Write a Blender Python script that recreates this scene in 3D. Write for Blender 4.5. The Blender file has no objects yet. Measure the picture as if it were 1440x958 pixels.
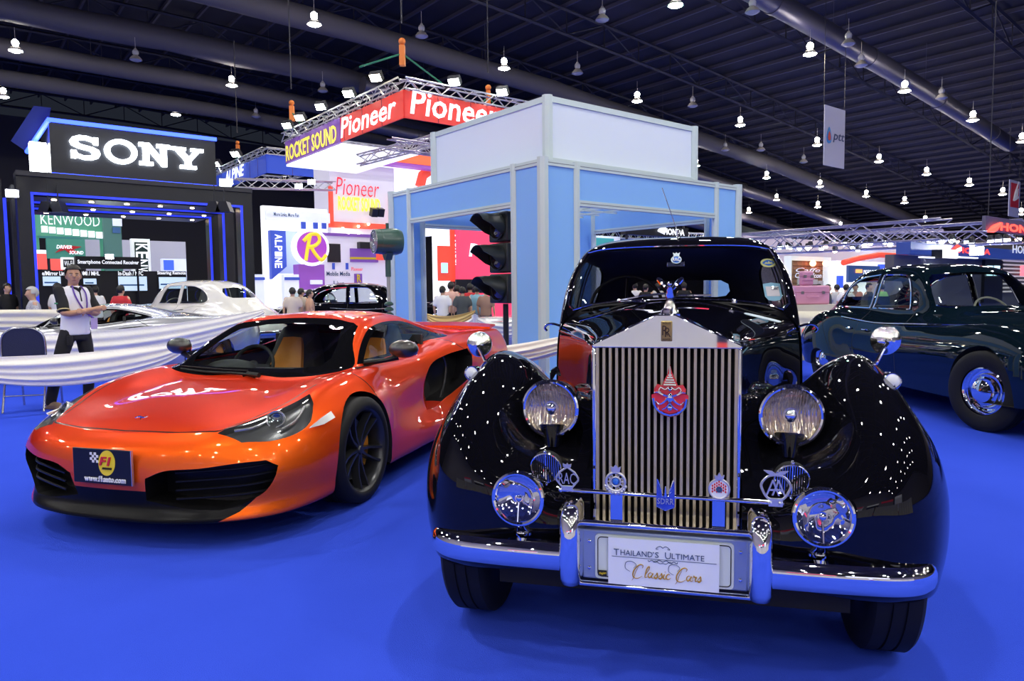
import bpy, bmesh, math, random
from mathutils import Vector, Matrix
PI = math.pi
R = math.radians
random.seed(7)
SC = bpy.context.scene
COL = SC.collection

# ------------------------------------------------------------------ materials
MATS = {}
def mat(name, color=(.8, .8, .8), rough=.5, metal=0., coat=0., emit=None, es=1., alpha=1., trans=0., ior=1.45, noise=None, bump=None, spec=.5, sheen=0., coatr=.03):
    """principled material; noise=(scale, amount) varies the colour, bump=(scale, strength)"""
    if name in MATS: return MATS[name]
    m = bpy.data.materials.new(name); m.use_nodes = True
    nt = m.node_tree; b = nt.nodes['Principled BSDF']
    def s(k, v):
        if k in b.inputs: b.inputs[k].default_value = v
    s('Base Color', (*color, 1)); s('Roughness', rough); s('Metallic', metal); s('Coat Weight', coat); s('Coat Roughness', coatr)
    s('Transmission Weight', trans); s('IOR', ior); s('Alpha', alpha); s('Specular IOR Level', spec); s('Sheen Weight', sheen)
    if emit: s('Emission Color', (*emit, 1)); s('Emission Strength', es)
    if noise or bump:
        tc = nt.nodes.new('ShaderNodeTexCoord')
    if noise:
        n = nt.nodes.new('ShaderNodeTexNoise'); n.inputs['Scale'].default_value = noise[0]; n.inputs['Detail'].default_value = 3
        nt.links.new(tc.outputs['Object'], n.inputs['Vector'])
        r = nt.nodes.new('ShaderNodeValToRGB')
        a = noise[1]
        r.color_ramp.elements[0].position = .3; r.color_ramp.elements[1].position = .7
        r.color_ramp.elements[0].color = (*[c*(1-a) for c in color], 1)
        r.color_ramp.elements[1].color = (*[min(1, c*(1+a)) for c in color], 1)
        nt.links.new(n.outputs['Fac'], r.inputs['Fac']); nt.links.new(r.outputs['Color'], b.inputs['Base Color'])
    if bump:
        n = nt.nodes.new('ShaderNodeTexNoise'); n.inputs['Scale'].default_value = bump[0]; n.inputs['Detail'].default_value = 2
        nt.links.new(tc.outputs['Object'], n.inputs['Vector'])
        bp = nt.nodes.new('ShaderNodeBump'); bp.inputs['Strength'].default_value = bump[1]; bp.inputs['Distance'].default_value = .01
        nt.links.new(n.outputs['Fac'], bp.inputs['Height']); nt.links.new(bp.outputs['Normal'], b.inputs['Normal'])
    MATS[name] = m
    return m
def glassmat(name, tint=(1, 1, 1), clear=.9, rough=0.):
    """thin glass pane: mostly see-through with a fresnel reflection"""
    if name in MATS: return MATS[name]
    m = bpy.data.materials.new(name); m.use_nodes = True
    nt = m.node_tree; nt.nodes.clear()
    o = nt.nodes.new('ShaderNodeOutputMaterial'); mx = nt.nodes.new('ShaderNodeMixShader')
    t = nt.nodes.new('ShaderNodeBsdfTransparent'); t.inputs['Color'].default_value = (*[c*clear for c in tint], 1)
    g = nt.nodes.new('ShaderNodeBsdfGlossy'); g.inputs['Roughness'].default_value = rough
    f = nt.nodes.new('ShaderNodeLayerWeight'); f.inputs['Blend'].default_value = .5
    pw = nt.nodes.new('ShaderNodeMath'); pw.operation = 'POWER'; pw.inputs[1].default_value = 5
    ad = nt.nodes.new('ShaderNodeMath'); ad.operation = 'MULTIPLY_ADD'; ad.inputs[1].default_value = .93; ad.inputs[2].default_value = .05
    nt.links.new(f.outputs['Facing'], pw.inputs[0]); nt.links.new(pw.outputs[0], ad.inputs[0])
    nt.links.new(ad.outputs[0], mx.inputs[0]); nt.links.new(t.outputs[0], mx.inputs[1]); nt.links.new(g.outputs[0], mx.inputs[2])
    nt.links.new(mx.outputs[0], o.inputs[0])
    MATS[name] = m
    return m

# ------------------------------------------------------------------ mesh builder
class MB:
    def __init__(s): s.v = []; s.f = []; s.mi = []
    def add(s, vs, fs, mi=0, M=None):
        b = len(s.v)
        for p in vs:
            p = Vector(p)
            s.v.append(M @ p if M is not None else p)
        for f in fs: s.f.append([b+i for i in f]); s.mi.append(mi)
        return s
    def box(s, lo, hi, mi=0, M=None):
        (a, b, c), (d, e, f) = lo, hi
        vs = [(a,b,c),(d,b,c),(d,e,c),(a,e,c),(a,b,f),(d,b,f),(d,e,f),(a,e,f)]
        return s.add(vs, [(3,2,1,0),(4,5,6,7),(0,1,5,4),(1,2,6,5),(2,3,7,6),(3,0,4,7)], mi, M)
    def cbox(s, c, d, mi=0, M=None):
        return s.box([c[i]-d[i]/2 for i in range(3)], [c[i]+d[i]/2 for i in range(3)], mi, M)
    def grid(s, P, mi=0, M=None, closeu=False, flip=False):
        nu, nv = len(P), len(P[0]); vs = [p for r_ in P for p in r_]; fs = []
        for i in range(nu-1):
            for j in range(nv-1 if not closeu else nv):
                a, b, c, d = i*nv+j, i*nv+(j+1) % nv, (i+1)*nv+(j+1) % nv, (i+1)*nv+j
                fs.append((d, c, b, a) if flip else (a, b, c, d))
        return s.add(vs, fs, mi, M)
    def tube(s, path, r, n=8, mi=0, M=None, caps=True, closed=False):
        pts = [Vector(p) for p in path]; N = len(pts)
        rr = r if isinstance(r, (list, tuple)) else [r]*N
        rings = []; up = None
        for i, p in enumerate(pts):
            if closed: t = pts[(i+1) % N]-pts[i-1]
            else: t = pts[min(i+1, N-1)]-pts[max(i-1, 0)]
            t.normalize()
            if up is None:
                up = Vector((0, 0, 1)) if abs(t.z) < .9 else Vector((1, 0, 0))
            a = (up-t*up.dot(t)).normalized(); up = a; b = t.cross(a)
            rings.append([p+(a*math.cos(2*PI*k/n)+b*math.sin(2*PI*k/n))*rr[i] for k in range(n)])
        if closed: rings.append(rings[0])
        s.grid(rings, mi, M, closeu=True)
        if caps and not closed:
            b0 = len(s.v)-len(rings)*n
            s.f.append(list(range(b0, b0+n))); s.mi.append(mi)
            s.f.append(list(range(len(s.v)-1, len(s.v)-1-n, -1))); s.mi.append(mi)
        return s
    def lathe(s, prof, n=32, mi=0, M=None, a0=0, a1=2*PI, axis='Z'):
        """prof = [(r, h)] turned about Z (or Y / X)"""
        full = abs(a1-a0-2*PI) < 1e-6; rings = []
        for (r, h) in prof:
            ring = []
            for k in range(n if full else n+1):
                t = a0+(a1-a0)*k/n
                x, y = r*math.cos(t), r*math.sin(t)
                ring.append((x, y, h) if axis == 'Z' else ((x, h, y) if axis == 'Y' else (h, x, y)))
            rings.append(ring)
        return s.grid(rings, mi, M, closeu=full, flip=(axis in 'Z'))
    def prism(s, poly, d0, d1, axis='Y', mi=0, M=None):
        """extrude a 2D outline between d0 and d1 along the axis"""
        def P(p, d): return (p[0], d, p[1]) if axis == 'Y' else ((p[0], p[1], d) if axis == 'Z' else (d, p[0], p[1]))
        n = len(poly); vs = [P(p, d0) for p in poly]+[P(p, d1) for p in poly]
        fs = [list(range(n)), list(range(2*n-1, n-1, -1))]
        fs += [(i, i+n, (i+1) % n+n, (i+1) % n) for i in range(n)]
        return s.add(vs, fs, mi, M)
    def sphere(s, c, r, n=16, m=10, mi=0, sc=(1, 1, 1), M=None):
        rings = []
        for i in range(m+1):
            a = -PI/2+PI*i/m
            rings.append([(c[0]+r*sc[0]*math.cos(a)*math.cos(2*PI*k/n), c[1]+r*sc[1]*math.cos(a)*math.sin(2*PI*k/n), c[2]+r*sc[2]*math.sin(a)) for k in range(n)])
        return s.grid(rings, mi, M, closeu=True)
    def bm(s):
        b = bmesh.new(); vs = [b.verts.new(p) for p in s.v]
        for f, mi in zip(s.f, s.mi):
            try: fc = b.faces.new([vs[i] for i in f]); fc.material_index = mi
            except ValueError: pass
        return b
    def build(s, name, mats, parent=None, **kw):
        return link(name, s.bm(), mats, parent, **kw)

def link(name, bm, mats, parent=None, loc=None, rotz=None, smooth=38, weld=True, bevel=0, norm=True, mirror=False):
    if mirror:
        g = bmesh.ops.duplicate(bm, geom=bm.verts[:]+bm.edges[:]+bm.faces[:])
        nv = [e for e in g['geom'] if isinstance(e, bmesh.types.BMVert)]
        for v in nv: v.co.x = -v.co.x
        bmesh.ops.reverse_faces(bm, faces=[e for e in g['geom'] if isinstance(e, bmesh.types.BMFace)])
    if weld: bmesh.ops.remove_doubles(bm, verts=bm.verts[:], dist=1e-5)
    bmesh.ops.dissolve_degenerate(bm, dist=1e-6, edges=bm.edges[:])
    if norm: bmesh.ops.recalc_face_normals(bm, faces=bm.faces[:])
    me = bpy.data.meshes.new(name); bm.to_mesh(me); bm.free()
    o = bpy.data.objects.new(name, me); COL.objects.link(o)
    for m in (mats if isinstance(mats, (list, tuple)) else [mats]): me.materials.append(m)
    if smooth:
        for p in me.polygons: p.use_smooth = True
        me.set_sharp_from_angle(angle=R(smooth))
    if bevel:
        bv = o.modifiers.new('bevel', 'BEVEL'); bv.width = bevel; bv.segments = 2; bv.limit_method = 'ANGLE'; bv.harden_normals = False
    if parent: o.parent = parent
    if loc is not None: o.location = loc
    if rotz is not None: o.rotation_euler = (0, 0, rotz)
    return o
def tag(o, label=None, cat=None, group=None, kind=None):
    if label: o['label'] = label
    if cat: o['category'] = cat
    if group: o['group'] = group
    if kind: o['kind'] = kind
    return o
def thing(name, label, cat, loc=(0, 0, 0), rotz=0, group=None):
    o = bpy.data.objects.new(name, None); COL.objects.link(o); o.empty_display_size = .1
    o.location = loc; o.rotation_euler = (0, 0, rotz)
    return tag(o, label, cat, group)
def struct(o): o['kind'] = 'structure'; return o
def kids(o): return [c for c in COL.objects if c.parent == o]
def copy_tree(o, parent=None, _k=None):
    c = o.copy(); COL.objects.link(c); c.parent = parent
    for ch in list(o.children): copy_tree(ch, c)
    return c

# ------------------------------------------------------------------ splines
def cr(P, sub, closed=False):
    """centripetal-ish Catmull-Rom through points (any dimension, Vectors)"""
    n = len(P); out = []
    for i in range(n-1 if not closed else n):
        p1, p2 = P[i], P[(i+1) % n]
        p0 = P[i-1] if (i > 0 or closed) else p1+(p1-p2)*.5
        p3 = P[(i+2) % n] if (i < n-2 or closed) else p2+(p2-p1)*.5
        d1 = max((p1-p0).length, 1e-4)**.5; d2 = max((p2-p1).length, 1e-4)**.5; d3 = max((p3-p2).length, 1e-4)**.5
        m1 = ((p1-p0)/d1-(p2-p0)/(d1+d2)+(p2-p1)/d2)*d2
        m2 = ((p2-p1)/d2-(p3-p1)/(d2+d3)+(p3-p2)/d3)*d2
        for k in range(sub):
            t = k/sub; t2 = t*t; t3 = t2*t
            out.append(p1*(2*t3-3*t2+1)+m1*(t3-2*t2+t)+p2*(-2*t3+3*t2)+m2*(t3-t2))
    if not closed: out.append(P[-1].copy())
    return out
def crv(pts, sub=6, closed=False): return cr([Vector(p) for p in pts], sub, closed)
def surf(stations, su, sv):
    """smooth surface through a grid of control points"""
    rows = [cr([Vector(p) for p in s_], sv) for s_ in stations]
    cols = list(zip(*rows)); cc = [cr(list(c), su) for c in cols]
    return [list(r_) for r_ in zip(*cc)]
def hull_sec(pts): return [Vector(p) for p in pts]

# ------------------------------------------------------------------ cutting regions out of bodies
def inpoly(p, poly):
    x, y = p; c = False; n = len(poly); j = n-1
    for i in range(n):
        xi, yi = poly[i]; xj, yj = poly[j]
        if (yi > y) != (yj > y) and x < (xj-xi)*(y-yi)/(yj-yi)+xi: c = not c
        j = i
    return c
AX = {'X': (1, 2, 0), 'Y': (0, 2, 1), 'Z': (0, 1, 2)}
def cut(bm, poly, axis, filt=lambda c: True):
    """score the outline poly (seen along axis) into the mesh; returns the faces inside it"""
    a, b, d = AX[axis]; n = len(poly)
    for i in range(n):
        p, q = poly[i], poly[(i+1) % n]
        dx, dy = q[0]-p[0], q[1]-p[1]; L = math.hypot(dx, dy)
        if L < 1e-7: continue
        nrm = [0, 0, 0]; nrm[a] = dy/L; nrm[b] = -dx/L
        co = [0, 0, 0]; co[a] = p[0]; co[b] = p[1]
        lo = (min(p[0], q[0])-1e-4, min(p[1], q[1])-1e-4); hi = (max(p[0], q[0])+1e-4, max(p[1], q[1])+1e-4)
        fs = []
        for f in bm.faces:
            xs = [v.co[a] for v in f.verts]; ys = [v.co[b] for v in f.verts]
            if max(xs) < lo[0] or min(xs) > hi[0] or max(ys) < lo[1] or min(ys) > hi[1]: continue
            if filt(f.calc_center_median()): fs.append(f)
        if not fs: continue
        g = list({e for f in fs for e in f.edges})+list({v for f in fs for v in f.verts})+fs
        bmesh.ops.bisect_plane(bm, geom=g, dist=1e-6, plane_co=co, plane_no=nrm)
    xs = [p[0] for p in poly]; ys = [p[1] for p in poly]; out = []
    for f in bm.faces:
        c = f.calc_center_median()
        if min(xs) <= c[a] <= max(xs) and min(ys) <= c[b] <= max(ys) and filt(c) and inpoly((c[a], c[b]), poly): out.append(f)
    return out
def extract(bm, faces, delete=True):
    """copy faces to a new bmesh, delete them from the body"""
    nb = bmesh.new(); mp = {}
    for f in faces:
        vs = []
        for v in f.verts:
            if v not in mp: mp[v] = nb.verts.new(v.co)
            vs.append(mp[v])
        nf = nb.faces.new(vs); nf.material_index = 0; nf.smooth = True
    if delete: bmesh.ops.delete(bm, geom=faces, context='FACES')
    return nb
def sink(nb, vec=None, dist=0., mi_wall=0, floor=True):
    """push an extracted patch inward leaving walls round its edge (vec or along normals)"""
    nb.normal_update()
    bnd = [e for e in nb.edges if e.is_boundary]
    nr = {v: v.normal.copy() for v in nb.verts}
    g = bmesh.ops.extrude_edge_only(nb, edges=bnd)
    # new edges stay at rim: move the old patch
    newv = {x for x in g['geom'] if isinstance(x, bmesh.types.BMVert)}
    for f in g['geom']:
        if isinstance(f, bmesh.types.BMFace): f.material_index = mi_wall
    for v in nb.verts:
        if v not in newv:
            v.co += Vector(vec) if vec is not None else -nr[v]*dist
    return nb
def mirrored(bm):
    b = bm.copy()
    for v in b.verts: v.co.x = -v.co.x
    bmesh.ops.reverse_faces(b, faces=b.faces[:])
    return b
def offset(bm, d):
    bm.normal_update()
    ns = {v: v.normal.copy() for v in bm.verts}
    for v in bm.verts: v.co += ns[v]*d
    return bm
def solid(bm, t):
    """give an open patch a thickness t (inwards)"""
    bm.normal_update()
    g = bmesh.ops.extrude_face_region(bm, geom=bm.faces[:])
    nv = [x for x in g['geom'] if isinstance(x, bmesh.types.BMVert)]
    ns = {v: v.normal.copy() for v in nv}
    for v in nv: v.co -= ns[v]*t
    return bm
def strip(pts, w):
    """thin closed outline along a polyline (for shut lines)"""
    P = [Vector(p) for p in pts]; L = []; Rr = []
    for i, p in enumerate(P):
        t = (P[min(i+1, len(P)-1)]-P[max(i-1, 0)]).normalized(); n = Vector((-t.y, t.x))
        L.append(tuple(p+n*w/2)); Rr.append(tuple(p-n*w/2))
    return L+Rr[::-1]
def s2(pts, sub=5, closed=True): return [tuple(p) for p in cr([Vector(p) for p in pts], sub, closed)]

# ------------------------------------------------------------------ lettering
def text_mesh(name, body, size, mats, parent, M, ext=.003, shear=0., bold=0., space=1., align='CENTER', width=None, height=None, res=2):
    """lettering as a mesh: lies in the XZ plane of M, reads along +X, faces -Y"""
    cu = bpy.data.curves.new(name, 'FONT'); cu.body = body; cu.size = size; cu.extrude = ext; cu.shear = shear; cu.offset = bold
    cu.space_character = space; cu.align_x = align; cu.align_y = 'CENTER'; cu.resolution_u = res
    tmp = bpy.data.objects.new(name, cu); COL.objects.link(tmp)
    dg = bpy.context.evaluated_depsgraph_get(); dg.update()
    me = bpy.data.meshes.new_from_object(tmp.evaluated_get(dg)); bpy.data.objects.remove(tmp); bpy.data.curves.remove(cu)
    if len(me.vertices):
        xs = [v.co.x for v in me.vertices]; ys = [v.co.y for v in me.vertices]
        sx = width/(max(xs)-min(xs)) if width else 1; sy = height/(max(ys)-min(ys)) if height else (sx if width else 1)
        cx, cy = (max(xs)+min(xs))/2, (max(ys)+min(ys))/2
        if align != 'CENTER': cx = 0
        me.transform(Matrix.Translation((-cx, -cy, 0)))
        me.transform(Matrix.Diagonal((sx, sy, 1, 1)))
    me.transform(Matrix.Rotation(PI/2, 4, 'X')); me.transform(M)
    me.materials.clear()
    for m in (mats if isinstance(mats, (list, tuple)) else [mats]): me.materials.append(m)
    o = bpy.data.objects.new(name, me); COL.objects.link(o)
    if parent: o.parent = parent
    return o
def T(x, y, z, rz=0, rx=0, ry=0): return Matrix.Translation((x, y, z)) @ Matrix.Rotation(rz, 4, 'Z') @ Matrix.Rotation(rx, 4, 'X') @ Matrix.Rotation(ry, 4, 'Y')
# ------------------------------------------------------------------ shared materials
CHROME = mat('chrome', (.86, .87, .9), .03, 1.)
CHROME_R = mat('brushed_chrome', (.72, .71, .70), .38, 1.)
BLACK_PAINT = mat('black_paint', (.003, .003, .005), .015)
RUBBER = mat('rubber', (.008, .008, .009), .6, spec=.3)
BLACK_PL = mat('black_plastic', (.006, .006, .007), .38, spec=.3)
BLACK_MATT = mat('matt_black', (.008, .008, .009), .75)
ORANGE = mat('orange_paint', (1.0, .15, .012), .36, .40, coat=.75, coatr=.015, spec=0.)
def _flake_glare(m, dark, s=900):  # view-angle colour ramp: flake paint, with lamp glare on the nose painted in
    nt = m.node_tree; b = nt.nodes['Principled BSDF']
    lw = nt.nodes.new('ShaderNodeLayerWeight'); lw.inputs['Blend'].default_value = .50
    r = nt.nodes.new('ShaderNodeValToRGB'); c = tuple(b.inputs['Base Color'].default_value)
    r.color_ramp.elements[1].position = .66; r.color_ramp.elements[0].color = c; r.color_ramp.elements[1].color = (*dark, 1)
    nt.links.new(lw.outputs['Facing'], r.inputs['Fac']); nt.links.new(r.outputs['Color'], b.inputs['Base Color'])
_flake_glare(ORANGE, (.62, .028, .004))
CARBON = mat('carbon', (.02, .02, .022), .3, coat=1.)
GLASS = glassmat('car_glass', (.90, .97, .93), .95)
GLOSSBLK = mat('gloss_black_border', (.004, .004, .005), .02, spec=.25)
GLASS_DK = glassmat('dark_glass', (.5, .55, .6), .45)
GLASS_CL = glassmat('clear_glass', (1, 1, 1), .97)
TAN = mat('orange_leather', (.80, .30, .03), .5, bump=(80, .2))
CABIN = mat('cabin_trim', (.015, .015, .017), .6)
GUNMETAL = mat('gunmetal', (.055, .057, .062), .32, .7)
BRAKE = mat('brake_disc', (.3, .3, .31), .3, 1.)
CALIPER = mat('orange_caliper', (.85, .33, .02), .35, coat=.5)
WHITE = mat('white_print', (.8, .8, .8), .45)
YELLOW = mat('yellow_print', (.8, .6, .02), .45)
RED = mat('red_print', (.6, .02, .03), .45)
SILVER = mat('silver_trim', (.55, .56, .58), .25, .8)
# ------------------------------------------------------------------ where the camera stands, and the hall's own axes
PITCH = math.atan(.071); ROLL = R(.6); CAMZ = 1.3
FV = Vector((0, math.cos(PITCH), -math.sin(PITCH))); _r = Vector((1, 0, 0)); _u = _r.cross(FV)
RV = _r*math.cos(ROLL)-_u*math.sin(ROLL); UV = _u*math.cos(ROLL)+_r*math.sin(ROLL)
CAMP = Vector((0, 0, CAMZ))
def ray(px, py): return FV+RV*((px-720)/1000)-UV*((py-479)/1000)
def at(px, py, Y):
    d = ray(px, py); return CAMP+d*(Y/d.y)
def ground(px, py, z=0.):
    d = ray(px, py); return CAMP+d*((z-CAMZ)/d.z)
HA = R(51.5)
D1 = Vector((math.sin(HA), math.cos(HA), 0)); D2 = Vector((-math.cos(HA), math.sin(HA), 0))
def hall(a, b, z=0.): return D1*a+D2*b+Vector((0, 0, z))
class Face:
    """a vertical wall plane through o along dr; local x along it, local y away behind it, z up"""
    def __init__(s, o, dr):
        s.o = Vector((o[0], o[1], 0)); s.d = Vector(dr).normalized()
        n = Vector((-s.d.y, s.d.x, 0)); 
        if n.dot(s.o) < 0: n = -n
        s.n = n; s.M = Matrix(((s.d.x, n.x, 0, s.o.x), (s.d.y, n.y, 0, s.o.y), (0, 0, 1, 0), (0, 0, 0, 1)))
    def tz(s, px, py):
        d = ray(px, py); k = (s.o-CAMP).dot(s.n)/d.dot(s.n); p = CAMP+d*k
        return (p-s.o).dot(s.d), p.z
    def back(s, dist): return Face(s.o+s.n*dist, s.d)
    def box(s, m, t0, t1, z0, z1, y0=0., y1=.05, mi=0): return m.box((min(t0, t1), y0, min(z0, z1)), (max(t0, t1), y1, max(z0, z1)), mi, s.M)
    def pbox(s, m, x0, y0, x1, y1, d0=0., d1=.05, mi=0):
        a, zt = s.tz(x0, (y0+y1)/2)[0], s.tz(x0, y0)[1]; b = s.tz(x1, (y0+y1)/2)[0]
        zt = s.tz((x0+x1)/2, y0)[1]; zb = s.tz((x0+x1)/2, y1)[1]
        return s.box(m, a, b, zb, zt, d0, d1, mi)
    def text(s, name, body, x0, y0, x1, y1, mats, parent, d=-.02, **kw):
        a = s.tz(x0, (y0+y1)/2)[0]; b = s.tz(x1, (y0+y1)/2)[0]; zt = s.tz((x0+x1)/2, y0)[1]; zb = s.tz((x0+x1)/2, y1)[1]
        flip = Matrix.Identity(4) if s.d.x > 0 else Matrix.Scale(-1, 4, (1, 0, 0))
        return text_mesh(name, body, 1, mats, parent, s.M @ T((a+b)/2, d, (zt+zb)/2) @ flip, width=abs(b-a), height=abs(zt-zb), **kw)
MC_LOC = (-1.794, 4.585, 0); MC_ROT = R(-16.5)
MCH = s2([(.545,-.862),(.62,-.72),(.685,-.58),(.735,-.46),(.76,-.34)], 5, False)+s2([(.82,-.40),(.872,-.52),(.855,-.65),(.79,-.765),(.68,-.85)], 5, False)
MCI = s2([(.24,.37),(.34,.41),(.52,.425),(.70,.445),(.80,.448)], 5, False)+s2([(.845,.415),(.835,.36),(.78,.28),(.68,.22)], 5, False)+s2([(.60,.205),(.44,.215),(.34,.23),(.22,.25)], 4, False)
MCSEAM = [(-.01,-.905),(.30,-.895),(.50,-.86),(.548,-.84),(.60,-.72),(.66,-.56),(.70,-.42),(.72,-.2)]
MCM = (.93, .56, .905)
RR_LOC = (.60, 2.72, 0); RR_ROT = R(-14)
# ------------------------------------------------------------------ orange supercar
def wheel_tyre(r, w, rim_r, n=48):
    """tyre profile turned about X, outer face at +X"""
    hw = w/2
    pr = [(rim_r, -hw*.92), (rim_r+.012, -hw), (r-.045, -hw*1.03), (r-.012, -hw*.93), (r, -hw*.78), (r, -hw*.3), (r-.006, -hw*.28), (r-.006, -hw*.22), (r, -hw*.2),
          (r, hw*.2), (r-.006, hw*.22), (r-.006, hw*.28), (r, hw*.3), (r, hw*.78), (r-.012, hw*.93), (r-.045, hw*1.03), (rim_r+.012, hw), (rim_r, hw*.92)]
    return MB().lathe(pr, n, axis='X')
def sports_wheel(parent, x, y, side, r=.327, rim=.245, w=.235, tyre=RUBBER, metal=GUNMETAL, spokes=10, steer=0.):
    M = T(x, y, r, rz=steer) @ Matrix.Scale(side, 4, (1, 0, 0))
    wh = thing('wheel', None, None); wh.parent = parent
    t = wheel_tyre(r, w, rim)
    o = link('tyre', t.bm(), tyre, wh); o.matrix_local = M
    hw = w/2
    m = MB().lathe([(rim, -hw*.9), (rim-.012, -hw*.8), (rim-.018, -.02), (rim-.016, hw*.7), (rim-.002, hw*.93), (rim+.004, hw*.97), (rim+.004, hw*.9)], 48, axis='X')
    o = link('rim', m.bm(), metal, wh); o.matrix_local = M
    m = MB()
    for k in range(spokes):
        a = 2*PI*k/spokes + (.05 if k % 2 else -.05)
        ca, sa = math.cos(a), math.sin(a); pts = []
        for (rr, hwid, x0, x1) in ((.030, .016, hw*.25, hw*.62), (.09, .012, hw*.2, hw*.60), (.16, .010, hw*.25, hw*.68), (rim-.014, .013, hw*.45, hw*.86)):
            b_ = a+.14*(rr/rim)*(1 if k % 2 else -1)*.6
            cb, sb = math.cos(b_), math.sin(b_)
            pts.append([(xx, rr*cb-ww*sb, rr*sb+ww*cb) for xx, ww in ((x0, -hwid), (x1, -hwid*.6), (x1, hwid*.6), (x0, hwid))])
        m.grid(pts, closeu=True)
    m.lathe([(.001, hw*.72), (.024, hw*.70), (.034, hw*.55), (.036, .0)], 24, axis='X')
    o = link('spokes', m.bm(), metal, wh); o.matrix_local = M
    m = MB().lathe([(.07, .005), (.19, .005), (.19, -.02), (.07, -.02), (.07, .005)], 40, axis='X')
    o = link('brake_disc', m.bm(), BRAKE, wh); o.matrix_local = M
    m = MB().lathe([(.095, .022), (.195, .022), (.205, -.0), (.195, -.045), (.095, -.045), (.095, .022)], 14, axis='X', a0=-.75, a1=.75)
    o = link('brake_caliper', m.bm(), CALIPER, wh); o.matrix_local = M
    return wh
def arc_pts(cx, cz, r, a0, a1, n): return [(cx+r*math.cos(a0+(a1-a0)*i/n), cz+r*math.sin(a0+(a1-a0)*i/n)) for i in range(n+1)]

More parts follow.
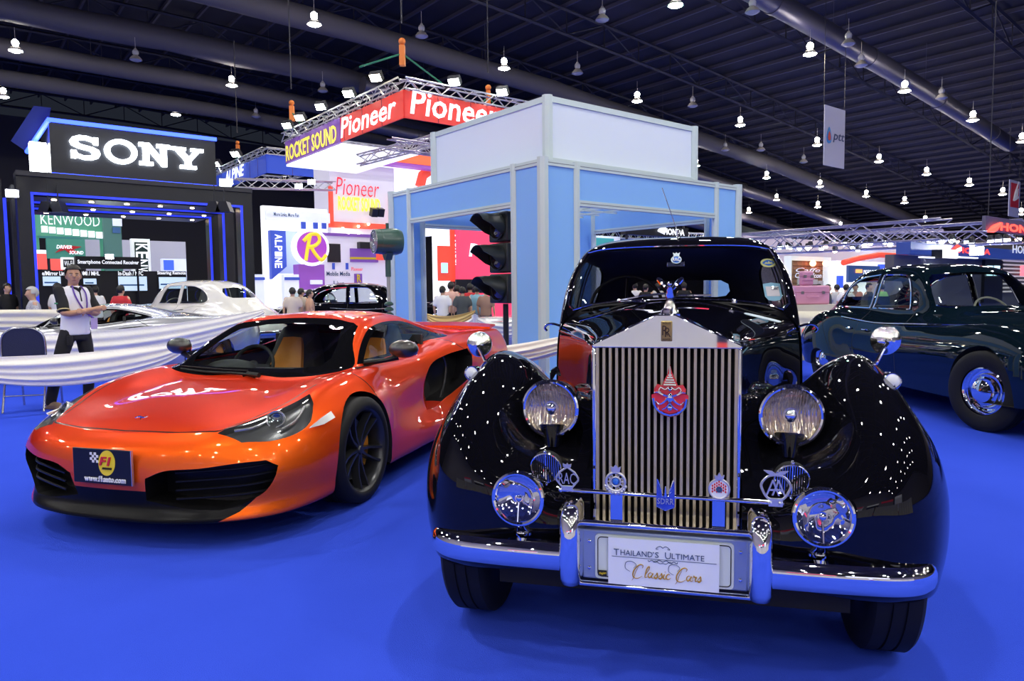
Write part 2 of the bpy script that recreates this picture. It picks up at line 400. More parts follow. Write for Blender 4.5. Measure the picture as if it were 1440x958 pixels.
def mclaren(paint=ORANGE, loc=None, rot=None, label='metallic orange low supercar with black plate on its nose, left of the black limousine', plate=True):
    # each station: roof/hood centre, top, top edge, belt, crest, side x3, sill, floor
    S = [
     [(0,-.93,.570),(0,-.93,.570),(0,-.93,.570),(0,-.93,.570),(0,-.93,.570),(0,-1.02,.50),(0,-1.045,.38),(0,-1.02,.22),(0,-1.06,.15),(0,-.8,.14)],
     [(0,-.87,.592),(.10,-.88,.59),(.20,-.895,.585),(.25,-.905,.58),(.31,-.915,.572),(.31,-1.0,.50),(.31,-1.025,.38),(.31,-1.0,.22),(.31,-1.04,.15),(.25,-.8,.14)],
     [(0,-.78,.622),(.18,-.79,.620),(.35,-.82,.608),(.45,-.835,.598),(.55,-.85,.588),(.58,-.93,.51),(.60,-.95,.38),(.58,-.93,.22),(.58,-.96,.15),(.5,-.7,.14)],
     [(0,-.64,.655),(.22,-.65,.652),(.42,-.67,.640),(.58,-.68,.630),(.72,-.70,.612),(.80,-.77,.52),(.835,-.80,.38),(.80,-.77,.23),(.80,-.78,.15),(.6,-.6,.14)],
     [(0,-.46,.690),(.24,-.46,.686),(.44,-.47,.676),(.62,-.47,.680),(.78,-.49,.668),(.895,-.56,.545),(.93,-.58,.40),(.90,-.56,.24),(.88,-.56,.15),(.6,-.5,.14)],
     [(0,-.25,.712),(.25,-.25,.710),(.46,-.25,.708),(.64,-.25,.738),(.78,-.25,.735),(.905,-.28,.60),(.945,-.28,.43),(.93,-.28,.25),(.90,-.28,.15),(.6,-.25,.14)],
     [(0,-.05,.728),(.25,-.05,.728),(.47,-.04,.732),(.65,-.02,.772),(.78,0,.772),(.90,0,.64),(.945,0,.46),(.935,0,.25),(.90,0,.15),(.6,0,.14)],
     [(0,.06,.742),(.25,.06,.742),(.50,.07,.752),(.68,.12,.785),(.78,.18,.787),(.89,.22,.67),(.935,.24,.47),(.93,.24,.25),(.90,.24,.15),(.6,.24,.14)],
     [(0,.42,.925),(.25,.41,.920),(.60,.36,.890),(.705,.37,.798),(.79,.42,.785),(.86,.45,.66),(.895,.47,.46),(.92,.47,.25),(.90,.47,.15),(.6,.47,.14)],
     [(0,.83,1.110),(.27,.82,1.103),(.54,.74,1.062),(.69,.74,.812),(.80,.76,.785),(.855,.78,.66),(.87,.80,.46),(.92,.80,.25),(.90,.80,.15),(.6,.8,.14)],
     [(0,1.1,1.143),(.27,1.1,1.135),(.53,1.07,1.087),(.68,1.08,.822),(.81,1.1,.80),(.86,1.1,.68),(.86,1.1,.46),(.93,1.1,.25),(.90,1.1,.15),(.6,1.1,.14)],
     [(0,1.4,1.142),(.27,1.4,1.133),(.53,1.4,1.072),(.665,1.4,.868),(.84,1.4,.835),(.885,1.42,.70),(.86,1.42,.46),(.935,1.42,.26),(.90,1.4,.15),(.6,1.4,.14)],
     [(0,1.7,1.10),(.27,1.7,1.09),(.54,1.7,1.015),(.65,1.72,.925),(.85,1.75,.885),(.935,1.76,.72),(.93,1.76,.50),(.95,1.76,.27),(.90,1.76,.15),(.6,1.76,.14)],
     [(0,2.05,1.02),(.27,2.05,1.01),(.52,2.05,.965),(.66,2.05,.935),(.85,2.05,.912),(.95,2.05,.76),(.955,2.05,.52),(.95,2.05,.28),(.90,2.05,.15),(.6,2.05,.14)],
     [(0,2.4,.96),(.27,2.4,.955),(.50,2.4,.935),(.66,2.4,.932),(.84,2.4,.915),(.945,2.4,.78),(.955,2.4,.55),(.94,2.4,.30),(.90,2.4,.17),(.6,2.4,.16)],
     [(0,2.8,.93),(.27,2.8,.93),(.50,2.8,.925),(.66,2.8,.922),(.82,2.8,.90),(.92,2.8,.76),(.94,2.8,.55),(.93,2.8,.32),(.88,2.8,.20),(.6,2.8,.18)],
     [(0,3.2,.915),(.27,3.2,.915),(.50,3.2,.912),(.66,3.19,.905),(.77,3.18,.885),(.86,3.18,.75),(.88,3.18,.55),(.86,3.18,.36),(.80,3.18,.25),(.5,3.1,.22)],
     [(0,3.38,.90),(.2,3.38,.90),(.40,3.37,.897),(.52,3.36,.89),(.60,3.35,.875),(.66,3.40,.75),(.68,3.42,.55),(.66,3.38,.38),(.6,3.3,.28),(.3,3.2,.25)],
     [(0,3.42,.885),(0,3.42,.885),(0,3.42,.885),(0,3.42,.885),(0,3.42,.88),(0,3.46,.75),(0,3.48,.55),(0,3.44,.38),(0,3.36,.28),(0,3.2,.25)],
    ]
    G = surf(S, 7, 6)
    for r_ in G:
        for p in r_: p.x = max(0, p.x)
    bm = MB().grid(G).bm()
    bmesh.ops.remove_doubles(bm, verts=bm.verts[:], dist=1e-5)
    bmesh.ops.recalc_face_normals(bm, faces=bm.faces[:])
    root = thing('sports_car', label, 'car', MC_LOC if loc is None else loc, MC_ROT if rot is None else rot)
    P = {}
    # --- windows
    ws = s2([(-.01,.70),(0,.747),(.30,.750),(.52,.765),(.66,.788)], 6, False)+s2([(.685,.80),(.635,.885),(.575,.97),(.520,1.055)], 6, False)+s2([(.47,1.075),(.25,1.10),(-.01,1.108)], 5, False)
    f = cut(bm, ws, 'Y', lambda c: 0 < c.y < 1.0 and c.z > .70)
    wsb = extract(bm, f)
    P['windscreen'] = wsb
    sg = s2([(.36,.815),(.52,.93),(.74,1.03),(.93,1.062),(1.15,1.070),(1.38,1.055),(1.62,.995),(1.80,.945),(1.86,.925)], 5, False)+s2([(1.80,.915),(1.50,.885),(1.15,.838),(.80,.822),(.50,.812)], 5, False)
    f = cut(bm, sg, 'X', lambda c: c.x > .45 and c.z > .78)
    P['side'] = extract(bm, f)
    # --- wheel arches
    wells = []
    for (cy, rr) in ((0., .362), (2.67, .375)):
        poly = arc_pts(cy, .325, rr, 0, PI, 26)+[(cy-rr, .0), (cy+rr, .0)]
        f = cut(bm, poly, 'X', lambda c: c.x > .58 and c.z < .8)
        wl = extract(bm, f); bnd = [e for e in wl.edges if e.is_boundary]
        old = wl.faces[:]
        g = bmesh.ops.extrude_edge_only(wl, edges=[e for e in bnd if all(v.co.x > .62 and v.co.z > .16 for v in e.verts)])
        bmesh.ops.delete(wl, geom=old, context='FACES')
        for x in g['geom']:
            if isinstance(x, bmesh.types.BMVert): x.co.x -= .30
        wells.append(wl)
    # --- headlights, intakes, side scoops, shut lines
    hl = s2([(.560,-.835),(.60,-.80)], 2, False)+MCH
    f = cut(bm, MCH, 'Z', lambda c: c.z > .45 and c.y < 0)
    P['headlight'] = extract(bm, f)
    f = cut(bm, MCI, 'Y', lambda c: c.y < -.5 and c.z < .55)
    P['intake'] = extract(bm, f)
    sc_ = s2([(1.00,.46),(1.06,.62),(1.20,.73),(1.45,.780),(1.86,.805)], 5, False)+s2([(1.90,.74),(1.87,.62),(1.80,.54)], 5, False)+s2([(1.55,.455),(1.25,.395),(1.05,.40)], 4, False)
    f = cut(bm, sc_, 'X', lambda c: c.x > .6 and .3 < c.z < .9)
    P['scoop'] = extract(bm, f)
    lip = [(-.01,.30),(.20,.30),(.34,.30),(.50,.26),(.66,.245),(.74,.25),(.68,.19),(.60,.15),(.97,.150),(.97,.05),(-.01,.05)]
    f = cut(bm, lip, 'Y', lambda c: c.y < -.45)
    for x in f: x.material_index = 1
    for f in bm.faces:
        if f.calc_center_median().z < .152: f.material_index = 1
    seams = [('Z', strip(s2(MCSEAM, 6, False), .010), lambda c: c.z > .5 and c.y < .1),
             
             ('X', strip([(.12,.785),(.16,.72),(.20,.62),(.22,.50)], .009), lambda c: c.x > .7),
             ('X', strip([(1.62,.90),(1.72,.84),(1.80,.80)], .009), lambda c: c.x > .7)]
    for ax, poly, fl in seams:
        for x in cut(bm, poly, ax, fl): x.material_index = 1
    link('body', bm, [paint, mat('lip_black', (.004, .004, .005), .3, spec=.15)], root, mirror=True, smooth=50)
    for wl in wells:
        w2 = mirrored(wl); link('wheel_arch', wl, BLACK_MATT, root, norm=False); link('wheel_arch', w2, BLACK_MATT, root, norm=False)
    # windscreen: black printed border, clear middle
    fr = cut(wsb, [(-.01,.795),(.30,.797),(.50,.815),(.535,.86),(.50,.94),(.425,1.03),(.25,1.062),(-.01,1.072)], 'Y')
    inner = set(fr)
    for x in wsb.faces: x.material_index = 0 if x in inner else 1
    link('windscreen', wsb, [GLASS, GLOSSBLK], root, mirror=True)
    sd = P['side']
    fr = cut(sd, s2([(.47,.840),(.62,.93),(.80,1.01),(.95,1.038),(1.15,1.048),(1.36,1.035),(1.58,.982),(1.72,.945)], 4, False)+[(1.48,.905),(1.15,.862),(.80,.842),(.62,.84)], 'X')
    inner = set(fr)
    for x in sd.faces: x.material_index = 0 if x in inner else 1
    ms = mirrored(sd)
    link('side_window', sd, [GLASS, GLOSSBLK], root); link('side_window', ms, [GLASS, GLOSSBLK], root)
    # headlight: glossy clear cover over a dark bowl with a round projector
    for sgn in (1, -1):
        h = P['headlight'].copy() if sgn == 1 else mirrored(P['headlight'])
        bowl = h.copy(); sink(bowl, dist=.035)
        hb = link('headlight', bowl, mat('lamp_bowl', (.10, .105, .11), .28, .5), root)
        link('lamp_cover', offset(h, -.002), GLASS_CL, hb)
        c = Vector((.725*sgn, -.615, .612))
        M = Matrix.Translation(c) @ Matrix.Rotation(sgn*R(22), 4, 'Z') @ Matrix.Rotation(R(-28), 4, 'X')
        m = MB().lathe([(.001, .012), (.022, .006), (.030, .0), (.038, -.004), (.044, -.02), (.048, -.022), (.048, .02)], 28, axis='Y', M=M)
        link('projector_lens', m.bm(), mat('projector', (.25, .3, .3), .05, .9), hb)
        m = MB().lathe([(.040, -.018), (.047, -.024), (.052, -.016), (.050, .02)], 28, axis='Y', M=M)
        link('projector_ring', m.bm(), SILVER, hb)
        # running light wing inside the lamp
        m = MB().tube(crv([(.60*sgn,-.80,.585), (.66*sgn,-.73,.59), (.68*sgn,-.66,.605), (.67*sgn,-.58,.63)], 5), .008, 6); m.tube(crv([(.79*sgn,-.66,.575), (.81*sgn,-.58,.60), (.80*sgn,-.50,.63), (.775*sgn,-.42,.66)], 5), .008, 6)
        link('light_strip', m.bm(), SILVER, hb)
    # front intakes: deep black with slats
    for sgn in (1, -1):
        h = P['intake'].copy() if sgn == 1 else mirrored(P['intake'])
        sink(h, vec=(-.02*sgn, .17, 0))
        it = link('front_intake', h, BLACK_PL, root)
        for k in range(4):
            z = .265+.045*k
            m = MB(); path = crv([(.36*sgn, -.955, z-.012), (.55*sgn, -.90, z), (.70*sgn, -.84, z+.01), (.82*sgn, -.70, z+.018)], 5)
            m.tube(path, .007, 6)
            link('intake_slat', m.bm(), BLACK_PL, it)
        h = P['scoop'].copy() if sgn == 1 else mirrored(P['scoop'])
        sink(h, vec=(0, 0, 0))
        for v in h.verts: v.co.x -= sgn*.15*max(0, min(1, (v.co.y-1.05)/.36)) if len([e for e in v.link_edges if e.is_boundary]) == 0 else 0
        for q in h.faces: q.material_index = 1 if q.calc_center_median().y > 1.36 else 0
        si = link('side_intake', h, [paint, BLACK_PL], root)
        m = MB().tube(crv([(.80*sgn, 1.56, .79), (.82*sgn, 1.60, .68), (.82*sgn, 1.56, .55), (.82*sgn, 1.44, .40)], 5), .012, 8)
        link('intake_vane', m.bm(), CARBON, si)
        # side marker
        m = MB().grid([[(.905*sgn, -.585+.0, .573), (.915*sgn, -.585, .583)], [(.925*sgn, -.48, .573), (.905*sgn, -.48, .605)], [(.931*sgn, -.37, .590), (.905*sgn, -.37, .625)]])
        bm_ = m.bm(); 
        link('side_marker', solid(bm_, .01), mat('marker_lens', (.8, .8, .78), .15, coat=1.), root)
        # mirror on its stalk
        mm = MB().sphere((0, 0, 0), 1, 20, 14, sc=(.105, .075, .062))
        b_ = mm.bm(); fl = [v for v in b_.verts if v.co.y > .03]
        for v in fl: v.co.y = .03
        mo = link('door_mirror', b_, CARBON, root); mo.location = (MCM[0]*sgn, MCM[1], MCM[2]); mo.rotation_euler = (0, 0, R(8)*sgn)
        m = MB().prism([(-.085, -.045), (.085, -.045), (.095, 0), (.07, .045), (-.07, .045), (-.095, 0)], .031, .034)
        link('mirror_glass', m.bm(), CHROME, mo)
        xs = MCM
        m = MB().tube([( (xs[0]-.04)*sgn-xs[0]*sgn, 0, -.055), ((-.12)*sgn, -.03, -.075), ((-.22)*sgn, -.09, -.085), (-.25*sgn, -.11, -.085)], [.022, .016, .02, .02], 8)
        link('mirror_stalk', m.bm(), BLACK_PL, mo)
        for cy, st in ((0., 0), (2.67, 0)):
            rr = .327 if cy == 0 else .335
            sports_wheel(root, (.815 if cy == 0 else .80)*sgn, cy, sgn, r=rr, rim=.250, w=.235)
    # wipers, cowl
    m = MB().box((-.62, .0, .69), (.62, .09, .71)); link('cowl_panel', m.bm(), BLACK_PL, root)
    m = MB(); m.tube(crv([(.10, .06, .752), (.0, .085, .765), (-.30, .10, .770), (-.55, .14, .782)], 5), .009, 8); m.tube([(.14, .05, .765), (.03, .08, .768)], .016, 8)
    m.tube(crv([(.02, .10, .785), (-.25, .12, .79), (-.56, .155, .80)], 4), .005, 6)
    link('wiper', m.bm(), BLACK_PL, root)
    # plate and lettering on the nose
    y0 = -1.062
    if plate:
        pl = link('number_plate', MB().box((-.185, y0, .335), (.185, y0+.012, .515)).bm(), mat('plate_black', (.006, .006, .007), .35), root, bevel=.003)
        link('plate_edge', MB().box((.185, y0-.001, .335), (.189, y0+.012, .515)).bm(), SILVER, pl)
        m = MB().lathe([(.001, -.002), (1, -.002), (1, .001)], 32, axis='Y', M=T(.035, y0, .445, ry=R(12)) @ Matrix.Diagonal((.052, 1, .066, 1)))
        link('emblem', m.bm(), YELLOW, pl)
        text_mesh('lettering', 'F1', .075, RED, pl, T(.028, y0-.004, .455), shear=.25, bold=.002, width=.075, height=.045)
        text_mesh('lettering', 'AUTOSPORT', .02, mat('dark_print', (.05, .04, .01), .5), pl, T(.038, y0-.004, .418), bold=.0004, width=.06, height=.011)
        text_mesh('lettering', 'www.f1auto.com', .04, WHITE, pl, T(.02, y0-.003, .362), bold=.0006, width=.26, height=.030)
        m = MB()
        for i in range(4):
            for j in range(4):
                if (i+j) % 2 == 0: m.cbox((-.062+.013*i, y0-.003, .49-.013*j), (.013, .003, .013))
        link('chequered_flag', m.bm(), WHITE, pl)
    # nose badge
    m = MB().tube(crv([(-.035, 0, 0), (-.01, 0, .012), (.02, 0, .006), (.04, 0, .018)], 4), [.001]+[.005]*10+[.002]*2, 6); m.tube([(.0, 0, .004), (.02, 0, -.014)], .003, 5)
    o = link('nose_badge', m.bm(), CHROME, root); o.location = (0, -.80, .628); o.rotation_euler = (R(-60), 0, 0)
    # interior
    cab = MB().grid([[(-.62, y, z) for y, z in ()]]) if 0 else MB()
    cab.box((-.66, .30, .16), (.66, 1.75, .22)); cab.box((-.68, 1.42, .2), (.68, 1.46, .95)); cab.box((-.08, .5, .2), (.08, 1.4, .50))
    cab.grid([[(-.66, .12, .70), (-.3, .12, .71), (.3, .12, .71), (.66, .12, .70)], [(-.66, .30, .765), (-.3, .30, .765), (.3, .30, .765), (.66, .30, .765)], [(-.64, .50, .77), (-.3, .50, .76), (.3, .50, .77), (.64, .50, .77)], [(-.62, .60, .68), (-.3, .62, .66), (.3, .62, .66), (.62, .60, .68)], [(-.6, .6, .4), (-.3, .6, .4), (.3, .6, .4), (.6, .6, .4)]])
    for sx in (-1, 1): cab.box((sx*.70-.02, .3, .2), (sx*.70+.02, 1.75, .80))
    link('cabin_tub', cab.bm(), CABIN, root)
    m = MB().sphere((-.36, .42, .765), 1, 16, 8, sc=(.19, .13, .06)); link('instrument_hood', m.bm(), CABIN, root)
    for sx in (-1, 1):
        back = MB().grid(surf([[(-.23,1.12,.42),(-.20,1.06,.44),(0,1.10,.44),(.20,1.06,.44),(.23,1.12,.42)], [(-.25,1.22,.62),(-.20,1.14,.62),(0,1.18,.62),(.20,1.14,.62),(.25,1.22,.62)], [(-.20,1.30,.80),(-.15,1.24,.80),(0,1.26,.80),(.15,1.24,.80),(.20,1.30,.80)], [(-.13,1.34,.96),(-.10,1.30,.97),(0,1.30,.975),(.10,1.30,.97),(.13,1.34,.96)], [(-.10,1.40,.97),(-.08,1.40,.98),(0,1.40,.98),(.08,1.40,.98),(.10,1.40,.97)]], 4, 4))
        b_ = back.bm()
        for v in b_.verts: v.co.x += .37*sx
        st = link('seat', solid(b_, -.05), CABIN, root)
        pad = MB().grid(surf([[(-.17,1.03,.48),(0,1.06,.48),(.17,1.03,.48)], [(-.16,1.11,.64),(0,1.145,.64),(.16,1.11,.64)], [(-.12,1.20,.80),(0,1.225,.80),(.12,1.20,.80)], [(-.085,1.265,.93),(0,1.275,.935),(.085,1.265,.93)]], 4, 4)).bm()
        for v in pad.verts: v.co.x += .37*sx; v.co.y -= .062
        link('seat_pad', solid(pad, .03), TAN, st)
        link('seat_cushion', MB().cbox((.37*sx, .85, .36), (.44, .5, .12)).bm(), TAN, st, bevel=.03)
    m = MB(); M = T(-.36, .66, .745, rx=R(-22)); m.tube([(.175*math.cos(t), 0, .165*math.sin(t)) for t in [2*PI*k/28 for k in range(28)]], .014, 8, closed=True, M=M)
    m.cbox((0, 0, 0), (.30, .02, .04), M=M); m.sphere((0, 0, 0), .05, M=M, sc=(1, .4, 1))
    link('steering_wheel', m.bm(), CABIN, root)
    # rear spoiler lip
    m = MB().grid(surf([[(0,3.05,.935),(.4,3.05,.935),(.74,3.02,.925)], [(0,3.25,.965),(.4,3.24,.965),(.74,3.2,.945)]], 3, 4)).bm()
    link('rear_spoiler', solid(m, .02), paint, root, mirror=True)
    return root
# ------------------------------------------------------------------ black vintage limousine
def ring(m, r, t, y, n=40, M=None, mi=0):
    """chrome ring of radius r, tube t, facing -Y"""
    m.tube([(r*math.cos(2*PI*k/n), y, r*math.sin(2*PI*k/n)) for k in range(n)], t, 8, closed=True, M=M, mi=mi)
def wavy(name, col, rough, axis_scale, strength):
    m = mat(name, col, rough, 1.); nt = m.node_tree; b = nt.nodes['Principled BSDF']
    tc = nt.nodes.new('ShaderNodeTexCoord'); mp = nt.nodes.new('ShaderNodeMapping'); mp.inputs['Scale'].default_value = axis_scale
    n = nt.nodes.new('ShaderNodeTexNoise'); n.inputs['Scale'].default_value = 1; n.inputs['Detail'].default_value = 1.5
    bp = nt.nodes.new('ShaderNodeBump'); bp.inputs['Strength'].default_value = strength; bp.inputs['Distance'].default_value = .02
    nt.links.new(tc.outputs['Object'], mp.inputs[0]); nt.links.new(mp.outputs[0], n.inputs['Vector']); nt.links.new(n.outputs['Fac'], bp.inputs['Height']); nt.links.new(bp.outputs[0], b.inputs['Normal'])
    return m
def round_lamp(parent, name, c, r, depth, bowlmat, case, tilt=0, yaw=0, bulb=.25, case_len=.2, foot=True, rib=False):
    M = T(*c, rz=yaw, rx=tilt)
    root = MB().lathe([(r*.97, .01), (r*1.0, .02), (r*.98, .05), (r*.86, case_len*.55), (r*.5, case_len*.92), (.002, case_len)], 36, axis='Y', M=M)
    root = link(name, root.bm(), case, parent)
    m = MB(); ring(m, r*.985, .0085, .004, M=M); m.lathe([(r*.93, -.002), (r*.97, .0), (r*1.0, .014), (r*.985, .03)], 44, axis='Y', M=M)
    link('lamp_rim', m.bm(), CHROME, root)
    m = MB().lathe([(r*.95*math.sin(t), .004+depth*math.cos(t)) for t in [PI/2*k/10 for k in range(11)]][::-1] if 0 else [(max(.001, r*.95*k/10), .006+depth*(1-(k/10)**2)) for k in range(11)], 40, axis='Y', M=M)
    link('reflector', m.bm(), bowlmat, root)
    m = MB().sphere((0, 0, 0), 1, 18, 12, sc=(r*bulb, r*bulb*.9, r*bulb), M=M @ Matrix.Translation((0, depth*.35, 0)))
    m.tube([(0, .004, -r*.92), (0, depth*.3, -r*bulb)], .004, 6, M=M)
    link('bulb_shield', m.bm(), CHROME, root)
    m = MB().lathe([(max(.0005, r*.945*math.sin(t)), .001-.012*math.cos(t)) for t in [R(90)*k/8 for k in range(9)]], 40, axis='Y', M=M)
    link('lens', m.bm(), GLASS_CL, root)
    return root
def rolls():
    root = thing('limousine', 'black vintage limousine facing the camera with tall upright slatted radiator', 'car', RR_LOC, RR_ROT)
    # --- wings
    W = [
     [(.24,-.30,.36),(.36,-.30,.36),(.50,-.30,.35),(.62,-.30,.34),(.71,-.30,.335),(.78,-.27,.33),(.83,-.20,.32),(.85,-.08,.31),(.86,.02,.30)],
     [(.24,-.38,.345),(.36,-.395,.33),(.50,-.41,.32),(.62,-.41,.31),(.71,-.39,.305),(.80,-.34,.30),(.865,-.24,.29),(.895,-.12,.28),(.905,0,.27)],
     [(.24,-.41,.42),(.36,-.44,.40),(.50,-.46,.39),(.62,-.47,.38),(.71,-.455,.375),(.80,-.395,.37),(.875,-.27,.36),(.918,-.14,.35),(.925,.0,.33)],
     [(.245,-.42,.52),(.37,-.45,.51),(.50,-.47,.51),(.62,-.49,.51),(.71,-.485,.51),(.80,-.43,.50),(.88,-.30,.49),(.93,-.15,.48),(.942,.02,.45)],
     [(.25,-.36,.64),(.37,-.39,.64),(.50,-.44,.65),(.62,-.48,.665),(.71,-.475,.67),(.80,-.41,.66),(.88,-.28,.64),(.935,-.10,.61),(.952,.06,.56)],
     [(.25,-.20,.74),(.37,-.20,.75),(.49,-.24,.77),(.61,-.38,.82),(.70,-.405,.835),(.785,-.33,.82),(.86,-.20,.78),(.92,-.03,.72),(.948,.12,.65)],
     [(.255,-.08,.80),(.37,-.06,.81),(.48,-.08,.845),(.60,-.23,.93),(.69,-.275,.945),(.765,-.20,.925),(.835,-.08,.86),(.895,.06,.78),(.94,.18,.70)],
     [(.27,.06,.83),(.38,.08,.85),(.48,.06,.89),(.595,-.05,.985),(.68,-.10,1.015),(.75,-.05,.985),(.815,.04,.91),(.88,.14,.82),(.93,.28,.70)],
     [(.30,.20,.845),(.39,.21,.86),(.49,.20,.90),(.60,.10,1.01),(.69,.08,1.045),(.765,.12,1.00),(.825,.18,.92),(.885,.26,.81),(.93,.40,.64)],
     [(.34,.35,.84),(.42,.37,.85),(.51,.4,.87),(.62,.38,.975),(.70,.36,1.01),(.775,.38,.965),(.835,.42,.88),(.89,.48,.78),(.92,.60,.52)],
     [(.42,.75,.76),(.48,.77,.77),(.55,.8,.79),(.64,.80,.86),(.71,.80,.885),(.78,.82,.85),(.84,.85,.76),(.89,.88,.64),(.91,.92,.42)],
     [(.52,1.25,.62),(.56,1.26,.62),(.62,1.28,.63),(.68,1.3,.655),(.74,1.3,.66),(.79,1.3,.62),(.84,1.3,.56),(.88,1.3,.46),(.89,1.3,.34)],
     [(.56,1.75,.42),(.60,1.75,.43),(.65,1.76,.44),(.70,1.78,.45),(.76,1.78,.45),(.80,1.78,.42),(.84,1.78,.38),(.87,1.78,.33),(.88,1.78,.28)],
    ]
    for s in (1, -1):
        b = MB().grid(surf([[(x*s, y, z) for x, y, z in r_] for r_ in W], 6, 6)).bm()
        wg = link('front_wing', b, BLACK_PAINT, root, smooth=70)
        # side lamp on the crest
        c = (.757*s, -.09, .972)
        m = MB().sphere((0, .03, -.01), 1, 18, 12, sc=(.033, .06, .036), M=T(*c))
        lp = link('side_lamp', m.bm(), BLACK_PAINT, wg)
        m = MB(); ring(m, .026, .003, -.022, 28, M=T(*c, rx=R(-6))); link('lamp_rim', m.bm(), CHROME, lp) if 0 else m.build('side_lamp_rim', CHROME, wg)
        m = MB().sphere((0, -.018, 0), 1, 18, 12, sc=(.025, .012, .025), M=T(*c, rx=R(-6)))
        m.build('side_lamp_lens', mat('frosted_lens', (.75, .78, .82), .25, coat=1.), wg)
        # round chrome mirror
        mc = (-.800, .15, 1.068) if s < 0 else (.797, .15, 1.096)
        M = T(*mc, rz=R(22 if s < 0 else 4))
        m = MB().lathe([(.001, -.034), (.018, -.032), (.036, -.024), (.050, -.010), (.055, .004), (.053, .010), (.001, .010)], 36, axis='Y', M=M)
        mi = m.build('wing_mirror', CHROME, root)
        m = MB().tube([(mc[0], mc[1]-.035, mc[2]-.005), (mc[0]-.02*s, mc[1]-.05, mc[2]-.03), (mc[0]-.045*s, mc[1]-.05, mc[2]-.085)], .007, 8)
        m.sphere((mc[0], mc[1]-.036, mc[2]), .013)
        m.build('mirror_stalk', CHROME, mi)
    # --- lamps
    HB = wavy('headlamp_reflector', (.88, .76, .58), .20, (160, 25, 22), .35)
    FB = wavy('foglamp_reflector', (.85, .86, .9), .03, (12, 12, 12), .35)
    for s in (1, -1):
        round_lamp(root, 'headlamp', (.413*s, -.26, .867), .101, .055, HB, BLACK_PAINT, yaw=R(2*s), bulb=.26, case_len=.30)
        m = MB().tube([(.413*s, -.235, .968), (.413*s, -.20, .992), (.413*s, -.14, .995), (.413*s, -.05, .965)], [.004, .012, .014, .004], 8); m.build('headlamp_crest', BLACK_PAINT, root)
        m = MB().tube([(.413*s, -.22, .80), (.41*s, -.24, .72)], [.05, .035], 14); m.build('headlamp_stand', BLACK_PAINT, root)
        fz = .604
        fl = round_lamp(root, 'fog_lamp', (.475*s, -.52, fz), .086, .05, FB, CHROME, tilt=R(-3), yaw=R(4*s), bulb=.17, case_len=.10)
        m = MB().tube([(.475*s, -.49, fz-.085), (.475*s, -.48, fz-.105), (.47*s, -.46, fz-.13)], [.014, .018, .03], 12); m.lathe([(.034, -.004), (.034, .004), (.001, .008)], 20, M=T(.47*s, -.465, fz-.13)); m.build('lamp_foot', CHROME, fl)
        # horn grille: ring, vertical bars, black behind
        M = T(.392*s, -.452, .697, rz=R(2*s), rx=R(8))
        g = MB().lathe([(.001, .004), (.050, .004), (.052, .03)], 30, axis='Y', M=M).build('horn_grille', BLACK_MATT, root)
        m = MB(); ring(m, .051, .0035, 0, 36, M=M); m.build('grille_ring', CHROME, g)
        m = MB()
        for k in range(-6, 7):
            x = k*.0072; h = math.sqrt(max(0, .050**2-x*x)); m.tube([(x, -.002, -h), (x, -.002, h)], .0016 if k else .0035, 6, M=M)
        m.sphere((0, -.003, .060), .007, M=M); m.sphere((0, -.003, -.058), .006, M=M); m.build('grille_bars', CHROME, g)
    # --- bonnet
    Bn = [
     [(0,-.32,1.198),(.032,-.32,1.197),(.13,-.32,1.155),(.225,-.32,1.108),(.237,-.32,1.085),(.24,-.32,.95),(.24,-.32,.6)],
     [(0,0,1.207),(.04,0,1.206),(.15,0,1.168),(.265,0,1.112),(.282,0,1.085),(.287,0,.95),(.287,0,.6)],
     [(0,.35,1.214),(.05,.35,1.212),(.19,.35,1.180),(.345,.35,1.116),(.368,.35,1.085),(.375,.35,.95),(.375,.35,.6)],
     [(0,.75,1.222),(.07,.75,1.220),(.26,.75,1.192),(.465,.75,1.122),(.492,.75,1.082),(.50,.75,.95),(.50,.75,.6)],
     [(0,1.12,1.236),(.10,1.12,1.234),(.33,1.14,1.205),(.585,1.17,1.125),(.622,1.18,1.08),(.640,1.18,.95),(.645,1.18,.6)],
    ]
    b = MB().grid(surf(Bn, 6, 5)).bm(); bn = link('bonnet', b, BLACK_PAINT, root, mirror=True, smooth=60)
    m = MB().tube(crv([(0,-.30,1.202),(0,0,1.211),(0,.35,1.218),(0,.75,1.226),(0,1.1,1.238)], 3), .005, 6); m.build('centre_hinge', CHROME, bn)
    for s in (1, -1):
        m = MB().tube([(.245*s,-.30,1.075),(.29*s,0,1.075),(.375*s,.35,1.075),(.50*s,.75,1.072),(.63*s,1.15,1.07)], .005, 6); m.build('side_hinge', BLACK_PAINT, bn)
    # licence paper lying on the bonnet
    M = T(.40, .62, 1.163, rz=R(-12), ry=R(14))
    MB().prism(s2([(-.07,-.06),(0,-.075),(.07,-.06),(.07,.05),(0,.06),(-.07,.05)], 3), 0, .002, axis='Z', M=M).build('paper_disc', mat('disc_paper', (.45, .55, .65), .4), bn)
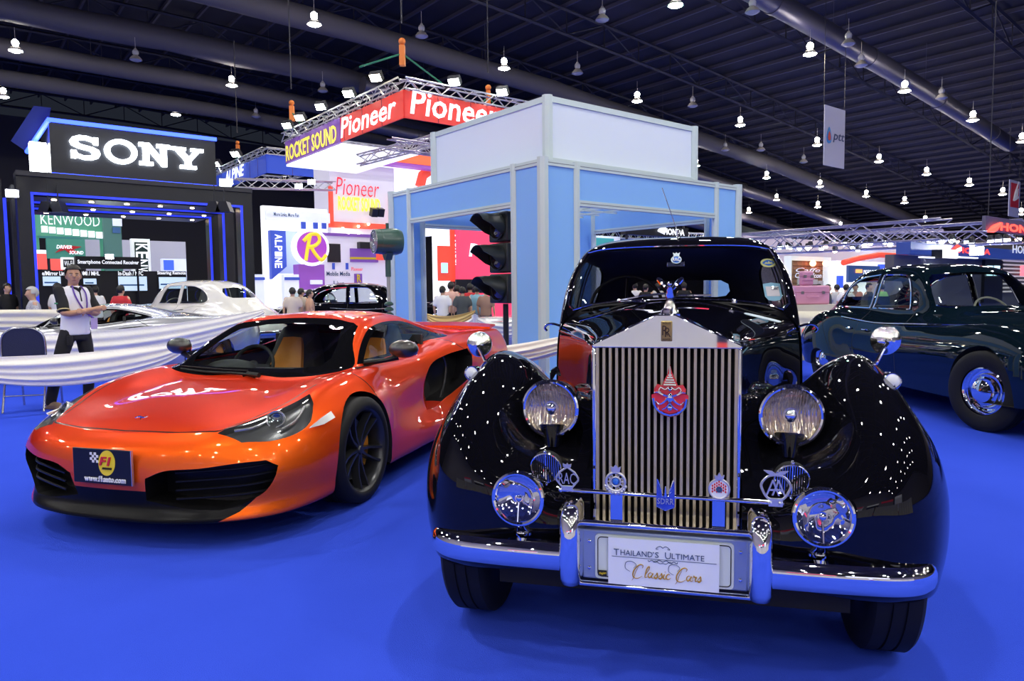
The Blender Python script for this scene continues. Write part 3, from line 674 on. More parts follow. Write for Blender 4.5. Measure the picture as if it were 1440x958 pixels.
    # --- cabin
    Cb = [
     [(0,1.12,1.236),(.25,1.125,1.228),(.45,1.15,1.205),(.56,1.20,1.165),(.615,1.23,1.12),(.648,1.24,1.06),(.665,1.24,.8),(.665,1.24,.4)],
     [(0,1.17,1.300),(.25,1.175,1.297),(.46,1.20,1.285),(.572,1.24,1.262),(.622,1.28,1.22),(.655,1.29,1.09),(.672,1.30,.8),(.672,1.30,.4)],
     [(0,1.26,1.42),(.25,1.265,1.418),(.455,1.29,1.41),(.560,1.33,1.395),(.607,1.38,1.36),(.660,1.38,1.12),(.680,1.38,.8),(.680,1.38,.4)],
     [(0,1.37,1.545),(.24,1.375,1.543),(.43,1.40,1.535),(.525,1.45,1.51),(.580,1.51,1.45),(.665,1.5,1.13),(.688,1.5,.8),(.688,1.5,.4)],
     [(0,1.50,1.592),(.24,1.51,1.589),(.42,1.54,1.575),(.51,1.59,1.545),(.578,1.64,1.47),(.670,1.65,1.14),(.694,1.65,.8),(.694,1.65,.4)],
     [(0,1.9,1.618),(.24,1.9,1.613),(.42,1.9,1.596),(.515,1.9,1.558),(.592,1.9,1.475),(.690,1.9,1.14),(.71,1.9,.8),(.71,1.9,.4)],
     [(0,2.5,1.615),(.24,2.5,1.610),(.42,2.5,1.592),(.515,2.5,1.555),(.595,2.5,1.475),(.695,2.5,1.14),(.71,2.5,.8),(.71,2.5,.4)],
     [(0,2.95,1.56),(.24,2.95,1.555),(.41,2.94,1.535),(.50,2.92,1.50),(.575,2.9,1.43),(.675,2.9,1.12),(.70,2.9,.8),(.70,2.9,.4)],
     [(0,3.28,1.40),(.24,3.27,1.395),(.40,3.24,1.38),(.48,3.2,1.35),(.54,3.18,1.28),(.62,3.2,1.08),(.66,3.2,.8),(.66,3.2,.4)],
     [(0,3.42,1.20),(.22,3.41,1.195),(.38,3.40,1.18),(.46,3.38,1.15),(.52,3.36,1.10),(.58,3.4,.98),(.62,3.42,.8),(.62,3.42,.4)],
     [(0,3.75,1.05),(.22,3.75,1.045),(.36,3.74,1.03),(.44,3.73,1.0),(.49,3.72,.96),(.54,3.73,.88),(.57,3.74,.75),(.57,3.74,.4)],
     [(0,4.1,.72),(.2,4.1,.71),(.33,4.08,.70),(.4,4.06,.69),(.45,4.05,.67),(.48,4.05,.62),(.5,4.05,.55),(.5,4.05,.4)],
     [(0,4.12,.42),(.2,4.12,.42),(.33,4.1,.42),(.4,4.08,.42),(.45,4.07,.42),(.48,4.07,.42),(.5,4.07,.42),(.5,4.07,.4)],
    ]
    b = MB().grid(surf(Cb, 6, 5)).bm()
    bmesh.ops.remove_doubles(b, verts=b.verts[:], dist=1e-5); bmesh.ops.recalc_face_normals(b, faces=b.faces[:])
    wsl = s2([(.28,1.235),(.46,1.212),(.553,1.185)], 4, False)+s2([(.590,1.215),(.575,1.34),(.537,1.46)], 4, False)+s2([(.505,1.512),(.42,1.528),(.22,1.537)], 4, False)
    f = cut(b, [(-.01,1.243)]+wsl+[(-.01,1.539)], 'Y', lambda c: c.y < 1.56); wsb = extract(b, f)
    f = cut(b, [(-.01,1.225),(.30,1.225),(.37,1.235),(.405,1.28),(.39,1.34),(.33,1.373),(-.01,1.378)], 'Y', lambda c: c.y > 3.0); rw = extract(b, f)
    sws = []
    for poly in (s2([(1.60,1.16),(1.62,1.40),(1.72,1.47),(2.14,1.475)], 4, False)+[(2.16,1.46),(2.16,1.15)], [(2.24,1.15),(2.24,1.475)]+s2([(2.65,1.465),(2.86,1.40),(2.92,1.30),(2.90,1.15)], 4, False)):
        f = cut(b, poly, 'X', lambda c: c.x > .45); sws.append(extract(b, f))
    lin = offset(b.copy(), -.018); link('headliner', lin, CABIN, root, mirror=True, norm=False)
    link('cabin', b, BLACK_PAINT, root, mirror=True, smooth=50)
    link('windscreen', offset(wsb, -.004), glassmat('ws_glass', (1, 1, 1), .9), root, mirror=True)
    link('rear_window', rw, GLASS_CL, root, mirror=True)
    for sw in sws:
        o2 = mirrored(sw); link('side_window', sw, GLASS_DK, root); link('side_window', o2, GLASS_DK, root)
    def onws(x, z):   # y of the windscreen plane
        return 1.12+(z-1.236)*.80+.9*max(0, abs(x)-.2)**2
    op = [(0,1.243)]+wsl+[(0,1.539)]
    path = [(x, onws(x, z)-.012, z) for x, z in op]; path = path+[(-x, y, z) for x, y, z in path[-2:0:-1]]
    MB().tube(path, .0065, 8, closed=True).build('windscreen_frame', CHROME, root)
    # chrome waist handles
    for s in (1, -1):
        MB().tube(crv([(.655*s,1.30,1.09),(.69*s,1.295,1.10),(.73*s,1.30,1.095),(.745*s,1.31,1.075),(.735*s,1.32,1.06)], 4), .007, 8).build('door_hinge', CHROME, root)
    # interior
    m = MB().box((-.62,1.3,.3), (.62,3.2,.34)); m.box((-.60,1.26,.95), (.60,1.36,1.17)); m.box((-.6,3.1,.35), (.6,3.16,1.05)); m.cbox((-.3,2.25,.75), (.5,.12,.66)); m.cbox((.3,2.25,.75), (.5,.12,.66)); m.cbox((0,2.9,.80), (1.1,.12,.54))
    m.build('cabin_interior', CABIN, root)
    m = MB(); M = T(-.30,1.62,1.20,rx=R(-35)); m.tube([(.215*math.cos(2*PI*k/32), 0, .215*math.sin(2*PI*k/32)) for k in range(32)], .011, 8, closed=True, M=M)
    m.tube([(-.2,0,0),(.2,0,0)], .008, M=M); m.tube([(0,0,-.2),(0,0,.2)], .008, M=M); m.sphere((0,0,0), .035, M=M); m.build('steering_wheel', BLACK_PL, root)
    m = MB().cbox((.0,1.40,1.437), (.10,.012,.03)); m.build('rear_view_mirror', CHROME, root, bevel=.004)
    # wipers
    for s, x0, x1 in ((1,-.30,-.03),(1,.02,.19)):
        m = MB().tube([(x0 if x0 < 0 else x1, 1.13, 1.236 if x0 < 0 else 1.262), ((x0+x1)/2, 1.12, 1.262), (x1 if x0 < 0 else x0, 1.125, 1.275 if x0 < 0 else 1.262)], .006, 6)
        m.build('wiper', CHROME, root)
    for x in (-.16, .30):
        m = MB().lathe([(.016,0),(.016,.012),(.006,.022),(.001,.024)], 14, M=T(x,1.03,1.222)); m.build('washer_jet', CHROME, root)
    MB().tube([(-.26,.99,1.222),(-.21,.985,1.232),(-.15,.99,1.226),(-.12,1.0,1.22)], [.004,.008,.008,.004], 8).build('vent_catch', CHROME, root)
    # windscreen stickers (flat transfers on the glass)
    M = T(.005,1.29,1.458,rx=R(-38))
    st = MB().lathe([(.001,0),(.026,0),(.026,.003),(.001,.003)], 28, axis='Y', M=M).build('club_badge', mat('badge_blue', (.03,.15,.6), .3), root)
    m = MB(); ring(m, .026, .003, -.001, 28, M=M); m.box((-.016,-.002,.027),(.016,.002,.036), M=M); m.prism([(-.016,.036),(-.02,.052),(-.008,.044),(0,.054),(.008,.044),(.02,.052),(.016,.036)], -.002, .002, M=M); m.build('badge_ring', mat('badge_silver', (.6,.7,.75), .35), st)
    text_mesh('lettering', 'RAC', .03, WHITE, st, M @ T(0,-.003,0), bold=.0004, width=.040, height=.024)
    M = T(.50,1.40,1.435,rx=R(-36),rz=R(8))
    st = MB().prism(s2([(-.042,0),(-.03,.022),(0,.030),(.03,.022),(.042,0),(.03,-.022),(0,-.030),(-.03,-.022)], 3), -.001, .001, M=M).build('oval_sticker', mat('sticker_yellow', (.62,.62,.25), .4), root)
    MB().prism(s2([(-.032,0),(0,.02),(.032,0),(0,-.021)], 5), -.002, -.0012, M=M).build('sticker_field', mat('badge_blue', (.03,.15,.6)), st)
    MB().prism([(-.024,-.008),(-.012,.006),(-.004,-.002),(.002,.012),(.010,0),(.018,.006),(.024,-.008)], -.003, -.0022, M=M).build('sticker_emblem', mat('sticker_yellow', (.62,.62,.25)), st)
    M = T(.515,1.30,1.275,rx=R(-38),rz=R(8))
    st = MB().prism([(-.045,.055),(0,.064),(.045,.055),(.045,-.03),(.03,-.055),(0,-.062),(-.03,-.055),(-.045,-.03)], -.001, .001, M=M).build('tax_sticker', mat('sticker_blue', (.22,.45,.62), .4), root)
    MB().box((-.034,-.0022,-.030),(.034,-.0012,.036), M=M).build('sticker_panel', mat('sticker_pale', (.62,.6,.66), .4), st)
    text_mesh('lettering', '2557', .02, mat('print_grey', (.05,.08,.10), .5), st, M @ T(.014,-.003,.020), width=.038, height=.015)
    # antenna
    m = MB().tube([(.013,1.50,1.59),(.010,1.50,1.64)], [.012,.007], 10); m.tube([(.010,1.50,1.62),(-.082,1.50,1.885)], .0022, 6); m.build('aerial', CHROME, root)
    # --- radiator shell
    SLATM = mat('slat_nickel', (.54, .46, .31), .30, .6)
    rad = thing('radiator', None, None); rad.parent = root
    y0, y1 = -.36, -.24
    outer = [(-.246,.475),(-.246,1.112),(-.032,1.213),(.032,1.213),(.246,1.112),(.246,.475)]
    m = MB()
    for (p, q) in zip(outer[:-1], outer[1:]): m.add([(p[0],y0,p[1]),(q[0],y0,q[1]),(q[0],y1,q[1]),(p[0],y1,p[1])], [(0,1,2,3)])
    m.prism([(-.246,1.100),(-.246,1.112),(-.032,1.213),(.032,1.213),(.246,1.112),(.246,1.100)], y0-.004, y0+.02)
    for s in (-1, 1): m.box((min(s*.232,s*.246),y0-.004,.475),(max(s*.232,s*.246),y0+.02,1.101))
    m.box((-.246,y0-.004,.468),(.246,y0+.02,.482))
    m.build('radiator_shell', CHROME, rad, bevel=.004)
    MB().box((-.23,-.30,.48),(.23,-.28,1.10)).build('radiator_core', BLACK_MATT, rad)
    for k in range(22):
        x = -.2275+.02167*k
        MB().prism([(x-.0052,y0+.012),(x-.0045,y0),(x+.0045,y0),(x+.0052,y0+.012),(x+.004,y0+.035),(x-.004,y0+.035)], .482, 1.100, axis='Z').build('radiator_slat', SLATM, rad)
    # gold badge
    M = T(.004,y0-.008,1.158)
    bd = MB().box((-.0185,-.004,-.034),(.0185,.004,.034), M=M).build('radiator_badge', mat('badge_gold', (.42,.30,.12), .35, .8), rad, bevel=.003)
    text_mesh('lettering', 'R', .05, mat('dark_enamel', (.04,.02,.01), .4), bd, M @ T(-.0045,-.006,.003), width=.019, height=.032, bold=-.0002)
    text_mesh('lettering', 'R', .05, mat('dark_enamel', (.04,.02,.01), .4), bd, M @ T(.0045,-.0075,-.003), width=.019, height=.032, bold=-.0002)
    for dz, tx in ((.027,'ROLLS'),(-.027,'ROYCE')): text_mesh('lettering', tx, .01, mat('dark_enamel', (.04,.02,.01)), bd, M @ T(0,-.006,dz), width=.024, height=.006)
    # mascot: forward-leaning winged figure on a round stepped base
    mx, my, mz = .012, -.30, 1.207
    m = MB().lathe([(.036,0),(.036,.006),(.030,.010),(.028,.020),(.020,.026),(.018,.036),(.012,.042),(.010,.050)], 24, M=T(mx,my,mz))
    ms = m.build('mascot', CHROME, root)
    m = MB().tube(crv([(mx,my+.008,mz+.045),(mx,my-.002,mz+.065),(mx,my-.012,mz+.085),(mx,my-.024,mz+.100)], 4), [.012,.011,.012,.013,.014,.013,.012,.011,.011,.010,.008,.007,.006], 12)
    m.sphere((mx,my-.030,mz+.108), .0085)
    m.build('mascot_figure', CHROME, ms)
    for s in (1, -1):
        pts = crv([(mx+.008*s,my-.012,mz+.090),(mx+.022*s,my+.002,mz+.106),(mx+.036*s,my+.016,mz+.122),(mx+.044*s,my+.024,mz+.126)], 4)
        m = MB().tube(pts, [.006]*4+[.009]*4+[.008]*3+[.005,.003], 8); m.build('mascot_wing', CHROME, ms)
    # royal emblem on the slats
    M = T(.016,y0-.015,.955)
    red = [(0,.092),(.008,.062),(.020,.038),(.026,.022),(.042,.026),(.052,.010),(.050,-.006),(.060,-.010)]+s2([(.060,-.018),(.052,-.052),(.030,-.075),(0,-.084)], 4, False)
    red = red+[(-x, z) for x, z in red[-2:0:-1]]
    em = MB().prism(red, -.004, .006, M=M).build('royal_emblem', mat('emblem_red', (.65,.02,.03), .3, coat=1.), rad)
    m = MB(); D = -.007
    m.tube([(0,D,.088),(0,D,.05)], [.0015,.004], 8, M=M)
    for k, (zz, ww) in enumerate(((.058,.006),(.050,.009),(.042,.013),(.034,.017),(.026,.020))): m.cbox((0,D,zz), (ww*2,.006,.0045), M=M)
    for s in (1, -1):
        m.tube(crv([(.004*s,D,.018),(.016*s,D,.010),(.030*s,D,.016),(.036*s,D,.006),(.028*s,D,-.002)], 4), .0028, 6, M=M)
        m.tube(crv([(.004*s,D,-.014),(.022*s,D,-.008),(.040*s,D,.000),(.052*s,D,-.002)], 4), [.005]*6+[.004]*4+[.002]*3, 6, M=M)
        m.tube(crv([(.004*s,D,-.016),(.018*s,D,-.032),(.034*s,D,-.040),(.046*s,D,-.030)], 4), [.005]*6+[.004]*4+[.002]*3, 6, M=M)
        m.tube(crv([(0,D,-.035),(.014*s,D,-.052),(.026*s,D,-.058)], 4), .003, 6, M=M)
        m.tube(crv([(.054*s,D,-.020),(.048*s,D,-.048),(.028*s,D,-.068),(0,D,-.077)], 5), .0055, 6, M=M)
    m.sphere((0,D,.010), .007, M=M); m.sphere((0,D,-.018), .011, M=M, sc=(1,.5,1.5)); m.sphere((0,D,-.052), .009, M=M, sc=(1,.5,1.2))
    m.build('emblem_relief', CHROME, em)
    # --- bumper
    prof = [(.0,-.046),(-.022,-.044),(-.036,-.030),(-.042,-.010),(-.042,.012),(-.036,.032),(-.022,.046),(.0,.048)]
    def bumper_part(name, path, tips):
        P = crv(path, 6); rows = []
        for i, p in enumerate(P):
            t = (P[min(i+1, len(P)-1)]-P[max(i-1, 0)]); t.z = 0; t.normalize(); n = Vector((-t.y, t.x, 0))
            k = 1.
            L = sum((P[j+1]-P[j]).length for j in range(i, len(P)-1))
            if L < .055: k = math.sqrt(max(0, 1-((.055-L)/.055)**2))
            rows.append([p+n*(d*k)*(-1 if n.y < 0 else 1)+Vector((0, 0, z*k)) for d, z in prof])
        return MB().grid(rows).build(name, CHROME, root)
    bp = []
    for s in (1, -1): bumper_part('front_bumper', [(.325*s,-.52,.424),(.44*s,-.52,.424),(.58*s,-.505,.420),(.70*s,-.475,.414),(.765*s,-.43,.410),(.80*s,-.36,.405)], True)
    for s in (1, -1):
        x = .2925*s
        rows = []
        for (zz, yf, w_) in ((.610,-.50,.010),(.606,-.535,.024),(.590,-.570,.032),(.560,-.592,.034),(.50,-.602,.034),(.42,-.604,.034),(.37,-.598,.034),(.345,-.58,.030),(.334,-.55,.020),(.332,-.51,.008)):
            rows.append([(x+w_*math.cos(a), max(-.46, 0) if 0 else yf+(.035)*(1-math.sin(a)) if a else yf+.035, zz) for a in [PI*k/10 for k in range(11)]]+[(x-w_, -.47, zz), (x+w_, -.47, zz)])
        m = MB().grid(rows, closeu=True); b_ = m.bm(); bmesh.ops.holes_fill(b_, edges=[e for e in b_.edges if e.is_boundary])
        link('overrider', b_, CHROME, root, smooth=50)
    # strip between overriders and plate box
    m = MB().tube([(-.262,-.52,.540),(.262,-.52,.540)], .011, 10); m.box((-.262,-.52,.540),(.262,-.40,.549)); m.build('bumper_strip', CHROME, root)
    pb = MB().box((-.262,-.50,.345),(.262,-.44,.512)).build('plate_box', mat('plate_box_grey', (.35,.42,.55), .35, .6), root, bevel=.006)
    MB().tube([(-.268,-.515,.335),(.268,-.515,.335)], .009, 10).build('plate_trim', CHROME, pb)
    def rrect(w_, h_, r_, cx=0, cz=0): 
        o = []
        for (sx, sz, a0) in ((1,1,0),(-1,1,90),(-1,-1,180),(1,-1,270)): o += [(cx+sx*(w_-r_)+r_*math.cos(R(a0+k*22.5)), cz+sz*(h_-r_)+r_*math.sin(R(a0+k*22.5))) for k in range(5)]
        return o
    np_ = MB().prism(rrect(.218,.074,.012,0,.425), -.506, -.500).build('number_plate', mat('plate_white', (.62,.68,.66), .35), pb)
    m = MB(); o_ = rrect(.209,.066,.012,0,.425); m.tube([(x,-.507,z) for x, z in o_], .0016, 5, closed=True); m.build('plate_line', BLACK_PL, np_)
    m = MB()
    for x in (-.238,.238):
        for z in (.382,.472): m.sphere((x,-.502,z), .0065, 12, 8, sc=(1,.5,1))
    m.build('plate_screw', CHROME, pb)
    MB().box((-.208,-.511,.362),(-.180,-.508,.380)).build('plate_decal', mat('decal_black', (.01,.01,.01), .4), np_)
    text_mesh('lettering', 'Meguiars', .01, YELLOW, np_, T(-.192,-.512,.371,ry=R(-8)), width=.022, height=.009)
    sg = MB().box((-.1735,-.520,.342),(.1735,-.516,.496)).build('show_card', mat('card_white', (.72,.76,.85), .5), pb)
    navy = mat('print_navy', (.02,.06,.16), .5); gold = mat('print_gold', (.45,.25,.02), .4)
    M = T(0,-.522,0)
    for tx, xc, w_ in (('T',-.155,.017),('HAILAND',-.091,.102),('’S',-.030,.019),('U',.008,.018),('LTIMATE',.070,.100)):
        text_mesh('lettering', tx, .03, navy, sg, T(xc+.008,-.522,.450), width=w_, height=.021 if tx[0] in 'TU' and len(tx) == 1 else .0175, ext=.0005, bold=-.0001)
    m = MB().box((-.162,-.5215,.4345),(.165,-.5205,.4358)); m.build('ruled_line', navy, sg)
    for s in (1, -1):
        m = MB()
        m.tube([(s*x,-.521,z) for x, z in s2([(0,.473),(.008,.479),(.018,.474),(.022,.469),(.014,.470)], 3, False)], .0009, 5)
        m.tube([(s*x,-.521,z) for x, z in s2([(0,.428),(.012,.433),(.024,.425),(.034,.431),(.044,.426),(.046,.431)], 3, False)], .0011, 5)
        m.tube([(s*x,-.521,z) for x, z in s2([(0,.424),(.010,.422),(.022,.430),(.030,.425)], 3, False)], .0009, 5)
        m.build('scroll_ornament', navy, sg)
    # script 'Classic Cars' drawn as strokes
    def script(pts, cx, cz, k, r0=.0012): return [(cx+x*k, -.5215, cz+z*k) for x, z in s2(pts, 4, False)]
    glyph = {
     'C': ([(-1.2,.2),(-2.1,.8),(-2.0,1.9),(-1.0,2.2),(-.1,1.6),(-.6,.9)], [(1.0,1.0),(1.2,1.5),(.7,1.7),(-.1,1.1),(-.7,.0),(-.6,-.8),(.1,-1.0),(1.0,-.5)], [(.3,1.2),(-.2,.2),(-.5,-.8),(-.9,-1.5)]),
     'l': ([(0,-.4),(.7,.7),(.9,1.4),(.6,1.3),(.1,-.2),(.1,-.7),(.6,-.5)],), 'a': ([(.7,.1),(.3,.3),(-.1,-.2),(.1,-.7),(.5,-.3),(.8,.2),(.5,-.5),(.8,-.7),(1.1,-.4)],),
     's': ([(0,-.5),(.5,.1),(.6,.35),(.7,-.3),(.4,-.75),(.1,-.6),(.5,-.6),(.9,-.4)],), 'i': ([(0,-.4),(.3,.2),(.1,-.5),(.4,-.7),(.7,-.4)], [(.42,.62),(.46,.70)]),
     'c': ([(.8,.1),(.5,.3),(.1,-.1),(.1,-.6),(.5,-.7),(.9,-.4)],), 'r': ([(0,-.4),(.3,.4),(.4,.1),(.7,.15),(.5,-.4),(.6,-.7),(.9,-.4)],)}
    for word, x0, xs in (('Classic', -.082, (0,.025,.038,.054,.068,.082,.092)), ('Cars', .055, (0,.021,.037,.051))):
        for i, ch in enumerate(word):
            for gi, st_ in enumerate(glyph[ch]):
                m = MB(); k = .0172; P_ = script(st_, x0+xs[i], .385, k)
                n_ = len(P_); m.tube(P_, [.0005+(.0017 if (gi == 1 or ch != 'C') else .0005)*math.sin(PI*j/(n_-1)) for j in range(n_)], 5); m.build('script_letter', gold if (gi or ch != 'C') else navy, sg)
    # --- badge bar and badges
    bb = MB().tube([(-.325,-.52,.645),(.350,-.52,.642)], .0075, 12); bb.sphere((-.327,-.52,.645), .010); bb.sphere((.352,-.52,.642), .010)
    for x in (-.148,.170): bb.box((x-.019,-.512,.545),(x+.019,-.506,.65))
    bar = bb.build('badge_bar', CHROME, root)
    VY = -.535
    c = (-.305,VY,.690); M = T(*c)
    m = MB(); hexo = [(-.0,.034),(.024,.018),(.036,.0),(.036,-.008),(.018,-.030),(-.018,-.030),(-.036,-.008),(-.036,.0),(-.024,.018)]
    m.tube([(x,0,z) for x, z in hexo], .0035, 6, closed=True, M=M); m.prism([(-.012,.034),(-.014,.046),(-.005,.042),(0,.048),(.005,.042),(.014,.046),(.012,.034)], -.003, .003, M=M); m.box((-.018,-.004,-.042),(.018,.004,-.028), M=M)
    b1 = m.build('club_badge', CHROME_R, bar)
    text_mesh('lettering', 'RAC', .04, CHROME_R, b1, M @ T(0,-.001,-.003), width=.054, height=.036, bold=-.0003, ext=.002)
    c = (-.148,VY,.685); M = T(*c)
    m = MB(); ring(m, .030, .0045, 0, 32, M=M); ring(m, .015, .003, 0, 24, M=M)
    for k in range(12): a = 2*PI*k/12; m.tube([(.016*math.cos(a),0,.016*math.sin(a)),(.028*math.cos(a),0,.028*math.sin(a))], .0016, 5, M=M)
    m.prism([(-.012,.030),(-.017,.050),(-.008,.046),(0,.056),(.008,.046),(.017,.050),(.012,.030)], -.004, .004, M=M)
    for k in range(9): a = R(200+17.5*k); m.sphere((.033*math.cos(a),0,.033*math.sin(a)-.004), .0058, 8, 6, M=M)
    b2 = m.build('wheel_badge', CHROME_R, bar); MB().sphere((0,0,0), .011, M=M, sc=(1,.5,1)).build('badge_centre', mat('badge_blue',(.03,.15,.6)), b2)
    c = (.008,VY,.645); M = T(*c)
    blue = mat('enamel_blue', (.03,.06,.55), .25, coat=1.)
    b3 = MB().prism([(-.028,-.030),(0,-.042),(.028,-.030),(.028,.002),(-.028,.002)], -.004, .004, M=M).build('winged_badge', blue, bar)
    for s in (1, -1):
        MB().prism([(s*.010,.0),(s*.014,.022),(s*.022,.052),(s*.027,.058),(s*.028,.0)], -.003, .003, M=M).build('badge_wing', blue, b3)
        m = MB()
        for k in range(4): m.tube([(s*.012,-.004,.004+.006*k),(s*.026,-.004,.016+.013*k)], .0009, 5, M=M)
        m.tube([(s*.010,-.004,.0),(s*.014,-.004,.022),(s*.022,-.004,.052),(s*.027,-.004,.058)], .0014, 5, M=M); m.build('feather_lines', CHROME, b3)
    m = MB().tube([(0,-.003,.0),(0,-.003,.035)], [.005,.0015], 8, M=M); m.tube([(-.028,-.005,-.030),(0,-.005,-.042),(.028,-.005,-.030)], .002, 6, M=M); m.build('badge_edge', CHROME, b3)
    text_mesh('lettering', 'SDRR', .02, CHROME_R, b3, M @ T(0,-.0055,-.013), width=.050, height=.018)
    c = (.170,VY,.680); M = T(*c)
    m = MB(); ring(m, .030, .0035, 0, 32, M=M); m.prism([(-.012,.030),(-.015,.044),(-.006,.040),(0,.052),(.006,.040),(.015,.044),(.012,.030)], -.004, .004, M=M)
    b4 = m.build('round_badge', CHROME_R, bar)
    MB().lathe([(.001,0),(.028,0),(.028,.004)], 30, axis='Y', M=M).build('badge_field', mat('card_white',(.7,.7,.7)), b4)
    m = MB()
    for i in range(7):
        for j in range(4):
            x, z = -.020+.0065*i, .018-.009*j+(.0045 if i % 2 else 0)
            if x*x+z*z < .024**2: m.prism([(x-.003,z),(x,z+.0045),(x+.003,z),(x,z-.0045)], -.0015, -.0005, M=M)
    m.build('badge_lozenges', RED, b4); MB().lathe([(.001,-.002),(.0095,-.002),(.0095,0)], 20, axis='Y', M=M @ T(0,0,-.002)).build('badge_centre', mat('print_navy',(.02,.06,.16)), b4)
    c = (.335,VY,.696); M = T(*c)
    m = MB(); m.tube([(x,0,z) for x, z in s2([(-.024,.030),(-.042,.006),(-.038,-.012),(-.022,-.036),(0,-.040),(.022,-.036),(.038,-.012),(.042,.006),(.024,.030),(0,.036)], 3)], .004, 6, closed=True, M=M)
    m.prism([(-.036,.050),(-.012,.048),(0,.040),(.012,.048),(.036,.050),(.024,.040),(.008,.034),(-.008,.034),(-.024,.040)], -.003, .003, M=M); m.box((-.020,-.005,-.060),(.020,.004,-.036), M=M)
    for x in (-.016,.012): m.sphere((x,-.006,-.048), .005, 8, 6, M=M)
    b5 = m.build('motoring_badge', CHROME_R, bar)
    for x in (-.0085,.0085): text_mesh('lettering', 'A', .05, CHROME_R, b5, M @ T(x,-.001 if x < 0 else .0,-.003), width=.040, height=.048, bold=-.0006, ext=.002)
    # --- wheels
    for s in (1, -1):
        for cy in (0, 3.05):
            wh = thing('wheel', None, None); wh.parent = root; M = T(.735*s, cy, .365)
            t = wheel_tyre(.365, .17, .21, 64); o = link('tyre', t.bm(), RUBBER, wh); o.matrix_local = M
            m = MB().lathe([(.21,.06*s),(.205,.04*s),(.15,.035*s),(.14,.06*s),(.06,.085*s),(.001,.09*s)], 32, axis='X'); o = link('hub_cap', m.bm(), CHROME, wh); o.matrix_local = M
    # underbody, rear wings, running boards
    MB().box((-.60,-.30,.22),(.60,3.9,.42)).build('chassis', BLACK_MATT, root)
    RW = [[(.55,2.3,.30),(.68,2.3,.34),(.78,2.3,.34),(.84,2.3,.28)], [(.55,2.6,.62),(.68,2.6,.68),(.82,2.62,.62),(.88,2.65,.34)], [(.55,3.0,.74),(.68,3.0,.84),(.84,3.0,.74),(.90,3.0,.38)], [(.5,3.5,.66),(.64,3.5,.76),(.80,3.5,.66),(.86,3.5,.36)], [(.45,4.0,.42),(.6,4.0,.48),(.72,3.98,.42),(.76,3.95,.32)]]
    for s in (1, -1):
        MB().grid(surf([[(x*s,y,z) for x,y,z in r_] for r_ in RW], 6, 6)).build('rear_wing', BLACK_PAINT, root, smooth=60)
        MB().box((min(s*.62,s*.86),1.75,.27),(max(s*.62,s*.86),2.35,.31)).build('running_board', BLACK_PL, root)
    return root

# ------------------------------------------------------------------ the exhibition hall: floor, roof, ducts, lamps
def emis(name, col, s): return mat(name, (.8*col[0], .8*col[1], .8*col[2]), .5, emit=col, es=s)
CARPET = mat('blue_carpet', (.012, .040, .50), 1., bump=(260, .5), spec=0.)
_n = CARPET.node_tree; _b = _n.nodes['Principled BSDF']; _tc = _n.nodes.new('ShaderNodeTexCoord')
_t1 = _n.nodes.new('ShaderNodeTexNoise'); _t1.inputs['Scale'].default_value = .6; _t1.inputs['Detail'].default_value = 6
_rr = _n.nodes.new('ShaderNodeValToRGB'); _rr.color_ramp.elements[0].position = .35; _rr.color_ramp.elements[1].position = .75
_rr.color_ramp.elements[0].color = (.036, .080, .64, 1); _rr.color_ramp.elements[1].color = (.048, .098, .74, 1)
_n.links.new(_tc.outputs['Object'], _t1.inputs['Vector']); _n.links.new(_t1.outputs['Fac'], _rr.inputs['Fac']); _n.links.new(_rr.outputs['Color'], _b.inputs['Base Color'])
STEEL_DK = mat('dark_steel', (.022, .021, .03), .6)
ROOFM = mat('roof_sheet', (.020, .019, .030), .8, noise=(.5, .25))
DUCTM = mat('duct_fabric', (.085, .08, .09), .7, bump=(3, .6))
DUCT_S = mat('duct_metal', (.12, .115, .15), .45, .7, bump=(2, .4))
ALU = mat('aluminium', (.62, .64, .64), .35, .7)
CREAM = mat('cream_cloth', (.76, .71, .56), .85, sheen=.3, bump=(30, .3))
WHITECLOTH = mat('white_cloth', (.84, .82, .76), .85, sheen=.3, bump=(30, .3))
GOLDCLOTH = mat('gold_cloth', (.70, .50, .18), .75, sheen=.3)
def roofz(a): return 18-10*(max(0, a-10)/100)**1.5
A0, A1, B0, B1 = -32, 112, -62, 72
def hallbox(m, a0, a1, b0, b1, z0, z1, mi=0):
    M = Matrix(((D1.x, D2.x, 0, 0), (D1.y, D2.y, 0, 0), (0, 0, 1, 0), (0, 0, 0, 1))); return m.box((a0, b0, z0), (a1, b1, z1), mi, M)
HM = Matrix(((D1.x, D2.x, 0, 0), (D1.y, D2.y, 0, 0), (0, 0, 1, 0), (0, 0, 0, 1)))
struct(hallbox(MB(), A0, A1, B0, B1, -.2, 0).build('floor', CARPET))
HW = mat('hall_wall', (.46, .42, .44), .8)
for nm, a0, a1, b0, b1, zt in (('wall_far', A1, A1+.3, B0, B1, 8.6), ('wall_left', A0, A1, B1, B1+.3, 16), ('wall_right', A0, A1, B0-.3, B0, 16), ('wall_behind', A0-.3, A0, B0, B1, 18)):
    struct(hallbox(MB(), a0, a1, b0, b1, 0, zt).build(nm, HW if nm != 'wall_left' else mat('hall_wall_dark', (.035, .035, .045), .8)))
rows = []
aa = [A0+(A1-A0)*i/60 for i in range(61)]
m = MB().grid([[hall(a, b, roofz(a)+.0) for b in (B0, B1)] for a in aa]); m.grid([[hall(a, b, roofz(a)+.25) for b in (B0, B1)] for a in aa])
struct(m.build('ceiling', ROOFM, smooth=0))
# purlins: thin dark ribs running across under the roof sheet
PUR = mat('purlin', (.065, .06, .085), .6)
m = MB()
a = A0+1
while a < A1:
    z = roofz(a); m.box((a-.06, B0, z-.25), (a+.06, B1, z-.05), 0, HM); a += 1.9
o = struct(m.build('ceiling_purlins', PUR, smooth=0))
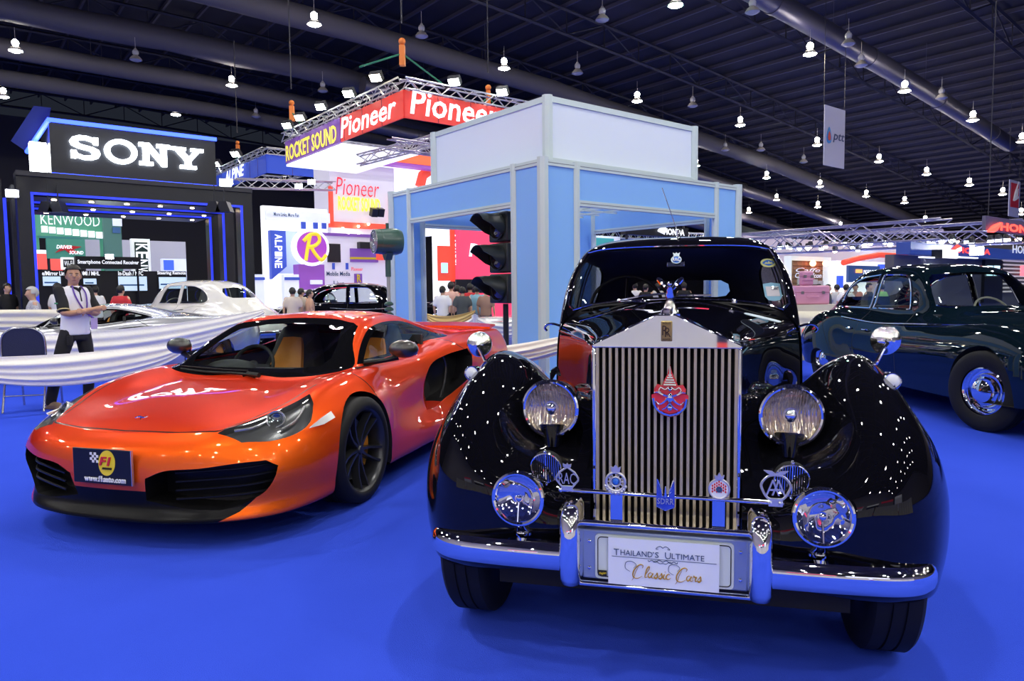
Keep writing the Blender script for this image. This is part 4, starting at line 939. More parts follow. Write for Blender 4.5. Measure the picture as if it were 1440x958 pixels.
# arched roof trusses
def truss_rib(b):
    m = MB(); prev = None; a = A0; n = 0
    top = []; bot = []
    while a <= A1: top.append(hall(a, b, roofz(a)-.35)); bot.append(hall(a, b, roofz(a)-1.7)); a += 3
    m.tube(top, .10, 4); m.tube(bot, .10, 4)
    for i in range(len(top)-1): m.tube([top[i], bot[i+1]] if i % 2 else [bot[i], top[i+1]], .045, 4); m.tube([top[i], bot[i]], .04, 4)
    return m.build('ceiling_truss', STEEL_DK, smooth=0)
for b in [-58+8*k for k in range(17)]: struct(truss_rib(b))
# ducts: each found by two points of its line in the picture, at a set height
def duct(px, py, z, r, a0, a1, mt, label, wob=0.):
    p = ground(px, py, z); b = p.dot(D2); pts = []
    n = 40
    for i in range(n+1):
        a = a0+(a1-a0)*i/n; pts.append(hall(a, b+wob*math.sin(i*.7), z-max(0, 18-roofz(a))+wob*math.sin(i*1.3)*.5))
    m = MB().tube(pts, [r*(1+.05*math.sin(i*2.1)) if wob else r for i in range(n+1)], 16)
    if not wob:
        for i in range(3, n, 5): m.tube([pts[i], pts[i]+(pts[i+1]-pts[i])*.12], r*1.08, 16)
    for i in range(2, n, 6): m.tube([pts[i]+Vector((0, 0, r)), Vector((pts[i].x, pts[i].y, roofz(hall(0, 0).dot(D1)+pts[i].dot(D1))-.45))], .015, 4)
    return tag(m.build('air_duct', mt), label, 'duct', 'air ducts under the roof')
duct(300, 68, 14.6, .62, -10, 62, DUCTM, 'long sagging grey fabric air duct, uppermost on the left under the roof', .10)
duct(240, 108, 14.0, .50, -10, 75, DUCTM, 'sagging grey fabric air duct, second from the top on the left', .10)
duct(240, 145, 13.2, .45, -10, 80, DUCTM, 'sagging grey fabric air duct just above the black sign with large white letters', .10)
duct(520, 44, 14.8, .55, -12, 95, DUCTM, 'grey fabric air duct crossing above the red hanging banner ring', .06)
duct(1260, 56, 14.8, .50, -12, 60, DUCT_S, 'shiny metal air duct nearest the upper right corner', 0)
duct(1060, 218, 13.8, .50, 20, 105, DUCT_S, 'metal air duct passing behind the white pillar-top box on the right', 0)
duct(1090, 256, 12.8, .42, 20, 105, DUCT_S, 'slim metal air duct low on the right, second from the bottom', 0)
duct(1100, 281, 11.6, .40, 20, 105, DUCT_S, 'lowest slim metal air duct above the distant booths', 0)
# high-bay lamps
LAMP_W = emis('lamp_warm', (1., .87, .70), 500); LAMP_C = emis('lamp_cool', (1., .98, .93), 500); LAMP_G = emis('lamp_green', (.50, 1., .62), 300)
GLOBE = emis('lamp_globe', (1., .92, .80), 95)
LSHELL = mat('lamp_shell', (.45, .42, .40), .4, .5)
def bay_lamp(mt):
    m = MB().lathe([(.30, -.02), (.29, .02), (.20, .14), (.13, .20), (.10, .22)], 16); m.lathe([(.07, .50), (.05, .56), (.001, .57)], 12)
    m.tube([(0, 0, .5), (0, 0, 1.1)], .012, 4)
    r = m.build('bay_lamp', LSHELL)
    d = MB().lathe([(.275, 0), (.18, -.07), (.001, -.10)], 16).build('lamp_glass', mt, r)
    MB().lathe([(.10, .23), (.14, .28), (.15, .38), (.12, .46), (.07, .50)], 12).build('lamp_globe', GLOBE if mt.name != 'lamp_off' else mt, r)
    return r
LP = {}
for k, mt in (('w', LAMP_W), ('c', LAMP_C), ('g', LAMP_G), ('off', mat('lamp_off', (.35, .35, .38), .3))): LP[k] = [bay_lamp(mt), False]
LL = {'w': 'lit high-bay lamp with a warm glow hanging from the dark roof', 'c': 'lit high-bay lamp with a cool white glow hanging from the dark roof', 'g': 'lit high-bay lamp with a greenish glow hanging from the dark roof', 'off': 'unlit grey high-bay lamp hanging from the dark roof'}
LG = {'w': 'warm high-bay lamps', 'c': 'cool high-bay lamps', 'g': 'greenish high-bay lamps', 'off': 'unlit high-bay lamps'}
def put_lamp(kind, p):
    src, used = LP[kind]
    o = src if not used else copy_tree(src)
    LP[kind][1] = True; o.location = p; tag(o, LL[kind], 'lamp', LG[kind])
def ray_roof(px, py, drop=5.0):
    d = ray(px, py); k = 5.
    while k < 200:
        p = CAMP+d*k
        if p.z >= roofz(p.dot(D1))-drop: return p
        k += .25
    return p
VIS = {'w': [(442,34),(326,120),(709,96),(5,136),(1139,76),(1272,128),(896,142),(1041,176),(1368,169),(1149,204),(1236,227),(1303,245),(1363,260),(1153,262),(1218,276),(1272,285),(1092,281),(1150,291),(1053,299),(1182,319),(1301,311),(1410,273),(1437,199),(1436,301)],
       'c': [(22,71),(247,161)], 'g': [(950,7),(979,233),(1078,250),(1086,325)], 'off': [(593,51),(191,84),(454,128),(360,164),(1058,17),(812,103),(1211,92),(1324,138),(974,149),(1193,62),(1020,211),(1070,211),(1130,228),(847,28)]}
for k, pts in VIS.items():
    for px, py in pts: put_lamp(k, ray_roof(px, py))
for a in range(-22, 34, 9):
    for b in range(-34, 36, 9):
        p = hall(a+(1.5 if (b//9) % 2 else 0), b, roofz(a)-5.0); d = p-CAMP
        q = d.dot(FV); x = 720+1000*d.dot(RV)/max(q, .1); y = 479-1000*d.dot(UV)/max(q, .1)
        if q > .5 and -60 < x < 1500 and -60 < y < 1020: continue
        put_lamp('c' if (a+b) % 3 else 'w', p)
# ------------------------------------------------------------------ hanging banners
def hang_banner(px0, py0, px1, py1, Y, name, label, paint):
    f = Face(at((px0+px1)/2, (py0+py1)/2, Y), D1)
    m = f.pbox(MB(), px0, py0, px1, py1, 0, .03); o = m.build(name, mat('banner_lilac', (.50, .50, .62), .6)); tag(o, label, 'banner')
    a, zt = f.tz(px0, py0); b = f.tz(px1, py0)[0]
    for t in (a, b):
        MB().tube([f.M @ Vector((t, .015, zt)), f.M @ Vector((t, .015, zt+5))], .012, 4).build('hanging_wire', STEEL_DK, o)
    paint(f, o); return o
def p_ptt(f, o):
    f.text('lettering', 'ptt', 1171, 188, 1187, 202, mat('banner_navy', (.02, .04, .15), .5), o, shear=.2, bold=.01)
    t, z = f.tz(1165.3, 193)
    for r, cm in ((.25, 'drop_blue'), (.14, 'drop_red')):
        c = {'drop_blue': (.03, .25, .6), 'drop_red': (.6, .06, .05)}[cm]
        pts = s2([(t, z+r*1.9), (t+r*.9, z-.1*r), (t+r*.5, z-r), (t-r*.5, z-r), (t-r*.9, z-.1*r)], 4)
        MB().prism(pts, -.03 if r > .2 else -.045, -.01, M=f.M).build('drop_mark', mat(cm, c, .5), o)
hang_banner(1159, 151, 1188, 235, 34, 'hanging_banner', 'pale lilac hanging banner with a drop mark and dark lettering under the roof', p_ptt)
def p_wing(f, o):
    f.pbox(MB(), 1421, 258, 1432, 292, -.03, -.01).build('wing_panel', mat('honda_red', (.65, .03, .05), .5), o)
    t0, z0 = f.tz(1427, 275)
    for k in range(3): MB().tube([f.M @ Vector((t0-.35+.1*k, -.04, z0-.3+.0*k)), f.M @ Vector((t0-.1+.18*k, -.04, z0+.1-.1*k)), f.M @ Vector((t0+.40, -.04, z0+.75-.38*k))], [.02, .09, .02], 6).build('wing_mark', WHITE, o)
hang_banner(1419, 254, 1434, 305, 38, 'hanging_banner', 'small hanging banner with a red wing panel at the right edge', p_wing)
# ------------------------------------------------------------------ open blue kiosk of system panels
KC = Vector((.378, 8.4, 0)); KZ = 2.83; LZ = 2.31
PANEL_B = mat('panel_blue', (.25, .50, .88), .6, spec=.2); PANEL_W = mat('panel_pale', (.76, .84, .90), .6, spec=.2)
KALU = mat('panel_frame', (.58, .68, .66), .4, .2)
def kiosk():
    root = thing('kiosk', 'open light blue panel kiosk with pale frames and a white box on top', 'booth', (0, 0, 0))
    WR, WL = 3.87, 3.56
    P0 = KC; corners = {'front': KC, 'right': KC+D1*WR, 'left': KC+D2*WL, 'back': KC+D1*WR+D2*WL}
    p = .055
    def post(c, z0, z1, s=.06):
        M = Matrix.Translation(c) @ HM; MB().prism([(-s,-s*.4),(-s*.4,-s),(s*.4,-s),(s,-s*.4),(s,s*.4),(s*.4,s),(-s*.4,s),(-s,s*.4)], z0, z1, axis='Z', M=M).build('post', KALU, root)
    def wall(o, dr, W, n0, n1):
        q = Vector(dr); nrm = Vector((-q.y, q.x, 0)); M = Matrix(((q.x, nrm.x, 0, o.x), (q.y, nrm.y, 0, o.y), (0, 0, 1, 0), (0, 0, 0, 1)))
        for t0, t1, z0, z1 in ((0, n0, 0, KZ), (n1, W, 0, KZ), (n0, n1, LZ, KZ)):
            MB().box((t0+.04, -.012, z0+.02), (t1-.04, .012, z1-.02), M=M).build('blue_panel', PANEL_B, root)
            for zz in ((z0+.04, z1-.045) if z0 == 0 else (z0+.035, z1-.045)): MB().box((t0+.02, -.028, zz-.035), (t1-.02, .028, zz+.035), M=M).build('rail', KALU, root)
            for zz in ((z1-.045,) if z0 == 0 else (z0+.035, z1-.045)): MB().box((t0+.05, -.030, zz-.004), (t1-.05, .030, zz+.004), M=M).build('rail_groove', mat('groove', (.2, .24, .24), .5), root)
        for t in (n0, n1): post(o+q*t, 0, KZ, .048)
    wall(KC, D1, WR, .53, 3.33); wall(KC, D2, WL, .53, 3.03)
    wall(corners['left'], D1, WR, .53, 3.33); wall(corners['right'], D2, WL, .53, 3.03)
    for c in corners.values(): post(c, 0, KZ+.01, .065)
    # inward returns that give the corner pillars their depth
    # upper box
    UO = KC+(D1+D2)*.2; UW, UD, UZ = 2.80, 2.50, 3.615
    UO = UO+D1*.03-D2*.03
    for o, dr, W in ((UO, D1, UW), (UO, D2, UD), (UO+D2*UD, D1, UW), (UO+D1*UW, D2, UD)):
        q = Vector(dr); nrm = Vector((-q.y, q.x, 0)); M = Matrix(((q.x, nrm.x, 0, o.x), (q.y, nrm.y, 0, o.y), (0, 0, 1, 0), (0, 0, 0, 1)))
        MB().box((.03, -.012, KZ-.05), (W-.03, .012, UZ-.02), M=M).build('white_panel', PANEL_W, root)
        for zz in (KZ+.02, UZ-.04): MB().box((.02, -.028, zz-.035), (W-.02, .028, zz+.035), M=M).build('rail', KALU, root)
    for c in (UO, UO+D1*UW, UO+D2*UD, UO+D1*UW+D2*UD): post(c, KZ-.05, UZ, .062)
    # open grid ceiling inside
    m = MB()
    for k in range(8):
        t = .3+k*.45
        m.box((t-.015, .1, LZ+.30), (t+.015, WL-.1, LZ+.33), M=Matrix.Translation(KC) @ HM)
        m.box((.1, t*.93-.015, LZ+.30), (WR-.1, t*.93+.015, LZ+.33), M=Matrix.Translation(KC) @ HM)
    m.build('ceiling_grid', KALU, root)
kiosk()

# ------------------------------------------------------------------ lattice trusses
TRUSS = mat('truss_alu', (.60, .60, .58), .35, .6)
def truss(p0, p1, w=.3, parent=None, name='truss', step=.35, r=.025, mt=None):
    p0, p1 = Vector(p0), Vector(p1); d = p1-p0; L = d.length; d.normalize(); s = d.cross(Vector((0, 0, 1))).normalized(); m = MB(); h = w/2
    cs = [s*h+Vector((0, 0, h)), -s*h+Vector((0, 0, h)), -s*h-Vector((0, 0, h)), s*h-Vector((0, 0, h))]
    for c in cs: m.tube([p0+c, p1+c], r, 5)
    n = max(2, int(L/step))
    for f in range(4):
        a, b = cs[f], cs[(f+1) % 4]
        for i in range(n):
            q0 = p0+d*(L*i/n); q1 = p0+d*(L*(i+1)/n)
            m.tube([q0+(a if i % 2 else b), q1+(b if i % 2 else a)], r*.6, 4)
    return m.build(name, mt or TRUSS, parent)
def flood(parent, p, aim, mt, s=1.):
    """small floodlight box on a yoke"""
    d = (Vector(aim)-Vector(p)).normalized(); q = d.to_track_quat('Y', 'Z').to_matrix().to_4x4(); M = Matrix.Translation(p) @ q
    b = MB().box((-.17*s, -.16*s, -.12*s), (.17*s, 0, .12*s), M=M).build('floodlight', STEEL_DK, parent)
    MB().box((-.15*s, .001, -.10*s), (.15*s, .012, .10*s), M=M).build('flood_glass', mt, b)
    return b
FL_W = emis('flood_white', (.92, 1., .98), 60); FL_Y = emis('flood_warm', (1., .85, .6), 55); FL_G = emis('flood_green', (.85, 1., .90), 45)
SLING_R = mat('hoist_orange', (.75, .20, .03), .5); SLING_G = mat('sling_green', (.02, .16, .09), .7)
def hoist(parent, p, spread, dirv):
    m = MB().box((-.07, -.07, .0), (.07, .07, .50), M=Matrix.Translation(Vector(p)+Vector((0, 0, .25)))); m.sphere(Vector(p)+Vector((0, 0, .85)), .09)
    h = m.build('chain_hoist', SLING_R, parent)
    m = MB()
    for s in (-1, 1): m.tube([Vector(p)+Vector((0, 0, .55)), Vector(p)+dirv*spread*s*.6], .025, 5)
    m.build('sling', SLING_G, parent); MB().tube([Vector(p)+Vector((0, 0, 1.3)), Vector(p)+Vector((0, 0, 5.5))], .02, 4).build('hoist_chain', STEEL_DK, parent)

# ------------------------------------------------------------------ black portal booth with the large illuminated name
SB = mat('sony_black', (.010, .011, .015), .35); SB2 = mat('sony_charcoal', (.030, .030, .036), .5)
LED = emis('led_blue', (.03, .07, 1.), 5); LEDS = emis('led_blue_soft', (.02, .04, .75), 1.1); SONYW = emis('letter_white', (.85, .92, 1.), 9)
DOWN = emis('downlight', (1., .75, .45), 30)
def sony():
    root = thing('portal_booth', 'black portal booth with blue light strips and large glowing white name sign', 'booth')
    F = Face(at(25, 430, 15.), D1)
    t0, t1 = F.tz(25, 300)[0], F.tz(355, 300)[0]; zt = F.tz(190, 259)[1]
    lw = F.tz(46, 330)[0]-t0
    for k, back in enumerate((0, 1.5, 2.7)):
        G = F.back(back); hb = zt-.02*k
        m = MB(); G.box(m, t0, t0+lw, 0, hb, 0, .55); G.box(m, t1-lw, t1, 0, hb, 0, .55); G.box(m, t0+lw, t1-lw, hb-.33, hb, 0, .55)
        fr = m.build('portal_frame', SB if k != 1 else SB2, root)
        m = MB(); e = .05
        G.box(m, t0+lw, t0+lw+e, 0, hb-.33, -.02, .03); G.box(m, t1-lw-e, t1-lw, 0, hb-.33, -.02, .03); G.box(m, t0+lw, t1-lw, hb-.33-e, hb-.33, -.02, .03)
        m.build('led_strip', LEDS, fr)
        G.box(MB(), t0+lw, t1-lw, hb-.36, hb-.30, .5, 1.6).build('soffit', SB2, fr)
        for i in range(6 if k == 0 else 5):
            t = t0+lw+(t1-t0-2*lw)*(i+.7)/(6 if k == 0 else 5); p = G.M @ Vector((t, .9, hb-.37))
            MB().lathe([(.001, -.01), (.045, -.008), (.05, .01)], 12, M=Matrix.Translation(p)).build('downlight', DOWN, fr)
    # side columns seen at the far left
    for k, x in enumerate((2, 13)):
        f2 = F.back(.8+1.2*k); a = f2.tz(x, 330)[0]; m = MB(); f2.box(m, a-.25, a+.05, 0, zt-.35*k, 0, .3); c = m.build('side_column', SB, root)
        m = MB(); f2.box(m, a+.06, a+.12, 0, zt-.4-.35*k, -.02, .04); m.build('led_strip', LEDS, c)
    # ledge and header
    m = MB(); F.box(m, t0, t1, zt, zt+.10, -.05, .6); m.build('ledge', SB2, root)
    h0, h1 = F.tz(70, 200)[0], F.tz(303, 220)[0]; hz = F.tz(185, 183)[1]; zb = zt+.06
    m = MB(); F.box(m, h0, h1, zb, hz, 0, 1.6); hd = m.build('header', SB, root)
    m = MB(); F.box(m, h0-.03, h1+.03, hz-.03, hz+.05, -.05, 0); F.box(m, h0, h1, zb+.02, zb+.05, -.03, -.01); m.build('led_strip', LED, hd)
    a = F.M @ Vector((h0, -.03, hz)); b = F.M @ Vector((h0, 2.4, hz+.1)); b = at(38, 214, 16.2)
    MB().tube([a, b], .05, 6).build('led_strip', LED, hd)
    MB().add([a, b, b+Vector((-.35, 0, .25)), a+Vector((-.30, 0, .30)), a+Vector((0, .1, .28))], [(0, 1, 2, 3, 4)]).build('canopy_edge', mat('canopy_blue', (.03, .04, .18), .5), hd)
    # slab-serif name, drawn letter by letter
    GL = {
     'S': [[(.94,.97),(.94,.66),(.80,.66),(.74,.78),(.50,.84),(.30,.80),(.27,.71),(.36,.63),(.74,.55),(.95,.44),(1.0,.27),(.92,.10),(.70,0),(.44,0),(.24,.06),(.20,.02),(.04,.02),(.04,.36),(.20,.36),(.27,.22),(.46,.15),(.68,.18),(.74,.28),(.66,.38),(.28,.46),(.06,.58),(.01,.74),(.10,.90),(.32,1.0),(.58,1.0),(.76,.94),(.80,.97)]],
     'N': [[(0,1),(.38,1),(.80,.42),(.80,.84),(.66,.84),(.66,1),(1.15,1),(1.15,.84),(1.02,.84),(1.02,0),(.84,0),(.36,.66),(.36,.16),(.50,.16),(.50,0),(0,0),(0,.16),(.14,.16),(.14,.84),(0,.84)]],
     'Y': [[(0,1),(.52,1),(.52,.86),(.42,.86),(.62,.56),(.80,.86),(.70,.86),(.70,1),(1.15,1),(1.15,.86),(1.03,.86),(.70,.38),(.70,.15),(.88,.15),(.88,0),(.30,0),(.30,.15),(.48,.15),(.48,.38),(.14,.86),(0,.86)]]}
    spec = [('S', 97, 140, 192, 225, 227), ('O', 146, 192, 197, 231, 231), ('N', 195, 238, 203, 234, 235), ('Y', 240, 285, 209, 238, 239)]
    for ch, x0, x1, yt, yb, _ in spec:
        ta, tb = F.tz(x0, (yt+yb)/2)[0], F.tz(x1, (yt+yb)/2)[0]; z1 = F.tz((x0+x1)/2, yt)[1]; z0 = F.tz((x0+x1)/2, yb)[1]
        W, H = tb-ta, z1-z0
        if ch == 'O':
            rings = []
            for (rx, rz, y) in ((.5, .5, -.02), (.5, .5, -.10), (.33, .33, -.10), (.33, .33, -.02), (.5, .5, -.02)): rings.append([(ta+W*(.5+rx*math.cos(2*PI*k/40)), y, z0+H*(.5+(rz if rz == .5 else rz)*math.sin(2*PI*k/40))) for k in range(40)])
            m = MB().grid(rings, M=F.M, closeu=True)
        else:
            g = GL[ch][0]; mx = max(p[0] for p in g); m = MB().prism([(ta+W*p[0]/mx, z0+H*p[1]) for p in g], -.10, -.02, M=F.M)
        m.build('sign_letter', SONYW, hd)
    # blazing side sign and spot lamps on the ledge
    m = MB(); f3 = Face(at(55, 220, 15.6), D1); f3.pbox(m, 43, 200, 66, 243, 0, .3); m.build('side_light_box', emis('side_glow', (.9, .97, 1.), 14), hd)
    for px, py in ((62, 236), (317, 257), (17, 272)):
        p = at(px, py, 14.7); flood(root, p, (0, 0, 1.3), emis('flood_hot', (.93, 1., .98), 110), .7)
    # barn-door lamps hanging in the opening
    for px in (68, 82, 302, 316):
        p = at(px, 292, 15.4); m = MB().prism([(-.16, -.10), (.16, -.10), (.08, .12), (-.08, .12)], -.12, .12, M=Matrix.Translation(p)); m.tube([p+Vector((0, 0, .1)), p+Vector((0, 0, .5))], .015, 4); m.build('hanging_lamp', SB, root)
sony()
def wall_box(name, label, cat, Y, x0, y0, x1, y1, mt, dr=D1, d1=.25, base=True, group=None):
    """a booth wall standing at the given distance, from its picture edges down to the floor (base) or as a hung panel"""
    f = Face(at((x0+x1)/2, (y0+y1)/2, Y), dr); m = MB()
    a = f.tz(x0, (y0+y1)/2)[0]; b = f.tz(x1, (y0+y1)/2)[0]; zt = f.tz((x0+x1)/2, y0)[1]; zb = 0 if base else f.tz((x0+x1)/2, y1)[1]
    f.box(m, a, b, zb, zt, 0, d1); o = tag(m.build(name, mt), label, cat, group); return f, o
SCR = emis('screen_white', (.60, .78, 1.), .8)
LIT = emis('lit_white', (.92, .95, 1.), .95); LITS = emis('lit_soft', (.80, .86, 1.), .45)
# display wall behind the portal
DW = mat('display_black', (.012, .012, .016), .4)
f, o = wall_box('display_wall', 'long black display wall with white captions and screens behind the portal', 'display', 19.5, 40, 381, 263, 440, DW)
for tx, x0, x1 in (('e/Mirror Link', 59, 94), ('HDMI / MHL', 108, 140), ('In-Dash / NFC', 166, 201), ('Steering Remote', 221, 261)): f.text('lettering', tx, x0, 381.5, x1, 387.5, LIT, o, bold=.02)
for x0, x1, y0, y1 in ((60, 85, 389, 402), (117, 135, 392, 400), (166, 206, 389, 409), (223, 261, 390, 406)):
    s_ = f.pbox(MB(), x0-1, y0-1, x1+1, y1+1, -.05, 0).build('screen_bezel', SB, o); f.pbox(MB(), x0, y0, x1, y1, -.07, -.05).build('screen', SCR, s_)
    f.pbox(MB(), x0+2, (y0+y1)/2+1, x1-4, (y0+y1)/2+3, -.08, -.07).build('screen_graphic', mat('screen_blue', (.05, .2, .5), .4), s_)
f, o = wall_box('overhead_sign', 'narrow black overhead sign with white words above the display wall', 'sign', 19.3, 106, 361, 198, 378, DW, base=False)
f.text('lettering', 'Smartphone Connected Receiver', 109, 366, 195, 373, LIT, o, bold=.02)
for x in (110, 194): MB().tube([f.M @ Vector((f.tz(x, 370)[0], .1, f.tz(x, 377)[1])), f.M @ Vector((f.tz(x, 370)[0], .1, 0))], .03, 6).build('sign_leg', DW, o)
flood(o, at(154, 361, 19.), (0, 0, 1.3), emis('flood_hot2', (.9, 1., 1.), 160), .6)
f, o = wall_box('wireless_sign', 'small white sign with rounded black square beside the black overhead sign', 'sign', 19.1, 87, 362, 105, 379, LIT, base=False)
f.pbox(MB(), 89, 365, 103, 376, -.03, 0).build('sign_square', DW, o); f.text('lettering', 'Wi-Fi', 90, 367, 102, 374, LIT, o, d=-.05)
MB().tube([f.M @ Vector((f.tz(96, 370)[0], .1, f.tz(96, 379)[1])), f.M @ Vector((f.tz(96, 370)[0], .1, 0))], .04, 6).build('sign_leg', DW, o)
GREEN = mat('kenwood_green', (.05, .20, .13), .5, emit=(.08, .35, .22), es=.5)
f, o = wall_box('fascia_sign', 'green fascia with white capital letters seen through the black portal', 'sign', 26, 50, 300, 147, 333, GREEN, base=False, d1=1.2)
f.text('lettering', 'KENWOOD', 57, 302, 140, 317, LIT, o, bold=-.01)
for k in range(8):
    x = 58+11*k; f.pbox(MB(), x, 313+1.2*k+5, x+9, 322+1.2*k+5, -.06, 0).build('white_square', LIT, o)
for x in (52, 144): MB().tube([f.M @ Vector((f.tz(x, 320)[0], .3, f.tz(x, 331)[1])), f.M @ Vector((f.tz(x, 320)[0], .3, 0))], .08, 6).build('fascia_leg', GREEN, o)
f, o = wall_box('booth_tower', 'green grey booth tower beside the green fascia', 'booth', 26.5, 147, 302, 172, 400, mat('tower_green', (.06, .15, .13), .5, emit=(.06, .16, .14), es=.4))
f.pbox(MB(), 158, 304, 171, 318, -.05, 0).build('tower_sign', LITS, o); f.pbox(MB(), 158, 320, 169, 328, -.05, 0).build('tower_panel', mat('tower_blue', (.05, .15, .35), .5), o)
f, o = wall_box('driver_sign', 'dark green sign with a red ribbon mark and white words', 'sign', 23, 66, 336, 120, 364, mat('sign_green', (.04, .17, .13), .5, emit=(.05, .25, .18), es=.5), base=False)
t0, z0 = f.tz(95, 351); k_ = f.tz(96, 351)[0]-t0
MB().prism([(t0-18*k_, z0-6*k_), (t0-8*k_, z0+4*k_), (t0-3*k_, z0+7*k_), (t0+20*k_, z0+5*k_), (t0+8*k_, z0+0*k_), (t0+17*k_, z0-6*k_), (t0+2*k_, z0-6*k_), (t0-4*k_, z0-1*k_)], -.04, 0, M=f.M).build('ribbon_mark', RED, o)
f.text('lettering', 'DRIVER', 79, 345, 101, 350, LIT, o, d=-.06, shear=.2, bold=.02); f.text('lettering', 'SOUND', 97, 353, 117, 358, LIT, o, d=-.06, shear=.2, bold=.02)
for x in (68, 118): MB().tube([f.M @ Vector((f.tz(x, 350)[0], .1, f.tz(x, 363)[1])), f.M @ Vector((f.tz(x, 350)[0], .1, 0))], .05, 6).build('sign_leg', DW, o)
f, o = wall_box('vertical_sign', 'upright white-edged black sign with white letters running downward', 'sign', 24, 186, 336, 212, 400, mat('white_edge', (.7, .7, .7), .5, emit=(.7, .8, .75), es=.6))
f.pbox(MB(), 190, 341, 208, 398, -.05, 0).build('sign_face', mat('face_green', (.01, .04, .03), .5), o)
for i, ch in enumerate('KENWOOD'[:5]):
    t, z = f.tz(199, 348+11*i); mtx = f.M @ T(t, -.07, z) @ Matrix.Rotation(R(90), 4, 'Y'); text_mesh('lettering', ch, 1, LIT, o, mtx, width=.22, height=.36, bold=.01)
f, o = wall_box('red_booth', 'distant red and white banded booth behind the portal left side', 'booth', 25, 42, 352, 88, 380, mat('red_glow', (.6, .05, .05), .5, emit=(.9, .08, .06), es=1.2), base=False)
f.pbox(MB(), 42, 352, 88, 357, -.1, 0).build('white_band', LIT, o); MB().tube([f.M @ Vector((f.tz(60, 370)[0], .1, f.tz(60, 379)[1])), f.M @ Vector((f.tz(60, 370)[0], .1, 0))], .3, 6).build('booth_column', DW, o)
f, o = wall_box('screen_booth', 'low booth with a blue and white picture wall behind the portal right side', 'booth', 25, 228, 364, 262, 384, LITS, base=True)
f.pbox(MB(), 230, 366, 244, 380, -.06, 0).build('blue_picture', mat('pic_blue', (.03, .08, .6), .5, emit=(.05, .12, .9), es=.8), o)
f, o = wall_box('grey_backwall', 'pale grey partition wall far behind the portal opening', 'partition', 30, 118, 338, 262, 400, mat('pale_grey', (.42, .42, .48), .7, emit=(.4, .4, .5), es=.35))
f, o = wall_box('green_booth', 'bright green and white booth right of the black portal', 'booth', 24, 297, 314, 327, 425, LIT)
f.pbox(MB(), 297, 328, 309, 357, -.06, 0).build('green_panel', mat('acid_green', (.08, .25, .02), .5, emit=(.25, .6, .05), es=.8), o); f.text('lettering', 'LLU', 297, 340, 309, 352, LIT, o, d=-.09)
f.pbox(MB(), 297, 357, 309, 375, -.06, 0).build('blue_panel', mat('pic_blue', (.03, .08, .6)), o); f.pbox(MB(), 310, 375, 326, 398, -.06, 0).build('white_shelf', LITS, o)
# ------------------------------------------------------------------ hanging banner rings
def banner_ring(root, c, fr, fl, z0, z1, mr, ml, tr_w=.28):
    """c corner (vector), fr length to the right along D1, fl length to the left along D2"""
    n1, n2 = -D2, -D1
    for dr, L, mt in ((D1, fr, mr), (D2, fl, ml)):
        f = Face(c, dr); m = MB(); f.box(m, 0, L, z0, z1, 0, .05); m.build('banner', mt, root)
        k = int(L/1.0)
        m = MB()
        for i in range(1, k): f.box(m, i*L/k-.008, i*L/k+.008, z0, z1, -.006, 0)
        m.build('banner_seam', mat('seam_dark', (.12, .02, .05), .6), root)
    zt = z1+tr_w/2
    far = c+D1*fr+D2*fl
    for a, b in ((c, c+D1*fr), (c, c+D2*fl), (c+D1*fr, far), (c+D2*fl, far)): truss(Vector((a.x, a.y, zt)), Vector((b.x, b.y, zt)), tr_w, root)
    return zt
PR = mat('banner_red', (.62, .045, .035), .55, emit=(.7, .05, .04), es=.35); PP = mat('banner_purple', (.16, .06, .30), .55, emit=(.2, .08, .4), es=.4)
